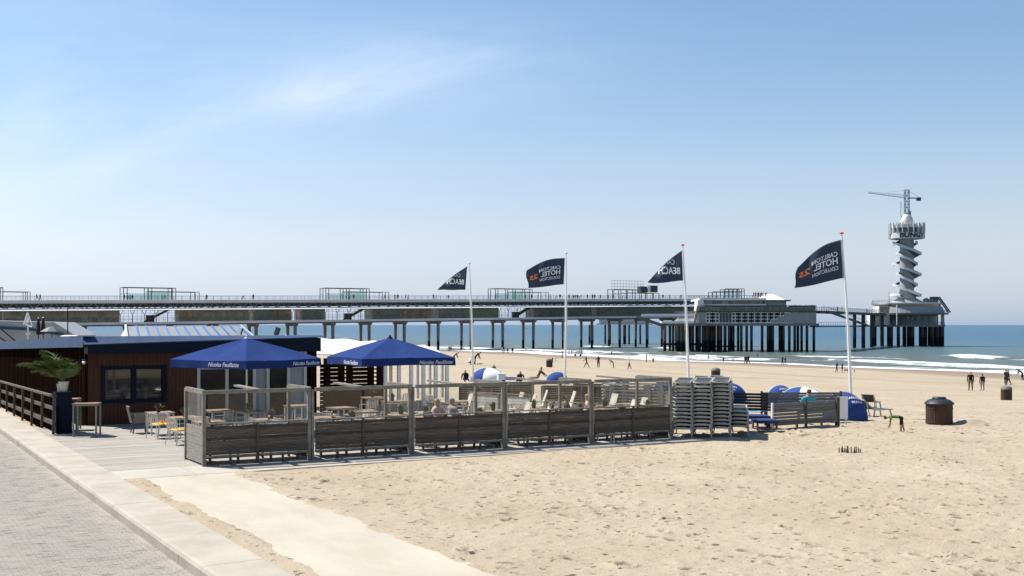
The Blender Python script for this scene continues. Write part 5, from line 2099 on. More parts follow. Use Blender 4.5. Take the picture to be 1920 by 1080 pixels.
def pavilion():
    s = 350 / FPX
    r = T('pier_pavilion', 'broad pier pavilion with gridded windows standing on dark piles in the surf', 'pavilion', (77, 350, 0))
    X = lambda px: (px - 960) * s - 77
    Z = lambda py: CZ + (HZ - py) * s
    xl, xr = X(1313), X(1531)
    D = 34
    # floor slab and roof slab
    MB().prism([(X(1240), 4), (X(1312), 0.2), (xl, -.6), (xr + .6, -.6), (xr + 6, 20), (xr - 2, D), (X(1240) + 6, D)], Z(611), Z(606.5)).build('floor_slab', M['concdark'], r)
    body = MB()
    body.prism([(xl, 0.2), (xr, 0.2), (xr + 5.2, 20), (xr - 3, D - 1), (xl + 8, D - 1), (xl - 5, 14)], Z(606.4), Z(585.2))
    body.build('ground_floor', M['corr'], r)
    # windows: frames proud of the wall, dark panes behind
    x = 1324.0
    cw = 6.05
    while x < 1484:
        if not (1346 < x < 1368):
            w = MB()
            n = 2
            wz0 = 605.5
            xe = x + cw * n
            # the plain wall cuts the grid off along a rising line on the right
            lim = 605.5 if xe < 1447 else 605.5 - (xe - 1447) * (20.0 / 43)
            rows = [(586.8, 591.6), (592.8, 597.8), (599.0, 603.4)]
            for k in range(n + 1):
                w.box((X(x + cw * k), .02, (Z(586) + Z(min(lim, 606))) / 2), (.24, .28, Z(586) - Z(min(lim, 606))))
            for yv in (586.2, 592.2, 598.4, 604.6):
                if yv <= lim:
                    w.box(((X(x) + X(xe)) / 2, .03, Z(yv)), (X(xe) - X(x), .24, .26))
            wo = w.build('window', M['pwhite'], r)
            pn = MB()
            for y0, y1 in rows:
                if y1 <= lim:
                    for k in range(n):
                        pn.box(((X(x + cw * k) + X(x + cw * (k + 1))) / 2, .12, (Z(y0) + Z(y1)) / 2), (X(x + cw) - X(x) - .26, .1, Z(y0) - Z(y1)))
            if pn.v:
                pn.build('panes', M['darkroom'], wo)
            x = xe
        else:
            dm = MB()
            for k in range(4):
                dm.box((X(x + 3 + cw * k), .1, (Z(587) + Z(604)) / 2), (.62, .12, Z(587) - Z(604)))
            dm.build('tall_door', M['dsteel'], r)
            x += cw * 4
    kick = MB()
    kick.box(((X(1322) + X(1486)) / 2, .04, Z(606) + .05), (X(1486) - X(1322), .22, .3))
    kick.build('plinth', M['pwhite'], r)
    rs = MB()
    rs.prism([(xl - .8, -.5), (xr + .5, -.5), (xr + 5.8, 20), (xr - 2.5, D), (xl + 7, D), (xl - 6, 14)], Z(585.1), Z(583))
    rs.build('roof_slab', M['dsteel'], r)
    # middle storey behind a glass balustrade
    MB().prism([(xl + 2, 5), (xr - 8, 5), (xr - 5, 24), (xl + 8, 28)], Z(582.9), Z(571.5)).build('middle_storey', M['gal_olive'], r)
    ba = MB()
    for i in range(30):
        xx = xl + (xr - xl) * i / 29
        ba.box((xx, .1, (Z(583) + Z(573)) / 2), (.12, .1, Z(573) - Z(583)))
    ba.bar((xl, .1, Z(573)), (xr, .1, Z(573)), .16)
    bo = ba.build('balustrade', M['psteel'], r)
    MB().box(((xl + xr) / 2, .26, (Z(582.9) + Z(575)) / 2), (xr - xl - .4, .06, Z(575) - Z(582.9))).build('glass_pane', M['gal_olive'], r)
    sh = MB()
    sh.box(((xl + X(1435)) / 2 + .6, 8, Z(571)), (X(1435) - xl, 13, .45))
    sh.build('canopy_slab', M['pwhite'], r)
    # upper band of windows, the deck above it and its railing
    ub = MB().prism([(X(1322), 4), (X(1436), 4), (X(1438), 20), (X(1328), 24)], Z(570.0), Z(562.8))
    ub.build('upper_storey', M['gal_slate'], r)
    for x0, x1, mk in ((1324, 1340, 'corr'), (1358, 1371, 'corr'), (1376, 1434, 'gal_olive')):
        MB().box(((X(x0) + X(x1)) / 2, 3.9, (Z(569) + Z(563.5)) / 2), (X(x1) - X(x0), .15, Z(563.5) - Z(569))).build('upper_panel', M[mk], r)
    MB().prism([(X(1314), 2.6), (X(1440), 2.6), (X(1444), 26), (X(1322), 28)], Z(562.7), Z(558.5)).build('upper_deck', M['deckedge'], r)
    rl = MB()
    for i in range(60):
        xx = X(1290) + (X(1438) - X(1290)) * i / 59
        rl.bar((xx, 2.8, Z(558.5)), (xx + (.35 if i % 2 else -.35), 2.8, Z(554)), .09)
    rl.bar((X(1290), 2.8, Z(553.8)), (X(1438), 2.8, Z(553.8)), .14)
    rl.build('roof_railing', M['trussm'], r)
    for y in (6, 14):
        fr = MB()
        for x in (1343, 1350, 1358, 1366, 1374, 1382, 1390, 1398, 1403):
            fr.bar((X(x), y, Z(558)), (X(x), y, Z(540.5 if 1365 < x else 545.5)), .2)
        for yv in (540.5, 545.5):
            fr.bar((X(1366), y, Z(yv)), (X(1403), y, Z(yv)), .2)
        fr.bar((X(1343), y, Z(545.8)), (X(1374), y, Z(545.8)), .18)
        fr.build('roof_frame', M['dsteel'], r)
    MB().box(((X(1370) + X(1400)) / 2, 10, Z(551)), (X(1400) - X(1370), 6, 1.9)).build('glass_cabin', M['shelterglass'], r)
    # pale tent roof on its own drum at the right
    MB().prism([(X(1438), 4), (X(1480), 4), (X(1484), 12), (X(1478), 18), (X(1440), 18)], Z(572), Z(563.6)).build('tent_drum', M['corr'], r)
    MB().box(((X(1436) + X(1487)) / 2, 11, Z(563)), (X(1488) - X(1436), 16, .4)).build('tent_eave', M['dsteel'], r)
    tm = MB()
    cx, cy = X(1457), 11
    hx, hy = (X(1478) - X(1437)) / 2, 7
    pts = [(cx - hx, cy - hy), (cx + hx * 1.05, cy - hy), (cx + hx * 1.05, cy + hy), (cx - hx, cy + hy)]
    mids = [(cx - hx * .35, cy - 2), (cx + hx * .25, cy - 2), (cx + hx * .25, cy + 2), (cx - hx * .35, cy + 2)]
    tm.add([(a, b, Z(562.4)) for a, b in pts] + [(a, b, Z(550.2)) for a, b in mids],
           [(0, 1, 5, 4), (1, 2, 6, 5), (2, 3, 7, 6), (3, 0, 4, 7), (4, 5, 6, 7), (3, 2, 1, 0)])
    tm.build('tent_roof', M['canvaswhite'], r)
    pl = MB()
    for i in range(40):
        xx = X(1482) + (xr - X(1482)) * i / 39
        pl.bar((xx, 1.2, Z(582)), (xx + rnd.uniform(-.2, .2), 1.2, Z(572.5 + rnd.uniform(-1.5, 1.5))), .16)
    pl.box(((X(1482) + xr) / 2, 2.2, Z(578)), (xr - X(1482), .3, 1.6))
    pl.build('reed_screen', M['greywood'], r)
    # pale stair tower with its leaning strut, and the lower landing at left
    MB().extr([(X(1306), .6, Z(606.3)), (X(1322), .6, Z(606.3)), (X(1322), .6, Z(572)), (X(1319), .6, Z(562)), (X(1309), .6, Z(563)), (X(1308), .6, Z(578))], (0, 6, 0)).build('stair_tower', M['pwhite'], r)
    MB().bar((X(1302), .2, Z(606)), (X(1309), .2, Z(574)), .9, .7).build('leaning_strut', mat('ochre_strut', (.32, .20, .13), .8, var=.2), r)
    MB().prism([(X(1243), 2.0), (X(1306), -.2), (X(1306), 5), (X(1243), 8)], Z(606.4), Z(602.2)).build('landing', M['pwhite'], r)
    st = MB()
    for y in (1.2, 3.6):
        st.bar((X(1198), y + 3, Z(594)), (X(1243), y + .5, Z(609.5)), .3, .9)
    for i in range(16):
        f = i / 15
        st.box((X(1198 + 45 * f), 5.4 - 2.5 * f, Z(594 + 15 * f) + .1), (.55, 2.6, .1))
    st.build('stairs', M['undergrey'], r)
    nb = MB()
    nb.bar((X(1205), 4, Z(590.5)), (X(1308), 2, Z(590)), .5, .7)
    nb.build('gallery_beam', M['deckedge'], r)
    # piles in rows of three
    rows = [(0.6, [1311, 1318, 1326, 1350, 1359, 1367, 1390, 1400, 1409, 1429, 1440, 1449, 1469, 1480, 1490, 1513, 1526]),
            (8.5, [1246, 1262, 1272, 1280, 1330, 1340, 1375, 1444, 1503]),
            (17.0, [1256, 1290, 1299, 1322, 1336, 1346, 1360, 1384, 1466, 1496]),
            (25.5, [1268, 1284, 1306, 1320, 1332, 1352, 1371, 1462]),
            (32.0, [1280, 1294, 1312, 1340])]
    for k, (dy, xs) in enumerate(rows):
        for px in xs:
            YY = 350 + dy
            wx = (px - 960) / FPX * YY - 77
            rod('pile', M['pile2'] if (k < 1 or rnd.random() < .5) else M['pile3'], (wx, dy, 0), .43, .43, -2.5, Z(611), r)
    for px, YY in ((1247, 352), (1270, 351), (1277, 351), (1283, 352)):
        rod('pile', M['pile3'], ((px - 960) / FPX * YY - 77, YY - 350, 0), .42, .42, -2.5, Z(611), r)
    # cross bracing low between the middle piles
    br = MB()
    br.bar((X(1330), 17, 1.6), (X(1400), 17, 1.4), .5)
    br.bar((X(1262), 25, 2.0), (X(1350), 25, 2.0), .7)
    br.build('tie_beam', M['pile2'], r)


pavilion()


def island():
    Y0 = 492.0
    s = Y0 / FPX
    r = T('pier_island', 'far pier platform with dark columns seen through the pier legs', 'platform', ((1160 - 960) * s, Y0, 0))
    X = lambda px: (px - 1160) * s
    Z = lambda py: CZ + (HZ - py) * s
    MB().prism([(X(1118), 0), (X(1215), 0), (X(1232), 14), (X(1130), 18)], Z(609), Z(606.6)).build('deck', M['pwhite'], r)
    MB().prism([(X(1124), 2), (X(1212), 2), (X(1225), 12), (X(1136), 15)], Z(606.5), Z(598)).build('wall', M['corr'], r)
    for x in (1108, 1112, 1137, 1143, 1146, 1165, 1171, 1176, 1182, 1196, 1204, 1216):
        rod('pile', M['pile3'], (X(x), rnd.uniform(1, 10), 0), .42, .42, -2, Z(609), r)


island()


def tower():
    tg = mat('tower_grey', (.27, .275, .295), .8, col2=(.36, .365, .385), vscale=.25)
    tb = mat('tower_stair_white', (.44, .445, .455), .8, col2=(.56, .56, .56), vscale=.3)
    cx, cy = 159.0, 451.0
    s = cy / FPX
    r = T('lookout_tower', 'white lookout tower with spiral stairs rising from a round platform on dark piles', 'tower', (cx, cy, 0))
    Z = lambda py: CZ + (HZ - py) * s
    face = math.atan2(-cy, -cx)                # direction of the viewer
    MB().lathe([(0.1, 7.7), (14.4, 7.7), (14.4, 8.45), (.1, 8.45)], 48).build('lower_deck', M['concdark'], r)
    MB().lathe([(11.4, 8.46), (11.4, 12.55)], 48, cap=False).build('lower_wall', M['concdark'], r)  # shaded front painted as darker concrete, pillars too
    wn = MB()
    for k in range(14):
        t = face - .2 + .16 * k
        wn.lathe([(11.46, 8.9), (11.46, 11.9)], 2, t0=t, t1=t + .12)
    wn.build('lower_windows', M['gal_slate'], r)
    for k in range(20):
        t = 2 * math.pi * k / 20
        MB().tube([(13.9 * math.cos(t), 13.9 * math.sin(t), 8.45), (13.9 * math.cos(t), 13.9 * math.sin(t), 12.55)], .22, 8).build('pillar', M['concdark'], r)
    MB().lathe([(0.1, 12.56), (15.7, 12.56), (15.7, 13.2), (.1, 13.2)], 48).build('upper_deck', M['concdark'], r)
    MB().lathe([(14.3, 13.21), (13.4, 15.7)], 48, cap=False).build('balcony_wall', mat('pale_grey_panels', (.25, .265, .295), .6, var=.08, vscale=.5), r)
    MB().lathe([(12.9, 15.7), (12.9, 16.6)], 48, cap=False).build('window_band', M['darkpane'], r)
    MB().lathe([(.1, 16.61), (13.6, 16.61), (13.9, 17.2), (13.3, 17.25), (13.3, 17.0), (.1, 17.0)], 48).build('roof_slab', M['pwhite'], r)
    # railings
    for R0, z0, nm in ((15.5, 13.2, 'deck_railing'), (14.2, 8.45, 'deck_railing'), (13.4, 17.2, 'roof_railing')):
        mb = MB()
        n = 56
        for k in range(n):
            t, t2 = 2 * math.pi * k / n, 2 * math.pi * (k + 1) / n
            p, q = Vector((R0 * math.cos(t), R0 * math.sin(t), z0)), Vector((R0 * math.cos(t2), R0 * math.sin(t2), z0))
            up = Vector((0, 0, 1.15))
            mb.bar(p, p + up, .08)
            mb.bar(p + up, q + up, .09)
            mb.bar(p + up * .55, q + up * .55, .05)
        mb.build(nm, M['trussm'], r)
    # entrance block, pale and sunlit, at the left
    eb = MB()
    eb.box((-13.2, -5.0, 10.5), (6.5, 8, 4.0))
    eb.build('entrance_block', M['pwhite'], r)
    e2 = MB()
    e2.box((-11.4, -5.5, 14.6), (5.5, 7, 2.7))
    e2.build('glazed_lobby', M['pwhite'], r)
    MB().box((-11.6, -9.03, 14.7), (4.2, .1, 1.9)).build('lobby_window', M['darkpane'], r)
    MB().box((-13.4, -9.03, 10.0), (1.2, .08, 2.4)).build('door', M['darkpane'], r)
    sg = MB().box((-15.1, -9.05, 11.0), (1.7, .1, 1.9))
    sg.build('notice_board', M['canvaswhite'], r)
    MB().tube([(-8.6, -13.4, 8.45), (-8.6, -13.4, 16.4)], .2, 8).build('mast_post', M['white'], r)
    MB().box((9.4, -4, 18.4), (2.4, 3, 2.6)).build('plant_box', M['dsteel'], r)
    MB().lathe([(1.2, 0), (1.2, 1.6), (.5, 2.1), (.01, 2.2)], 14, (5.6, -6, 17.0)).build('vent_cowl', M['dsteel'], r, True)
    sl = MB()
    for y in (-6.5, -4.5):
        sl.bar((10.6, y, 19.6), (15.0, y, 13.4), .25, .5)
    for i in range(9):
        f = i / 8
        sl.box((10.6 + 4.4 * f, -5.5, 19.6 - 6.2 * f), (.4, 2, .1))
    sl.build('escape_stairs', M['dsteel'], r)
    MB().tube([(-9.5, -7, 17), (-9.5, -7, 21.5)], .1, 6).build('lamp_mast', M['dsteel'], r)
    # column
    MB().lathe([(6.4, 17.0), (6.2, 17.6), (3.6, 19.2), (2.8, 22.0), (2.7, 23), (2.7, 43.2)], 32).build('shaft', tg, r, True)
    # two spiral flights with parapets
    pitch = 8.4
    for k in range(2):
        mb = MB()
        n = 120
        turns = (2.7, 2.6)[k]
        RO = (5.6, 4.2)[k]
        vs, fs = [], []
        for i in range(n + 1):
            # flights before and behind the shaft, level landings at its two sides
            hh_ = turns * 2 * i / n
            fl = math.floor(hh_)
            fr_ = min(1, max(0, (hh_ - fl - .17) / .66))
            t = face + R(90) + k * math.pi - math.pi * hh_
            z = 20.0 + pitch / 2 * (fl + fr_) + (0 if k == 0 else .1)
            c_, s_ = math.cos(t), math.sin(t)
            prof = [(2.3, z - .25), (RO, z - .25), (RO, z + .92), (RO - .18, z + .92), (RO - .18, z - .02), (2.3, z - .02)]
            vs += [(rr * c_, rr * s_, zz_) for rr, zz_ in prof]
        m = 6
        for i in range(n):
            for j in range(m):
                j2 = (j + 1) % m
                fs.append((i * m + j, (i + 1) * m + j, (i + 1) * m + j2, i * m + j2))
        fs.append(tuple(range(m)))
        fs.append(tuple(n * m + j for j in reversed(range(m))))
        mb.add(vs, fs)
        mb.m = [1 if (q < n * m and q % m in (0, 3, 4, 5)) else 0 for q in range(len(fs))]  # underside, floor and inner faces darker: shade painted into the stairs
        mb.build('spiral_stairs', [tb, M['undergrey']], r)
    MB().lathe([(3.2, 19.4), (6.6, 20.0), (6.6, 21.0), (6.3, 21.0), (6.3, 20.2), (3.0, 20.2)], 28, t0=face - 2.4, t1=face - .4, cap=False).build('stair_landing', M['pwhite'], r)
    # crown
    cr = MB()
    cr.lathe([(2.4, 42.6), (6.3, 43.0), (6.9, 43.2), (6.9, 45.25), (6.6, 45.25), (6.6, 45.0), (2.0, 45.0)], 48, cap=False)
    cr.build('crown_ring', M['pwhite'], r)
    MB().lathe([(5.9, 45.0), (5.9, 47.2), (5.9, 47.3), (2.0, 47.4)], 40, cap=False).build('crown_windows', M['gal_slate'], r)
    cb = MB().lathe([(6.15, 47.4), (6.3, 47.4), (6.3, 48.6), (6.15, 48.6), (6.15, 47.4)], 40, cap=False)
    cb.lathe([(2.0, 47.3), (6.3, 47.3), (6.3, 47.42), (2.0, 47.42)], 40, cap=False)
    cb.build('crown_parapet', M['pwhite'], r)
    for k in range(20):
        t = 2 * math.pi * k / 20 + .05
        c_, s_ = math.cos(t), math.sin(t)
        Mx = Matrix.Rotation(t, 3, 'Z')
        f = MB()
        f.box((6.72 * c_, 6.72 * s_, 47.25), (.55, .34, 4.3), M=Mx)
        f.build('fin', M['pwhite'], r)
    lt = MB()
    for k in range(3):
        t0 = face - R(23) + k * R(120)
        def fn(q, y, t0=t0):
            t = t0 + q * R(88)
            return (6.95 * math.cos(t), 6.95 * math.sin(t), 43.35 + y * 2.55)
        put_text(lt, 'BUNGY', fn, bold=0.045)
    lt.build('lettering', M['darkletter'], r)
    MB().lathe([(2.5, 47.4), (2.5, 50.2), (2.2, 51.4), (1.5, 52.6), (.9, 53.2)], 24).build('head_drum', M['pwhite'], r, True)
    MB().tube([(-2.3, 0.3, 48.5), (-2.3, .3, 52.6)], .3, 6).build('aerial', M['pwhite'], r)
    MB().tube([(-2.3, 0.3, 52.6), (-2.3, .3, 58.3)], .10, 6).build('aerial_rod', M['dsteel'], r)
    for k in range(21):
        t = 2 * math.pi * (k + rnd.uniform(-.2, .2)) / 21
        rod('pile', M['pile2'], (13.5 * math.cos(t), 13.5 * math.sin(t), 0), .58, .58, -3, 7.75, r)
    for k in range(6):
        t = 2 * math.pi * (k + .3) / 6
        rod('pile', M['pile2'], (7.5 * math.cos(t), 7.5 * math.sin(t), 0), .75, .75, -3, 7.75, r)
    # crane on top
    c = T('tower_crane', 'small blue lattice crane with level jib on top of the lookout tower', 'crane', (cx, cy, 52.3))
    mb = MB()
    w = .8
    nseg = 9
    for i in range(nseg):
        z0, z1 = i * 10.5 / nseg, (i + 1) * 10.5 / nseg
        q = [(-w, -w), (w, -w), (w, w), (-w, w)]
        for j in range(4):
            (x0, y0), (x1, y1) = q[j], q[(j + 1) % 4]
            mb.bar((x0, y0, z0), (x0, y0, z1), .16)
            mb.bar((x0, y0, z0 if i % 2 else z1), (x1, y1, z1 if i % 2 else z0), .09)
            mb.bar((x0, y0, z1), (x1, y1, z1), .09)
    mb.build('mast', M['cranem'], c)
    jb = MB()
    z0 = 7.3
    for k in range(12):
        f0, f1 = k / 12, (k + 1) / 12
        xa, xb = -1 - 14.6 * f0, -1 - 14.6 * f1
        za, zb = z0 + 2.0 * f0, z0 + 2.0 * f1
        hh0, hh1 = 1.15 * (1 - .6 * f0), 1.15 * (1 - .6 * f1)
        for y in (-.45, .45):
            jb.bar((xa, y, za), (xb, y, zb), .09)
            jb.bar((xa, y, za), ((xa + xb) / 2, 0, (za + zb) / 2 + hh0), .06)
            jb.bar(((xa + xb) / 2, 0, (za + zb) / 2 + hh0), (xb, y, zb), .06)
        jb.bar((xa, 0, za + hh0), (xb, 0, zb + hh1), .09)
        jb.bar((xa, -.45, za), (xb, .45, zb), .05)
    jb.build('jib', M['trussm'], c)
    cj = MB()
    for y in (-.45, .45):
        cj.bar((.8, y, 7.3), (5.6, y, 7.1), .22, .3)
    cj.bar((0, 0, 10.5), (5.2, 0, 7.4), .07)
    cj.bar((0, 0, 10.5), (-8, 0, 9.4), .05)
    cj.build('counter_jib', M['cranem'], c)
    MB().box((4.7, 0, 6.8), (1.6, 1.2, 1.3)).build('counterweight', M['dsteel'], c)
    MB().box((1.1, -.2, -.2 + 1.4), (.7, .7, 1.6)).build('cab', M['dsteel'], c)


tower()


def footbridge():
    p = Vector((95.6, 354, 0))
    q = Vector((159 - 13.0, 451 - 7.5, 0))
    d = q - p
    L_ = math.hypot(d.x, d.y)
    rz = math.atan2(d.y, d.x)
    r = T('footbridge', 'two level footbridge joining the pavilion to the lookout tower', 'footbridge', p, rz)
    MB().box((L_ / 2, 0, 12.6), (L_, 4.5, .8)).build('upper_deck', M['undergrey'], r)
    MB().box((L_ / 2, 0, 7.95), (L_, 3.0, .4)).build('lower_deck', M['undergrey'], r)
    for y in (-2.2, 2.2):
        mb = MB()
        for i in range(34):
            mb.bar((L_ * i / 33, y, 13.0), (L_ * i / 33, y, 14.2), .09)
        mb.bar((0, y, 14.2), (L_, y, 14.2), .11)
        mb.bar((0, y, 13.6), (L_, y, 13.6), .06)
        mb.build('railing', M['trussm'], r)
    mb = MB()
    for i in range(34):
        mb.bar((L_ * i / 33, -1.4, 8.15), (L_ * i / 33, -1.4, 9.3), .09)
    mb.bar((0, -1.4, 9.3), (L_, -1.4, 9.3), .1)
    mb.build('railing', M['trussm'], r)
    for f in (.62, .76, .95):
        for y in (-1.6, 1.6):
            rod('pile', M['pile2'], (L_ * f, y, 0), .65, .65, -3, 12.2, r)
    st = MB()
    for y in (-3.4, -2.6):
        st.bar((L_ * .04, y, 12.8), (L_ * .62, y, 8.3), .2, .5)
    for i in range(16):
        f = i / 15
        st.box((L_ * (.04 + .58 * f), -3, 12.8 - 4.5 * f), (.7, .8, .1))
    st.bar((L_ * .04, -3.4, 14.0), (L_ * .62, -3.4, 9.5), .12)
    st.build('stairs', M['undergrey'], r)


footbridge()

# sails on the horizon
k = 0
for px, h in ((988, 7), (992, 5), (1012, 4), (1072, 4), (1090, 6), (1160, 6), (1176, 7), (1181, 4)):
    Y = 2600 + 130 * k
    k += 1
    sc = Y / FPX
    where = ['left of the second flagpole, tallest', 'just right of the tallest left sail', 'by itself left of the second flagpole', 'low beside the second flagpole',
             'right of the second flagpole', 'left of three under the pavilion', 'tallest of three under the pavilion', 'smallest of three under the pavilion'][k - 1]
    r = T('sailing_boat', 'tiny white sail on the horizon ' + where, 'sailing boat', ((px - 960) * sc, Y, 0), rnd.uniform(-.4, .4), 'sailing boats on the horizon')
    H = h * sc * .95
    MB().extr([(-.1, 0, 1), (-.1, 0, H), (H * .38, 0, 1.2)], (0, .12, 0)).build('sail', M['foamw'], r)
    MB().extr([(-.3, 0, 1), (-.3, 0, H * .8), (-H * .22, 0, 1.2)], (0, .12, 0)).build('jib', M['foamw'], r)
    MB().extr([(-H * .3, -.8, 1.0), (H * .42, -.8, 1.0), (H * .32, -.6, -.2), (-H * .2, -.6, -.2)], (0, 1.6, 0)).build('hull', M['white'], r)

# ================================================================== FLAGS
def flagpole(px_top, py_top, px_base, Y, corners, texts, plabel, flabel, cap, fold=0.0, folded=False):
    top = at(px_top, py_top, Y)
    bx = (px_base - 960) / FPX * Y
    a, b = AB(bx, Y)
    gz = float(base_z(np.array(a), np.array(b)))
    base = Vector((bx, Y, gz))
    r = T('flagpole', plabel, 'flagpole', base, 0, 'white flagpoles on the sand')
    d = top - base
    mid = base + d * .45
    bend = Vector((0.06, 0, 0))
    pts = [Vector((0, 0, -.3)), d * .25 + bend * .6, d * .5 + bend, d * .75 + bend * .6, d]
    MB().tube(pts, [.075, .068, .058, .048, .036], 12).build('pole', M['white'], r, True)
    MB().tube([d * .02, d * .055], [.082, .080], 12).build('collar', M['alu'], r, True)
    MB().lathe([(.02, -.03), (.09, -.01), (.10, .03), (.06, .07), (.0, .08)], 12, tuple(d)).build('cap', M['red'] if cap else M['alu'], r, True)
    MB().tube([d * .12 + Vector((-.07, -.06, 0)), d * .97 + Vector((-.05, -.04, 0))], .008, 4).build('halyard', M['white'], r)
    # the flag: corners (hoist top, hoist bottom, fly top, fly bottom) seen from its back
    (h0, h1, f0, f1) = [at(x, y, Y + dy) for x, y, dy in corners]
    o = h0.copy()
    f = T('flag', flabel, 'flag', o, 0, 'dark blue flags')

    def surf(s, t):
        """s from hoist to fly, t from top to bottom"""
        p = h0.lerp(h1, t).lerp(f0.lerp(f1, t), s)
        w = s * (1.15 - .3 * s)
        yy_ = (.16 * math.sin(5.2 * s + 1.6 * t + .4) + .07 * math.sin(11 * s - 3.0 * t)) * w
        zz_ = .05 * math.sin(4.4 * s + 2 * t) * w + fold * math.sin(math.pi * s) * (1 - t)
        xx_ = .05 * math.sin(6 * t + 3 * s) * s
        return p - o + Vector((xx_, yy_, zz_))
    mb = MB()
    mb.grid(lambda s, t: surf(s, t), 40, 24)
    cl = mb.build('cloth', M['flag'], f, 'all')
    sd = cl.modifiers.new('thickness', 'SOLIDIFY')
    sd.thickness = 0.006
    sd.offset = 0
    for body, s0, s1, t0, hgt, mk, bold in texts:
        lm = MB()
        vs, fs, w_ = text2d(body, bold=bold)
        for sgn in (-1, 1):
            out = []
            for x, y in vs:
                s = s0 + (s1 - s0) * x / w_
                t = t0 - hgt * y
                if folded:
                    t = 1 - min(1 - t, .95 * (1 - s)) / (1 - s)
                p = surf(s, t)
                n = (surf(s + .01, t) - p).cross(surf(s, t + .01) - p).normalized()
                out.append(p + n * .012 * sgn)
            lm.add(out, fs if sgn > 0 else [tuple(reversed(q)) for q in fs])
        lm.build('lettering', M[mk], f)
    for k in (0.04, .96):
        p = surf(0, k)
        MB().tube([p, p + Vector((.09, 0, 0))], .012, 5).build('toggle', M['alu'], f)


HOTEL = [('CARLTON', .10, .66, .40, .17, 'letter', .012), ('HOTEL', .10, .62, .60, .24, 'letter', .015), ('COLLECTION', .10, .66, .76, .14, 'letter', .006),
         ('25', .70, .92, .60, .27, 'orange', .03)]
BEACH = [('CARLTON', .22, .86, .50, .22, 'letter', .008), ('BEACH', .07, .70, .78, .28, 'letter', .02)]
flagpole(1578, 438, 1597, 50.5, [(1578, 449, -.02), (1583, 521, -.02), (1494, 500, .5), (1490, 540, .35)], HOTEL,
         'white flagpole nearest the blue tents, tallest of the four', 'dark blue hotel flag with white reversed lettering on the nearest pole at right', True, .22)
flagpole(1280, 460, 1292, 60, [(1279, 469, -.02), (1281, 526, -.02), (1214, 527, .8), (1222, 531, .6)], BEACH,
         'white flagpole rising behind the sunbed stacks', 'folded dark blue beach flag on the pole behind the sunbed stacks', True, .10, True)
flagpole(1061.5, 475, 1058, 69, [(1059, 483.5, -.02), (1057, 533, -.02), (987, 506, .6), (990, 540, .5)], HOTEL,
         'white flagpole behind the fourth bay of the windbreak', 'spread dark blue hotel flag with orange number, second from left', False, .20)
flagpole(880, 494, 887, 78, [(876, 499, -.02), (872.5, 543.5, -.02), (820, 542, .8), (832, 543, .6)], BEACH,
         'white flagpole at far left near the right parasol', 'folded dark blue beach flag at far left above the parasols', False, .08, True)


# ================================================================== SUNBEDS
def make_sunbed():
    """plastic sunbed, foot end at y = 0, head toward +y"""
    r = T('sunbed', None, 'sunbed')
    W_, L_ = .55, 1.92
    f = MB()
    for x in (-W_ / 2, W_ / 2):
        f.tube([(x, 0.0, .325), (x, .05, .345), (x, 1.2, .345), (x, 1.55, .345), (x, L_, .385)], .027, 8)
    f.tube([(-W_ / 2, 0, .322), (-W_ / 2 + .06, -.04, .322), (W_ / 2 - .06, -.04, .322), (W_ / 2, 0, .322)], .031, 8)
    f.tube([(-W_ / 2, L_, .385), (-W_ / 2 + .06, L_ + .03, .39), (W_ / 2 - .06, L_ + .03, .39), (W_ / 2, L_, .385)], .026, 8)
    f.box((0, -.045, .352), (.34, .03, .03))
    f.build('frame', M['plasticw'], r, True)
    s = MB()
    s.grid(lambda u, v: (-W_ / 2 + .035 + (W_ - .07) * u, .02 + 1.16 * v, .343 - .012 * math.sin(math.pi * u)), 6, 8)
    s.build('sling', M['sling'], r)
    s = MB()
    s.grid(lambda u, v: (-W_ / 2 + .035 + (W_ - .07) * u, 1.22 + .68 * v, .347 + .035 * v * v - .012 * math.sin(math.pi * u)), 6, 6)
    s.build('headrest', M['sling'], r)
    for y, dy in ((.20, -.12), (1.52, .10)):
        for sx in (-1, 1):
            l = MB()
            x = sx * W_ / 2
            l.extr([(x * .90, y - .13, .335), (x * .90, y + .13, .335), (x * 1.13, y + dy + .05, 0), (x * 1.13, y + dy - .05, 0)], (sx * .035, 0, 0))
            l.build('leg', M['plasticw'], r)
    return r


bed0 = make_sunbed()
bedused = [False]


def bed(loc, rz, label, group):
    if not bedused[0]:
        bedused[0] = True
        bed0.location = loc
        bed0.rotation_euler = (0, 0, rz)
        bed0['label'] = label
        bed0['group'] = group
        return bed0
    return dup(bed0, loc, rz, label, group)


ORD = ['lowest', 'second from the bottom', 'third from the bottom', 'fourth from the bottom', 'fifth from the bottom', 'sixth from the bottom', 'seventh from the bottom', 'eighth from the bottom',
       'ninth from the bottom', 'tenth from the bottom', 'eleventh from the bottom', 'twelfth from the bottom', 'thirteenth from the bottom', 'fourteenth from the bottom', 'fifteenth from the bottom', 'sixteenth from the bottom']
stacks = [(1279, 822, 13, 'stack touching the windbreak corner', 0.0), (1316, 822, 13, 'second stack from the windbreak corner', .01), (1351, 820, 13, 'third stack from the windbreak corner', -.01),
          (1385, 817, 5, 'short stack at the right end', 0.015)]
for px, py, n, where, tw in stacks:
    p = deck_at(px, py, GZ)
    p.z = GZ + (0.0 if px < 1390 else -.02)
    for k in range(n):
        lab = '%s pale sunbed in the %s' % (ORD[k] if k < n - 1 else 'topmost', where)
        j = Vector((rnd.uniform(-.012, .012), rnd.uniform(-.02, .02), .124 * k))
        bed(p + j, R(-13) + tw + rnd.uniform(-.012, .012), lab, 'stacked pale sunbeds')
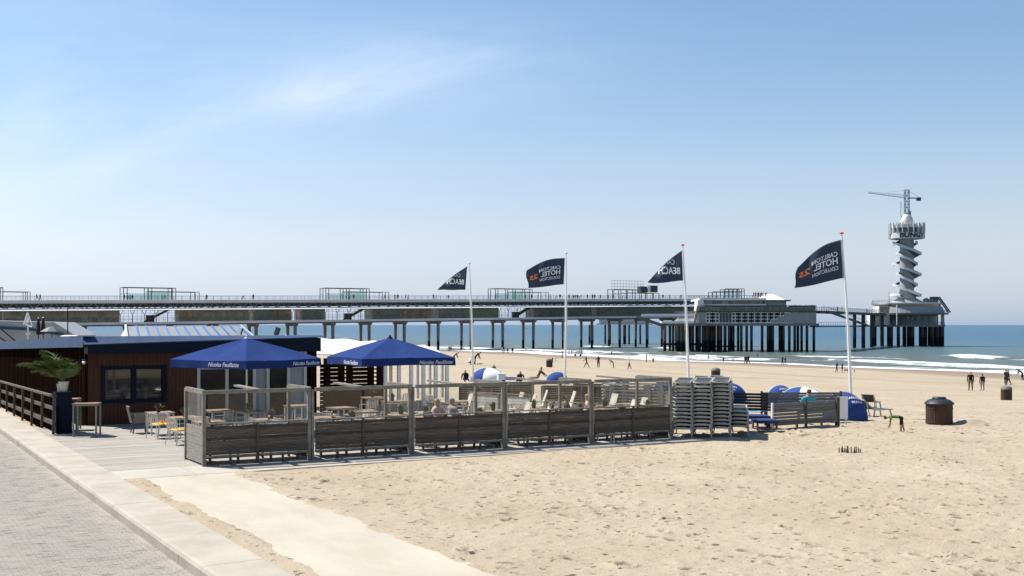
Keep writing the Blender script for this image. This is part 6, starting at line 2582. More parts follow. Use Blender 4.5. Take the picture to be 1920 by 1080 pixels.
for px, py, n, where in ((1312, 789, 11, 'stack behind the second front stack'), (1340, 788, 11, 'stack behind the third front stack')):
    p = deck_at(px, py, GZ)
    p.z = GZ + .0
    for k in range(n):
        lab = '%s pale sunbed in the %s' % (ORD[k] if k < n - 1 else 'topmost', where)
        bed(p + Vector((rnd.uniform(-.012, .012), rnd.uniform(-.02, .02), .124 * k)), R(-13) + rnd.uniform(-.012, .012), lab, 'stacked pale sunbeds')
for px, py, n, where in ((1222, 784, 9, 'left stack seen through the last glass pane'), (1246, 784, 10, 'right stack seen through the last glass pane')):
    p = deck_at(px, py, GZ)
    for k in range(n):
        lab = '%s pale sunbed in the %s' % (ORD[k] if k < n - 1 else 'topmost', where)
        bed(p + Vector((rnd.uniform(-.012, .012), rnd.uniform(-.02, .02), .124 * k)), ANG + R(50) + rnd.uniform(-.012, .012), lab, 'stacked pale sunbeds')


# loungers opened on the sand by the near tent
def lounger(px, py, rz, label):
    p = GR(px, py)
    r = T('sun_lounger', label, 'sun lounger', p, rz, 'opened sun loungers by the blue tent')
    f = MB()
    for x in (-.31, .31):
        f.tube([(x, 0, .34), (x, 1.15, .34), (x, 1.2, .34)], .028, 8)
        f.tube([(x, 1.15, .34), (x, 1.78, .80)], .028, 8)
    f.tube([(-.31, 0, .34), (.31, 0, .34)], .026, 8)
    f.tube([(-.31, 1.78, .80), (.31, 1.78, .80)], .026, 8)
    f.build('frame', M['plasticw'], r, True)
    MB().grid(lambda u, v: (-.28 + .56 * u, .02 + 1.12 * v, .352), 4, 6).build('sling', M['sling'], r)
    MB().grid(lambda u, v: (-.28 + .56 * u, 1.16 + .60 * v, .358 + .44 * v), 4, 6).build('backrest', M['sling'], r)
    for x in (-.30, .30):
        for y in (.18, 1.1):
            MB().bar((x, y, .33), (x * 1.12, y + (.12 if y > 1 else -.12), 0), .05).build('leg', M['plasticw'], r)
        MB().bar((x, 1.62, .68), (x * 1.05, 1.42, .05), .035).build('prop', M['plasticw'], r)


lounger(1664, 780, R(118), 'slate grey sun lounger with raised back standing right of the near blue tent')
lounger(1640, 764, R(150), 'slate grey sun lounger half hidden behind the near blue tent')


# ================================================================== BEACH TENTS
def tent(px0, px1, py, h, rz, label, front='tentblue', panel=None, text=True):
    """half dome wind tent: a quarter sphere of cloth open at the back"""
    p = GR((px0 + px1) / 2, py)
    s = p.y / FPX
    w = (px1 - px0) * s / 2
    H = h * s
    r = T('beach_tent', label, 'beach tent', p, rz, 'half dome beach tents')
    D = w * .85

    def surf(u, v):
        t = math.pi * u
        x = -w * math.cos(t)
        zc = H * math.sin(t) ** .85
        y = -D * math.sin(t) * math.cos(v * math.pi / 2) ** 1.0
        z = zc * math.sin(v * math.pi / 2) ** .9
        return (x, y + D * .5, max(0, z) - .02)
    mb = MB()
    mb.grid(surf, 28, 12)
    mb.build('shell', M[front], r, 'all')
    hp = MB()
    hp.tube([(-w * math.cos(math.pi * i / 24), D * .5 + .005, H * math.sin(math.pi * i / 24) ** .85) for i in range(25)], .022, 6)
    hp.build('hoop', M['white'], r, True)
    if panel:
        pm = MB()
        def s2(u, v):
            q = surf(.10 + .8 * u, .02 + .9 * v)
            c = Vector((0, D * .5, H * .2))
            q = Vector(q)
            return q + (q - c).normalized() * .012
        pm.grid(lambda u, v: s2(u * .48 + .50, v), 14, 10)
        pm.build('white_panel', M['canvaswhite'], r, 'all')
    if text:
        lm = MB()
        def fn(x, y):
            u, v = .42 + .24 * x, .56 + .10 * y
            q = Vector(surf(u, v))
            c = Vector((0, D * .5, H * .2))
            return q + (q - c).normalized() * .03
        put_text(lm, 'CARLTON', fn, bold=.02)
        def fn2(x, y):
            u, v = .46 + .17 * x, .42 + .09 * y
            q = Vector(surf(u, v))
            c = Vector((0, D * .5, H * .2))
            return q + (q - c).normalized() * .03
        put_text(lm, 'BEACH', fn2, bold=.02)
        lm.build('lettering', M['letter'], r)


tent(1545, 1643, 788, 52, R(24), 'big royal blue half dome tent behind the nearest flagpole')
tent(1318, 1402, 752, 35, R(-5), 'blue half dome tent showing right of the sunbed stacks')
tent(1440, 1494, 756, 33, R(10), 'blue half dome tent, left of the white edged one, behind the grey bench screens')
tent(1456, 1546, 762, 36, R(-25), 'blue and white half dome tent above the seated woman', panel=True, text=False)
tent(876, 944, 716, 26, R(-20), 'blue and white half dome tent right of the first flagpole', panel=True, text=False)
tent(1024, 1068, 720, 22, R(5), 'small blue half dome tent at the foot of the second flagpole', text=False)
tent(1226, 1262, 742, 31, R(8), 'blue half dome tent seen through the top of the last glass pane')


# ================================================================== BENCHES BY THE STACKS
def dark_bench(px0, px1, py, label, cushions=True):
    p, q = deck_at(px0, py, GZ - .15), deck_at(px1, py + 2, GZ - .15)
    c = (p + q) / 2
    c.z = GZ - .05
    d = q - p
    rz = math.atan2(d.y, d.x)
    L_ = math.hypot(d.x, d.y)
    r = T('lounge_bench', label, 'bench', c, rz)
    b_ = MB()
    for j in range(6):
        b_.box((0, .38 + .03 * j, .42 + .115 * j), (L_, .025, .095))
    b_.build('backrest', M['bench'], r)
    s = MB()
    for j in range(5):
        s.box((0, -.18 + .12 * j, .36), (L_, .11, .03))
    s.build('seat', M['bench'], r)
    for x in (-L_ / 2 + .05, L_ / 2 - .05):
        MB().bar((x, .42, -.05), (x, .58, 1.05), .07).build('leg', M['bench'], r)
        MB().box((x, -.2, .16), (.07, .07, .4)).build('leg', M['bench'], r)
    return r, L_


r, L_ = dark_bench(1362, 1438, 792, 'dark navy slatted bench right of the short sunbed stack')


def seat_pad(px, py, w, d, h, z, label, m='cushion', rz=0.0):
    p = deck_at(px, py, GZ + z)
    p.z = GZ + z - h / 2
    mb = MB()
    def fn(s, t, sg=1):
        x, y = s * 2 - 1, t * 2 - 1
        k = (1 - x ** 6) * (1 - y ** 6)
        return (x * w / 2, y * d / 2, sg * h / 2 * (.55 + .45 * k))
    mb.grid(lambda s, t: fn(s, t), 8, 6)
    mb.grid(lambda s, t: fn(1 - s, t, -1), 8, 6)
    for i in range(8):
        for tt in (0, 1):
            a_, b_ = fn(i / 8, tt), fn((i + 1) / 8, tt)
            mb.add([a_, b_, (b_[0], b_[1], -b_[2]), (a_[0], a_[1], -a_[2])], [(0, 1, 2, 3) if tt == 0 else (3, 2, 1, 0)])
    for j in range(6):
        for ss in (0, 1):
            a_, b_ = fn(ss, j / 6), fn(ss, (j + 1) / 6)
            mb.add([a_, b_, (b_[0], b_[1], -b_[2]), (a_[0], a_[1], -a_[2])], [(0, 1, 2, 3) if ss == 1 else (3, 2, 1, 0)])
    o = mb.build('seat_pad', M[m], None, True)
    o.location = p
    o.rotation_euler = (0, 0, rz)
    tag(o, label, 'cushion', 'navy seat pads')


def stool(px, py, w, label):
    p = deck_at(px, py, GZ - .1)
    p.z = GZ - .06
    r = T('low_stool', label, 'stool', p, .1, 'low stools by the dark bench')
    MB().box((0, 0, .33), (w, .6, .06)).build('seat', M['greywood'], r)
    for x in (-w / 2 + .05, w / 2 - .05):
        for y in (-.25, .25):
            MB().box((x, y, .15), (.06, .06, .31)).build('leg', M['greywood'], r)


stool(1418, 801, .95, 'low stool under the long navy pad before the dark bench')
stool(1434, 809, .80, 'low stool nearest the slatted screen with white end post')
seat_pad(1414, 777, 1.05, .62, .16, .44, 'long navy pad on the dark bench stool, with towel')
seat_pad(1434, 785, .85, .62, .16, .42, 'navy pad in front, nearest the slatted screen')
mb = MB()
mb.grid(lambda s, t: (-.25 + .5 * s, -.16 + .32 * t, .012 * math.sin(9 * s) * math.sin(7 * t) + .01), 10, 8)
o = mb.build('folded_towel', M['cyan'], None, 'all')
q = deck_at(1414, 772, GZ + .5)
o.location = (q.x, q.y, GZ + .505)
tag(o, 'light blue towel lying on the long navy pad', 'towel')


def bench_screen():
    p, q = deck_at(1449, 809, GZ - .1), deck_at(1572, 805, GZ - .2)
    c = (p + q) / 2
    c.z = GZ - .16
    d = q - p
    rz = math.atan2(d.y, d.x)
    L_ = math.hypot(d.x, d.y)
    r = T('bench_screen', 'grey two section slatted bench back with a white end post near the flagpole', 'slatted screen', c, rz)
    for x0, x1 in ((-L_ / 2 + .04, -.03), (.03, L_ / 2 - .06)):
        mb = MB()
        for k in range(7):
            z = .30 + .115 * k
            if x0 > 0 or k not in ():
                mb.box(((x0 + x1) / 2, 0.015 * k, z), (x1 - x0, .03, .098))
        mb.build('slat_panel', M['benchgrey'], r)
    MB().box((-L_ / 2, .03, .50), (.06, .06, 1.14)).build('end_post', M['white'], r)
    MB().box((L_ / 2, .05, .54), (.16, .1, 1.24)).build('end_post', M['greywood'], r)
    MB().box((0, .02, .56), (.09, .06, 1.2)).build('middle_post', M['greywood'], r)
    MB().box((0, .35, .36), (L_ - .2, .55, .05)).build('seat', M['greywood'], r)
    MB().box((0, .0, .09), (L_ - .1, .05, .06)).build('foot_rail', M['plasticw'], r)
    for x in (-L_ / 2 + .3, L_ / 2 - .3, 0.1):
        MB().box((x, .55, .17), (.07, .07, .36)).build('leg', M['greywood'], r)
    # a second run behind it, in light
    p2, q2 = deck_at(1440, 786, GZ - .1), deck_at(1565, 786, GZ - .2)
    c2 = (p2 + q2) / 2
    c2.z = GZ - .12
    L2 = (q2 - p2).length
    r2 = T('bench_screen', 'grey slatted bench back further behind, under the blue and white tent', 'slatted screen', c2, 0.02)
    mb = MB()
    for k in range(7):
        mb.box((0, .02 * k, .35 + .11 * k), (L2, .03, .10))
    mb.build('slat_panel', M['benchgrey'], r2)
    for x in (-L2 / 2, L2 / 2):
        MB().box((x, .08, .54), (.08, .08, 1.14)).build('end_post', M['greywood'], r2)
    MB().box((0, -.3, .40), (L2 - .1, .5, .05)).build('seat', M['greywood'], r2)
    # white notice panel on a leg
    p3 = deck_at(1580, 800, GZ - .2)
    p3.z = GZ - .2
    r3 = T('notice_sign', 'blank white panel on thin legs between the slatted bench and the flagpole', 'panel', p3, .1)
    MB().box((0, 0, .72), (.40, .035, .86)).build('board', M['white'], r3)
    for x in (-.15, .15):
        MB().box((x, .03, .3), (.03, .03, .62)).build('leg', M['alu'], r3)


bench_screen()

# odds and ends along the back of the terrace
def tray_things():
    p = deck_at(942, 712, GZ + 1.0)
    r = T('drinks_cooler', 'white cool box on the top of a screen behind the third bay', 'cool box', at(940, 712, 47), 0.2)
    MB().box((0, 0, .12), (.32, .3, .24)).build('body', M['white'], r)
    MB().box((0, 0, .255), (.34, .32, .03)).build('lid', M['white'], r)
    r = T('folded_blanket', 'pale lilac folded blanket beside the white cool box', 'blanket', at(958, 713, 47), 0.1)
    mb = MB()
    for k in range(3):
        mb.box((0.01 * k, 0, .03 + .05 * k), (.5 - .03 * k, .3, .045))
    mb.build('folds', mat('lilac_cloth', (.42, .42, .48), .9, var=.1, vscale=8), r)


tray_things()


# ================================================================== BINS, STICKS
def big_bin(p, s, label, lid=True):
    r = T('litter_bin', label, 'litter bin', p, 0.3, 'brown stave litter bins')
    R0, H = .60 * s, .98 * s
    mb = MB()
    n = 30
    for k in range(n):
        t = 2 * math.pi * k / n
        g = .018
        t1 = 2 * math.pi * (k + 1) / n - g
        q = []
        for tt in (t, t1):
            for rr in (R0 - .03, R0):
                q.append((rr * math.cos(tt), rr * math.sin(tt)))
        mb.prism([q[0], q[1], q[3], q[2]], -.05, H)
    mb.build('staves', M['binwood'], r)
    for z in (.16 * s, .80 * s):
        MB().lathe([(R0 - .01, z - .035 * s), (R0 + .012, z - .035 * s), (R0 + .012, z + .035 * s), (R0 - .01, z + .035 * s)], 30, cap=False).build('hoop', M['binwood'], r)
    MB().lathe([(R0 - .05, 0.02), (R0 - .05, H - .02)], 24).build('liner', M['black'], r)
    MB().lathe([(R0 - .02, H - .01), (R0 + .06 * s, H), (R0 + .07 * s, H + .04 * s), (R0 + .02 * s, H + .10 * s), (R0 - .10 * s, H + .20 * s), (R0 - .26 * s, H + .245 * s), (R0 - .27 * s, H + .22 * s), (.01, H + .22 * s)], 30).build('lid', M['binlid'], r, True)
    MB().lathe([(.30 * s, 0.2 * s), (.32 * s, .29 * s), (.27 * s, .34 * s), (.05 * s, .35 * s), (.0, .35 * s)], 24, (0, 0, H)).build('knob', M['binlid'], r, True)


big_bin(BIN, 0.86, 'large round brown stave bin with black lid standing in the sand at right')


def small_bin(px, py, h, label):
    p = GR(px, py)
    s = h * p.y / FPX / 1.15
    r = T('beach_bin', label, 'litter bin', p, .4, 'small brown beach bins')
    mb = MB()
    n = 16
    for k in range(n):
        t, t1 = 2 * math.pi * k / n, 2 * math.pi * (k + .93) / n
        q = [(rr * s * math.cos(tt), rr * s * math.sin(tt)) for tt in (t, t1) for rr in (.38, .41)]
        mb.prism([q[0], q[1], q[3], q[2]], -.03, .85 * s)
    mb.build('staves', M['binwood'], r)
    MB().lathe([(.36 * s, 0), (.36 * s, .8 * s)], 16).build('liner', M['black'], r)
    MB().lathe([(.43 * s, .84 * s), (.43 * s, .90 * s), (.36 * s, 1.05 * s), (.2 * s, 1.13 * s), (0, 1.15 * s)], 18).build('lid', M['concdark'], r, True)
    return p


small_bin(1887, 751, 28, 'small brown bin on open sand at right edge, before the couple')
small_bin(1342, 713, 24, 'small brown bin just above the sunbed stacks')
small_bin(1030, 689, 17, 'small brown bin far off left of the second flagpole')


def sticks():
    p = GR(1592, 848)
    r = T('wooden_stubs', 'cluster of short dark wooden stubs poking from the sand below the flagpole', 'wooden stubs', p, .05)
    s = p.y / FPX
    xs = [-19, -14, -11, -8, -6, -3, -1, 5, 9, 12, 15, 18, 21]
    for x in xs:
        h = rnd.uniform(6, 12) * s
        MB().tube([(x * s, rnd.uniform(-.05, .05), -.1), (x * s + rnd.uniform(-.02, .02), rnd.uniform(-.05, .05), h)], [.02, .014], 6).build('stub', M['greywood'], r)


sticks()

# ================================================================== PEOPLE AND DOGS
_pose = {}


def skeleton(lean=0.0, head=0.0, legs=((.0, .0), (.0, .0)), arms=((.05, .1), (.05, .1)), hip=None, spread=.09, armout=.10):
    """joints of a 1.75 m figure facing +y; angles in radians, forward positive"""
    V, E, Rr, Tg = [], [], [], []

    def add(p, r, par, tg):
        V.append(Vector(p))
        Rr.append(r)
        i = len(V) - 1
        if par is not None:
            E.append((par, i))
            Tg.append(tg)
        return i
    d = Vector((0, math.sin(lean), math.cos(lean)))
    pel = add((0, 0, .95), (.135, .105), None, None)
    P0 = V[0]
    waist = add(P0 + d * .17, (.125, .092), pel, 'top')
    chest = add(P0 + d * .38, (.155, .105), waist, 'top')
    upper = add(P0 + d * .48, (.12, .085), chest, 'top')
    neck = add(P0 + d * .58, (.055, .055), upper, 'skin')
    d2 = Vector((0, math.sin(lean + head), math.cos(lean + head)))
    h0 = add(V[neck] + d2 * .09 + Vector((0, .015, 0)), (.075, .085), neck, 'skin')
    h1 = add(V[neck] + d2 * .17 + Vector((0, .012, 0)), (.082, .098), h0, 'head')
    h2 = add(V[neck] + d2 * .245, (.055, .065), h1, 'hair')
    fw = Vector((0, d2.z, -d2.y))
    add(V[h0] + fw * .098 + d2 * .035, (.016, .016), h0, 'skin')
    for sx, (sh, el) in zip((-1, 1), arms):
        s0 = add(V[upper] + Vector((sx * .165, 0, -.005)), (.062, .062), upper, 'top')
        a = lean * .6 + sh
        ua = Vector((sx * armout, math.sin(a), -math.cos(a))).normalized()
        e = add(V[s0] + ua * .29, (.045, .045), s0, 'top')
        fa = Vector((sx * armout * .4, math.sin(a + el), -math.cos(a + el))).normalized()
        w = add(V[e] + fa * .25, (.033, .033), e, 'sleeve')
        hd = add(V[w] + fa * .08, (.036, .022), w, 'skin')
        add(V[hd] + fa * .09 + Vector((sx * -.01, .01, 0)), (.018, .016), hd, 'skin')
        add(V[w] + fa * .09 + Vector((-sx * .035, .035, 0)), (.014, .014), w, 'skin')
    for sx, (th, kb) in zip((-1, 1), legs):
        hp = add(P0 + Vector((sx * spread, 0, -.06)), (.098, .098), pel, 'legs')
        ud = Vector((sx * .02, math.sin(th), -math.cos(th)))
        k = add(V[hp] + ud * .42, (.062, .064), hp, 'legs')
        fd = Vector((0, math.sin(th - kb), -math.cos(th - kb)))
        c = add(V[k] + fd * .15, (.056, .060), k, 'shin')
        an = add(V[k] + fd * .40, (.042, .044), c, 'shin')
        ft = add(V[an] + Vector((sx * .01, .06, -.045)), (.042, .036), an, 'shoe')
        add(V[ft] + Vector((sx * .01, .10, -.008)), (.036, .026), ft, 'shoe')
    return V, E, Rr, Tg


def figure(key, **kw):
    if key in _pose:
        return _pose[key]
    V, E, Rr, Tg = skeleton(**kw)
    me = bpy.data.meshes.new('pose')
    me.from_pydata([tuple(v) for v in V], E, [])
    o = bpy.data.objects.new('pose', me)
    COL.objects.link(o)
    sk = o.modifiers.new('skin', 'SKIN')
    sk.use_smooth_shade = True
    lay = me.skin_vertices[0].data
    for i, (rx, ry) in enumerate(Rr):
        lay[i].radius = (rx, ry)
        lay[i].use_root = (i == 0)
    sb = o.modifiers.new('sub', 'SUBSURF')
    sb.levels = sb.render_levels = 1
    dg = bpy.context.evaluated_depsgraph_get()
    m2 = bpy.data.meshes.new_from_object(o.evaluated_get(dg))
    bpy.data.objects.remove(o)
    bpy.data.meshes.remove(me)
    zmin = min(v.co.z for v in m2.vertices)
    tags = []
    segs = [(V[a], V[b]) for a, b in E]
    for p in m2.polygons:
        c = p.center
        best, bt = 9e9, 'top'
        for (a, b), tg, (i0, i1) in zip(segs, Tg, E):
            ab = b - a
            u = max(0, min(1, (c - a).dot(ab) / max(1e-9, ab.length_squared)))
            dd = (c - (a + ab * u)).length / (.6 * (Rr[i0][0] * (1 - u) + Rr[i1][0] * u) + .04)
            if dd < best:
                best, bt = dd, tg
        if bt == 'head':
            h0 = V[5]
            bt = 'hair' if (c.y < V[6].y + .02 or c.z > V[6].z + .045) else 'skin'
        tags.append(bt)
    for v in m2.vertices:
        v.co.z -= zmin
    _pose[key] = (m2, tags)
    return _pose[key]


SKIN = mat('skin', (.42, .25, .17), .6)
CL = {}


def cloth(c):
    if c not in CL:
        CL[c] = mat('cloth_' + '_'.join(str(int(x * 100)) for x in c), c, .9, var=.15, vscale=6, spec=.15)
    return CL[c]


BK, NV, GY, WH, BR, BL, RD, TQ, LG, KH, PK, HB, HF, HG, GN = (
    (.012, .012, .014), (.018, .024, .045), (.09, .09, .10), (.55, .55, .54), (.075, .040, .028), (.05, .10, .22), (.30, .035, .04), (.05, .36, .42), (.28, .29, .31),
    (.20, .16, .11), (.55, .36, .35), (.035, .02, .012), (.32, .22, .11), (.32, .31, .30), (.07, .125, .022))
POSES = dict(
    stand=dict(legs=((.05, .05), (-.04, .05))),
    arms=dict(legs=((.08, .05), (-.06, .08)), arms=((.5, 1.3), (.45, 1.2))),
    walk=dict(lean=.07, legs=((.27, .08), (-.24, .18)), arms=((-.25, .2), (.3, .3))),
    stride=dict(lean=.14, legs=((.42, .05), (-.38, .12)), arms=((-.3, .4), (.4, .5))),
    bend=dict(lean=1.62, head=.45, legs=((.10, .15), (-.14, .08)), arms=((-.80, .05), (-1.0, .10)), spread=.14),
    stoop=dict(lean=.85, head=.3, legs=((.12, .22), (-.12, .12)), arms=((-.25, .15), (-.4, .25))),
    squat=dict(lean=.55, head=-.2, legs=((1.75, 2.35), (1.6, 2.3)), arms=((.8, .6), (.7, .7))),
    push=dict(lean=.2, legs=((.35, .1), (-.38, .2)), arms=((1.0, .35), (1.0, .35))),
    sit=dict(lean=-.10, legs=((1.45, 1.45), (1.5, 1.5)), arms=((.5, 1.1), (.5, 1.0)), spread=.11),
    recline=dict(lean=-.45, head=.4, legs=((1.50, .12), (1.56, .28)), arms=((-.6, .1), (-.5, .1)), spread=.11),
    sitground=dict(lean=-.35, head=.25, legs=((1.62, .25), (1.75, .85)), arms=((-.5, .1), (-.45, .1)), spread=.11),
)


def person(loc, h, pose, rz, label, top=BK, legs=BK, hair=HB, shin=None, sleeve=None, shoe=BK, group=None, sink=0.0, bulk=1.25):
    m2, tags = figure(pose, **POSES[pose])
    cols = dict(skin=SKIN, top=cloth(top), legs=cloth(legs), hair=cloth(hair), shin=SKIN if shin == 'bare' else cloth(shin or legs),
                sleeve=SKIN if sleeve == 'bare' else cloth(sleeve or top), shoe=SKIN if shoe == 'bare' else cloth(shoe))
    me = m2.copy()
    me.name = 'person'
    me.materials.clear()
    order = list(cols)
    for k in order:
        me.materials.append(cols[k])
    me.polygons.foreach_set('material_index', [order.index(t) for t in tags])
    o = bpy.data.objects.new('person', me)
    COL.objects.link(o)
    s = h / 1.75
    o.scale = (s * bulk * 1.12, s * (1 + (bulk - 1) * .5), s)
    o.location = (loc[0], loc[1], loc[2] - sink)
    o.rotation_euler = (0, 0, rz)
    tag(o, label, 'person', group)
    return o


def beach_person(px, py, hpx, pose, rz, label, k=1.0, group='people on the beach', **kw):
    p = GR(px, py)
    if p.x * CA + p.y * SA > 172:
        p.z = max(p.z, -0.25)
    h = hpx * p.y / FPX * k
    return person(p, h, pose, rz, label, group=group, sink=.02, **kw)


LFT, RGT, AWY, TWD = R(90), R(-90), 0.0, math.pi
# bent figures give the height they would have standing
beach_person(1690, 810, 55, 'bend', R(75), 'child in green and black bending down to the sand near the big bin', 1.0, bulk=1.5, top=GN, legs=BK, shin='bare', sleeve='bare', hair=HB, shoe='bare')
beach_person(1820, 732, 35, 'stand', AWY, 'tall walker with long black coat seen from behind, left of the strolling pair', top=BK, legs=KH, hair=HF)
beach_person(1842, 732, 31, 'stand', AWY + .2, 'shorter walker with grey skirt seen from behind, right of the strolling pair', top=(.03, .02, .024), legs=LG, shin='bare', hair=HB)
beach_person(1886, 721, 28, 'arms', R(-60), 'person in black standing close behind another above the small bin at right', top=BK, legs=BK)
beach_person(1891, 722, 30, 'walk', R(70), 'person in black facing a partner above the small bin at right', top=BK, legs=NV)
beach_person(1917, 713, 26, 'stoop', R(60), 'person in black stooping at the right edge of the view', top=BK, legs=BK)
beach_person(1569, 698, 20, 'walk', RGT, 'walker in black leading, left of the nearest flagpole', top=BK, legs=BK)
beach_person(1579, 699, 20, 'stand', RGT, 'walker in black with dark red trousers beside the dog', top=BK, legs=(.10, .03, .03))
beach_person(1602, 698, 10, 'walk', LFT, 'small child in white right of the nearest flagpole', top=WH, legs=(.2, .05, .05), hair=HF)
beach_person(1467, 684, 17, 'walk', RGT, 'person in black, left of a close pair walking in the surf edge', top=BK, legs=BK)
beach_person(1472, 683, 15, 'walk', RGT, 'thin figure in black, right of a close pair walking in the surf edge', top=BK, legs=BK)
beach_person(1420, 679, 10, 'stand', LFT, 'small figure in dark blue with bare legs standing in the white wash', top=NV, legs=NV, shin='bare')
beach_person(1398, 682, 16, 'walk', AWY, 'left of two people in black walking by the white wash', top=BK, legs=BK)
beach_person(1403, 682, 16, 'walk', AWY + .2, 'right of two people in black walking by the white wash', top=BK, legs=BK)
beach_person(1373, 679, 9, 'squat', RGT, 'crouching child in black at the waterline', top=BK, legs=BK)
beach_person(1356.5, 679, 9, 'stand', TWD, 'small thin child standing at the waterline', top=GY, legs=BK)
beach_person(1328, 677, 16, 'stoop', RGT, 'person in blue leaning over a child at the waterline', top=BL, legs=NV, hair=HG)
beach_person(1330, 677, 7, 'stand', LFT, 'toddler at the feet of the person in blue', top=BK, legs=BK)
beach_person(1212, 679, 16, 'stand', RGT, 'thin person in dark clothes standing at the water with hands down', top=GY, legs=BK)
beach_person(1224.6, 679.5, 11, 'squat', TWD, 'child in dark red crouching beside the thin standing person', 1.25, top=RD, legs=(.05, .02, .05))
beach_person(1180, 692, 23, 'walk', LFT, 'walker with pale top and black trousers striding left', top=WH, legs=BK)
beach_person(1150, 690, 19, 'stoop', LFT, 'person in brown bending toward the sand between two walkers', top=BR, legs=LG, hair=HB)
beach_person(1122, 689, 22, 'arms', R(150), 'person in black jacket standing with grey trousers', top=BK, legs=GY)
beach_person(1100, 689, 23, 'stride', LFT, 'walker in black with white shirt tail striding left', top=BK, legs=BK, hair=HB)
beach_person(1147, 668, 7, 'stand', TWD, 'tiny bather in dark suit standing in the foam', top=NV, legs=NV)
beach_person(1054, 672, 15, 'stand', LFT, 'person in dark clothes left of the second flagpole', top=BK, legs=(.05, .03, .025))
beach_person(1067, 666, 10, 'walk', LFT, 'left of two small walkers in grey right of the second flagpole', top=GY, legs=BK)
beach_person(1072, 666, 10.5, 'walk', LFT, 'right of two small walkers in grey right of the second flagpole', top=GY, legs=NV)
beach_person(1091, 668, 14, 'push', LFT, 'person in black pushing the white buggy', top=BK, legs=BK)
beach_person(1036, 680, 17, 'bend', RGT, 'person with white top bending beside the far brown bin', top=WH, legs=BK)
beach_person(942, 662, 12, 'walk', LFT, 'person in white and black at left of three by the surf', top=WH, legs=BK)
beach_person(945.5, 662, 12.5, 'walk', LFT, 'person in black right behind the white topped one by the surf', top=BK, legs=BK)
beach_person(952, 662, 10, 'stand', TWD, 'middle child in dark blue of the group by the surf', top=NV, legs=NV)
beach_person(961, 662, 11, 'stand', TWD, 'right figure in dark blue of the group by the surf', top=NV, legs=BK)
beach_person(891, 683, 25, 'stoop', R(-70), 'person in black leaning over by the first flagpole', 1.1, top=BK, legs=BK, hair=HB)
beach_person(880, 684, 20, 'squat', R(-50), 'crouching person in white and dark top left of the first flagpole', 1.2, top=WH, legs=BK)
beach_person(842, 658, 9, 'stand', TWD, 'left of two tiny people at the waterline above the right parasol', top=BK, legs=BK)
beach_person(845.5, 658, 9, 'stand', TWD, 'right of two tiny people at the waterline above the right parasol', top=GY, legs=BK)
beach_person(864, 658, 10, 'walk', RGT, 'tiny person in white by the water beside a pier column', top=WH, legs=BK)
beach_person(870, 658, 9, 'walk', LFT, 'tiny person in black by the water right of the white one', top=BK, legs=BK)
beach_person(851, 679, 20, 'stoop', RGT, 'person in plum jacket half hidden behind the right parasol', 1.1, top=(.06, .025, .05), legs=NV)
beach_person(926, 697, 22, 'sitground', TWD, 'sunbather with white hat sitting behind the blue and white tent', 1.0, top=GY, legs=GY, hair=WH)
beach_person(778, 655, 8, 'stand', TWD, 'tiny dark figure above the slope of the right parasol', top=BK, legs=BK)


def seated(px, py, z, rz, label, pose='sit', h=1.7, **kw):
    p = deck_at(px, py, z)
    return person(Vector((p.x, p.y, GZ + .01)), h, pose, rz, label, group='guests on the terrace', **kw)


for px, lab, kw in ((822, 'guest in pink shirt sitting low behind the third pane', dict(top=PK, legs=GY, hair=HF)), (850, 'grey haired guest sitting low behind the third pane', dict(top=LG, legs=GY, hair=HG)),
                    (1105, 'fair haired guest seated behind the last pane', dict(top=PK, legs=GY, hair=HF)), (1065, 'dark haired guest seated behind the fourth pane', dict(top=BR, legs=BK, hair=HB))):
    p, rz = GUESTSEAT[px]
    person(p + Vector((0, 0, .02)), 1.68, 'sit', rz, lab, group='guests on the terrace', **kw)
beach_person(1008, 712, 42, 'recline', R(100), 'sunbather in brown sitting up on the sand behind the fourth bay', 1.0, top=BR, legs=KH, hair=HB, bulk=1.3)
beach_person(975, 718, 36, 'sitground', R(170), 'dark haired sunbather of whom only the head shows above the windbreak rail', 1.0, top=BK, legs=BK, hair=BR, bulk=1.3)
beach_person(873, 716, 36, 'sitground', R(190), 'brown haired sunbather, head showing right of the white posts', 1.0, top=BK, legs=BK, hair=BR, bulk=1.3)
p = deck_at(1520, 797, GZ - .1)
person(Vector((p.x, p.y + .35, GZ - .10)), 1.68, 'sit', R(15), 'woman in turquoise top sitting on the slatted bench with back turned', group='guests on the terrace', top=TQ, legs=(.12, .05, .05), hair=(.16, .08, .04), sleeve='bare', shin='bare')
# ---- people on the pier, small dark figures against the sky
def pier_person(px, pose, rz, label, top=BK, legs=BK, b=None, h=None):
    bb = PB0 + 1.0 + rnd.uniform(0, 2.5) if b is None else b
    a = a_of(px, bb)
    z = zlow(a) + 6.75
    person(P(a, bb, z), h or rnd.uniform(1.6, 1.85), pose, rz, label, top=top, legs=legs, group='people on the pier')


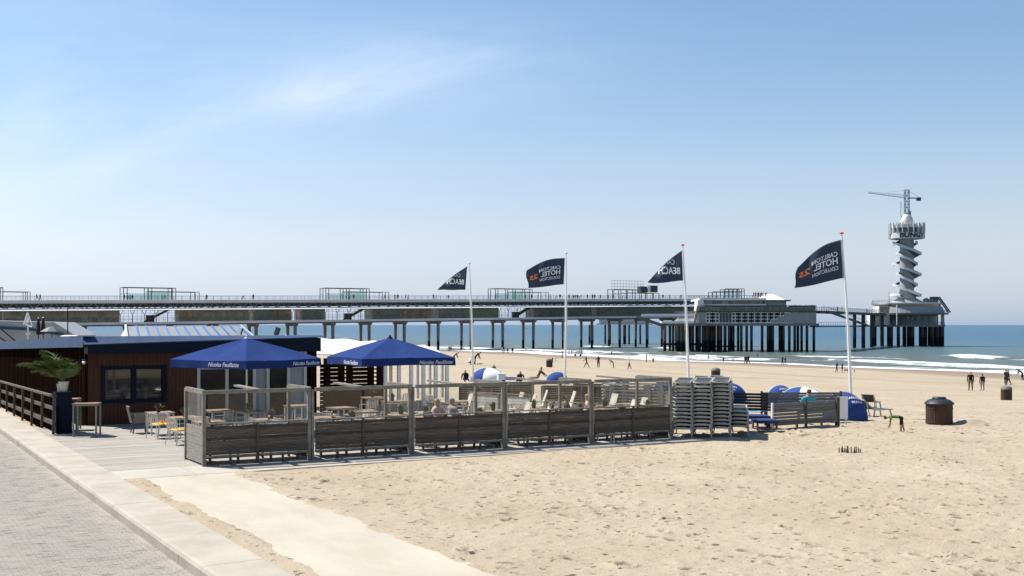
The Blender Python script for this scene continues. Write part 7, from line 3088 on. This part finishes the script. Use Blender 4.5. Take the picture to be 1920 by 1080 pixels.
pp = [(69.5, 'stride', LFT, 'left of two walkers in black on the upper deck far at left'), (75.5, 'walk', LFT, 'right of two walkers in black on the upper deck far at left'),
      (233, 'stand', TWD, 'first of four figures under the left end of the shelter above the seamed roof'), (239, 'stand', TWD, 'second and tallest of four figures under the shelter above the seamed roof'),
      (244, 'arms', TWD, 'third of four figures under the shelter above the seamed roof'), (248, 'stand', TWD, 'fourth of four figures under the shelter above the seamed roof'),
      (303.5, 'walk', RGT, 'left of two figures behind the cabin glass above the seamed roof'), (308, 'walk', RGT, 'right of two figures behind the cabin glass above the seamed roof'),
      (387.5, 'stand', TWD, 'lone figure in black just right of the shelter above the seamed roof'), (454, 'stoop', RGT, 'figure in pale trousers left of a lone black one, above the roof floodlights'),
      (475, 'stand', TWD, 'lone figure in black above the floodlights on the roof'),
      (654.5, 'walk', RGT, 'figure passing the cabin above the right parasol, left one'), (663, 'stand', TWD, 'figure passing the cabin above the right parasol, right one'),
      (721.5, 'walk', LFT, 'figure by the last post of the shelter above the right parasol'), (740.5, 'arms', TWD, 'broad dark figure left of a pair right of that shelter'),
      (746, 'stand', TWD, 'slim dark figure right of a pair right of that shelter'), (760.5, 'walk', RGT, 'left of two black figures midway between shelter and first flag'),
      (765, 'walk', RGT, 'right of two black figures midway between shelter and first flag'), (812.5, 'arms', TWD, 'left of two figures under the tip of the first flag'),
      (818, 'walk', LFT, 'right of two figures under the tip of the first flag'), (841, 'stand', TWD, 'slight lone figure under the first flag'),
      (929, 'arms', TWD, 'figure leaning at the left post of the shelter between the first two flags'), (985, 'stand', TWD, 'figure behind cabin glass, left, between the first two flags'),
      (997, 'stand', TWD, 'figure behind cabin glass, right, between the first two flags'), (1032, 'walk', LFT, 'slight figure right of the shelter under the second flag'),
      (1042, 'stoop', RGT, 'stooping figure left of the second flagpole'), (1050, 'stand', TWD, 'tall figure just left of the second flagpole'),
      (1067, 'stand', TWD, 'first figure right of the second flagpole'), (1072.5, 'walk', RGT, 'first of five close figures right of the second flagpole'),
      (1076, 'stand', TWD, 'second of five close figures right of the second flagpole'), (1079.5, 'arms', TWD, 'third of five close figures right of the second flagpole'),
      (1083, 'stand', TWD, 'fourth of five close figures right of the second flagpole'), (1087, 'stoop', RGT, 'last of five close figures right of the second flagpole'),
      (1101.5, 'arms', TWD, 'broad figure between the five and the scaffold'), (1111, 'stand', TWD, 'left of two slim figures before the scaffold'),
      (1115, 'stand', TWD, 'right of two slim figures before the scaffold'), (1126, 'arms', TWD, 'bulky figure left of the scaffold'), (1140, 'stand', TWD, 'figure at the foot of the scaffold, left'),
      (1150, 'stand', TWD, 'figure touching the first post of the scaffold'), (1167, 'stoop', RGT, 'figure inside the scaffold, left'), (1176, 'arms', TWD, 'figure inside the scaffold, right'),
      (1243, 'stand', TWD, 'figure just right of the scaffold boxes'), (1255, 'walk', RGT, 'second figure right of the scaffold boxes'), (1277, 'arms', TWD, 'figure beside the third flagpole on the deck')]
for px, pose, rz, lab in pp:
    pier_person(px, pose, rz + rnd.uniform(-.3, .3), lab, top=rnd.choice([BK, BK, NV, GY]), legs=BK)
s350 = 356 / FPX
for px, lab in ((1413, 'first'), (1417, 'second'), (1422, 'third'), (1427, 'fourth'), (1431, 'fifth'), (1436, 'last')):
    person(at(px, 558.2, 355 + rnd.uniform(0, 2)), 1.75 * 1.05, rnd.choice(['stand', 'arms', 'walk']), rnd.uniform(0, 6), lab + ' of six dark figures on the pavilion roof left of the white tent roof', top=BK, legs=BK, group='people on the pavilion roof')
for f, lab in ((.30, 'lone figure on the footbridge nearer the pavilion'), (.36, 'second figure on the footbridge behind the lone one'), (.75, 'figure on the footbridge nearer the lookout tower')):
    q = Vector((95.6, 354, 13.0)).lerp(Vector((146, 443.5, 13.0)), f)
    person(q, 1.75, 'stand', rnd.uniform(0, 6), lab, top=BK, legs=BK, group='people on the footbridge')
fc = math.atan2(-451, -159)
for k, (dt, lab) in enumerate(((-1.15, 'leftmost'), (-.75, 'second from left'), (-.45, 'third from left'), (.45, 'third from right'), (.75, 'second from right'), (1.05, 'rightmost'))):
    t = fc + dt
    person(Vector((159 + 5.6 * math.cos(t), 451 + 5.6 * math.sin(t), 47.42)), 1.9, 'arms', t - R(90), lab + ' of the visitors at the rail of the tower crown', top=BK, legs=BK, group='visitors on the tower crown')

# ---- buggy
def buggy():
    p = GR(1084, 668)
    s = 12 * p.y / FPX / 1.15
    r = T('white_buggy', 'white covered buggy pushed along the wet sand right of the second flagpole', 'buggy', p, R(90))
    b_ = MB()
    b_.extr([(-.3 * s, -.55 * s, .45 * s), (-.3 * s, .65 * s, .45 * s), (-.3 * s, .75 * s, .75 * s), (-.3 * s, -.2 * s, 1.12 * s), (-.3 * s, -.65 * s, .95 * s)], (.6 * s, 0, 0))
    b_.build('hood', M['canvaswhite'], r)
    for x in (-.3, .3):
        for y in (-.42, .5):
            MB().tube([((x - .03) * s, y * s, .2 * s), ((x + .03) * s, y * s, .2 * s)], .2 * s, 14).build('wheel', M['black'], r)
    h = MB()
    for x in (-.27, .27):
        h.bar((x * s, -.45 * s, .2 * s), (x * s, .5 * s, .5 * s), .04 * s)
        h.bar((x * s, .2 * s, .2 * s), (x * s, -1.0 * s, 1.0 * s), .04 * s)
    h.bar((-.27 * s, -1.0 * s, 1.0 * s), (.27 * s, -1.0 * s, 1.0 * s), .04 * s)
    h.build('chassis', M['dsteel'], r)


buggy()


# ---- dogs
def dog(px, py, length, rz, label, col, lying=False):
    p = GR(px, py)
    V = [(0, 0, .52), (0, .22, .54), (0, .42, .53), (0, .56, .66), (0, .68, .74), (0, .82, .70), (0, -.26, .53), (0, -.40, .55), (0, -.62, .48)]
    E = [(0, 1), (1, 2), (2, 3), (3, 4), (4, 5), (0, 6), (6, 7), (7, 8)]
    Rd = [(.12, .13), (.14, .16), (.12, .15), (.075, .08), (.085, .085), (.04, .04), (.105, .12), (.06, .06), (.022, .022)]
    for sx in (-1, 1):
        n = len(V)
        V += [(sx * .09, .40, .38), (sx * .09, .38, .20), (sx * .09, .42, .03)]
        E += [(2, n), (n, n + 1), (n + 1, n + 2)]
        Rd += [(.055, .06), (.035, .035), (.035, .04)]
        n = len(V)
        V += [(sx * .09, -.24, .36), (sx * .09, -.36, .20), (sx * .09, -.30, .03)]
        E += [(6, n), (n, n + 1), (n + 1, n + 2)]
        Rd += [(.07, .085), (.032, .034), (.034, .04)]
        n = len(V)
        V += [(sx * .07, .64, .84)]
        E += [(4, n)]
        Rd += [(.022, .03)]
    me = bpy.data.meshes.new('pose')
    me.from_pydata(V, E, [])
    o = bpy.data.objects.new('pose', me)
    COL.objects.link(o)
    o.modifiers.new('skin', 'SKIN').use_smooth_shade = True
    for i, rr in enumerate(Rd):
        me.skin_vertices[0].data[i].radius = rr
        me.skin_vertices[0].data[i].use_root = (i == 0)
    sb = o.modifiers.new('sub', 'SUBSURF')
    sb.levels = sb.render_levels = 1
    dg = bpy.context.evaluated_depsgraph_get()
    m2 = bpy.data.meshes.new_from_object(o.evaluated_get(dg))
    bpy.data.objects.remove(o)
    m2.materials.clear()
    m2.materials.append(cloth(col))
    d = bpy.data.objects.new('dog', m2)
    COL.objects.link(d)
    s = length * p.y / FPX / 1.3
    d.scale = (s, s, s * (.62 if lying else 1))
    d.location = p
    d.rotation_euler = (0, 0, rz)
    tag(d, label, 'dog')


dog(1586, 698, 10, RGT, 'black dog walking behind the pair left of the nearest flagpole', BK)
dog(898, 685, 12, RGT, 'sandy brown dog low on the sand beside the person at the first flagpole', (.16, .10, .05), True)
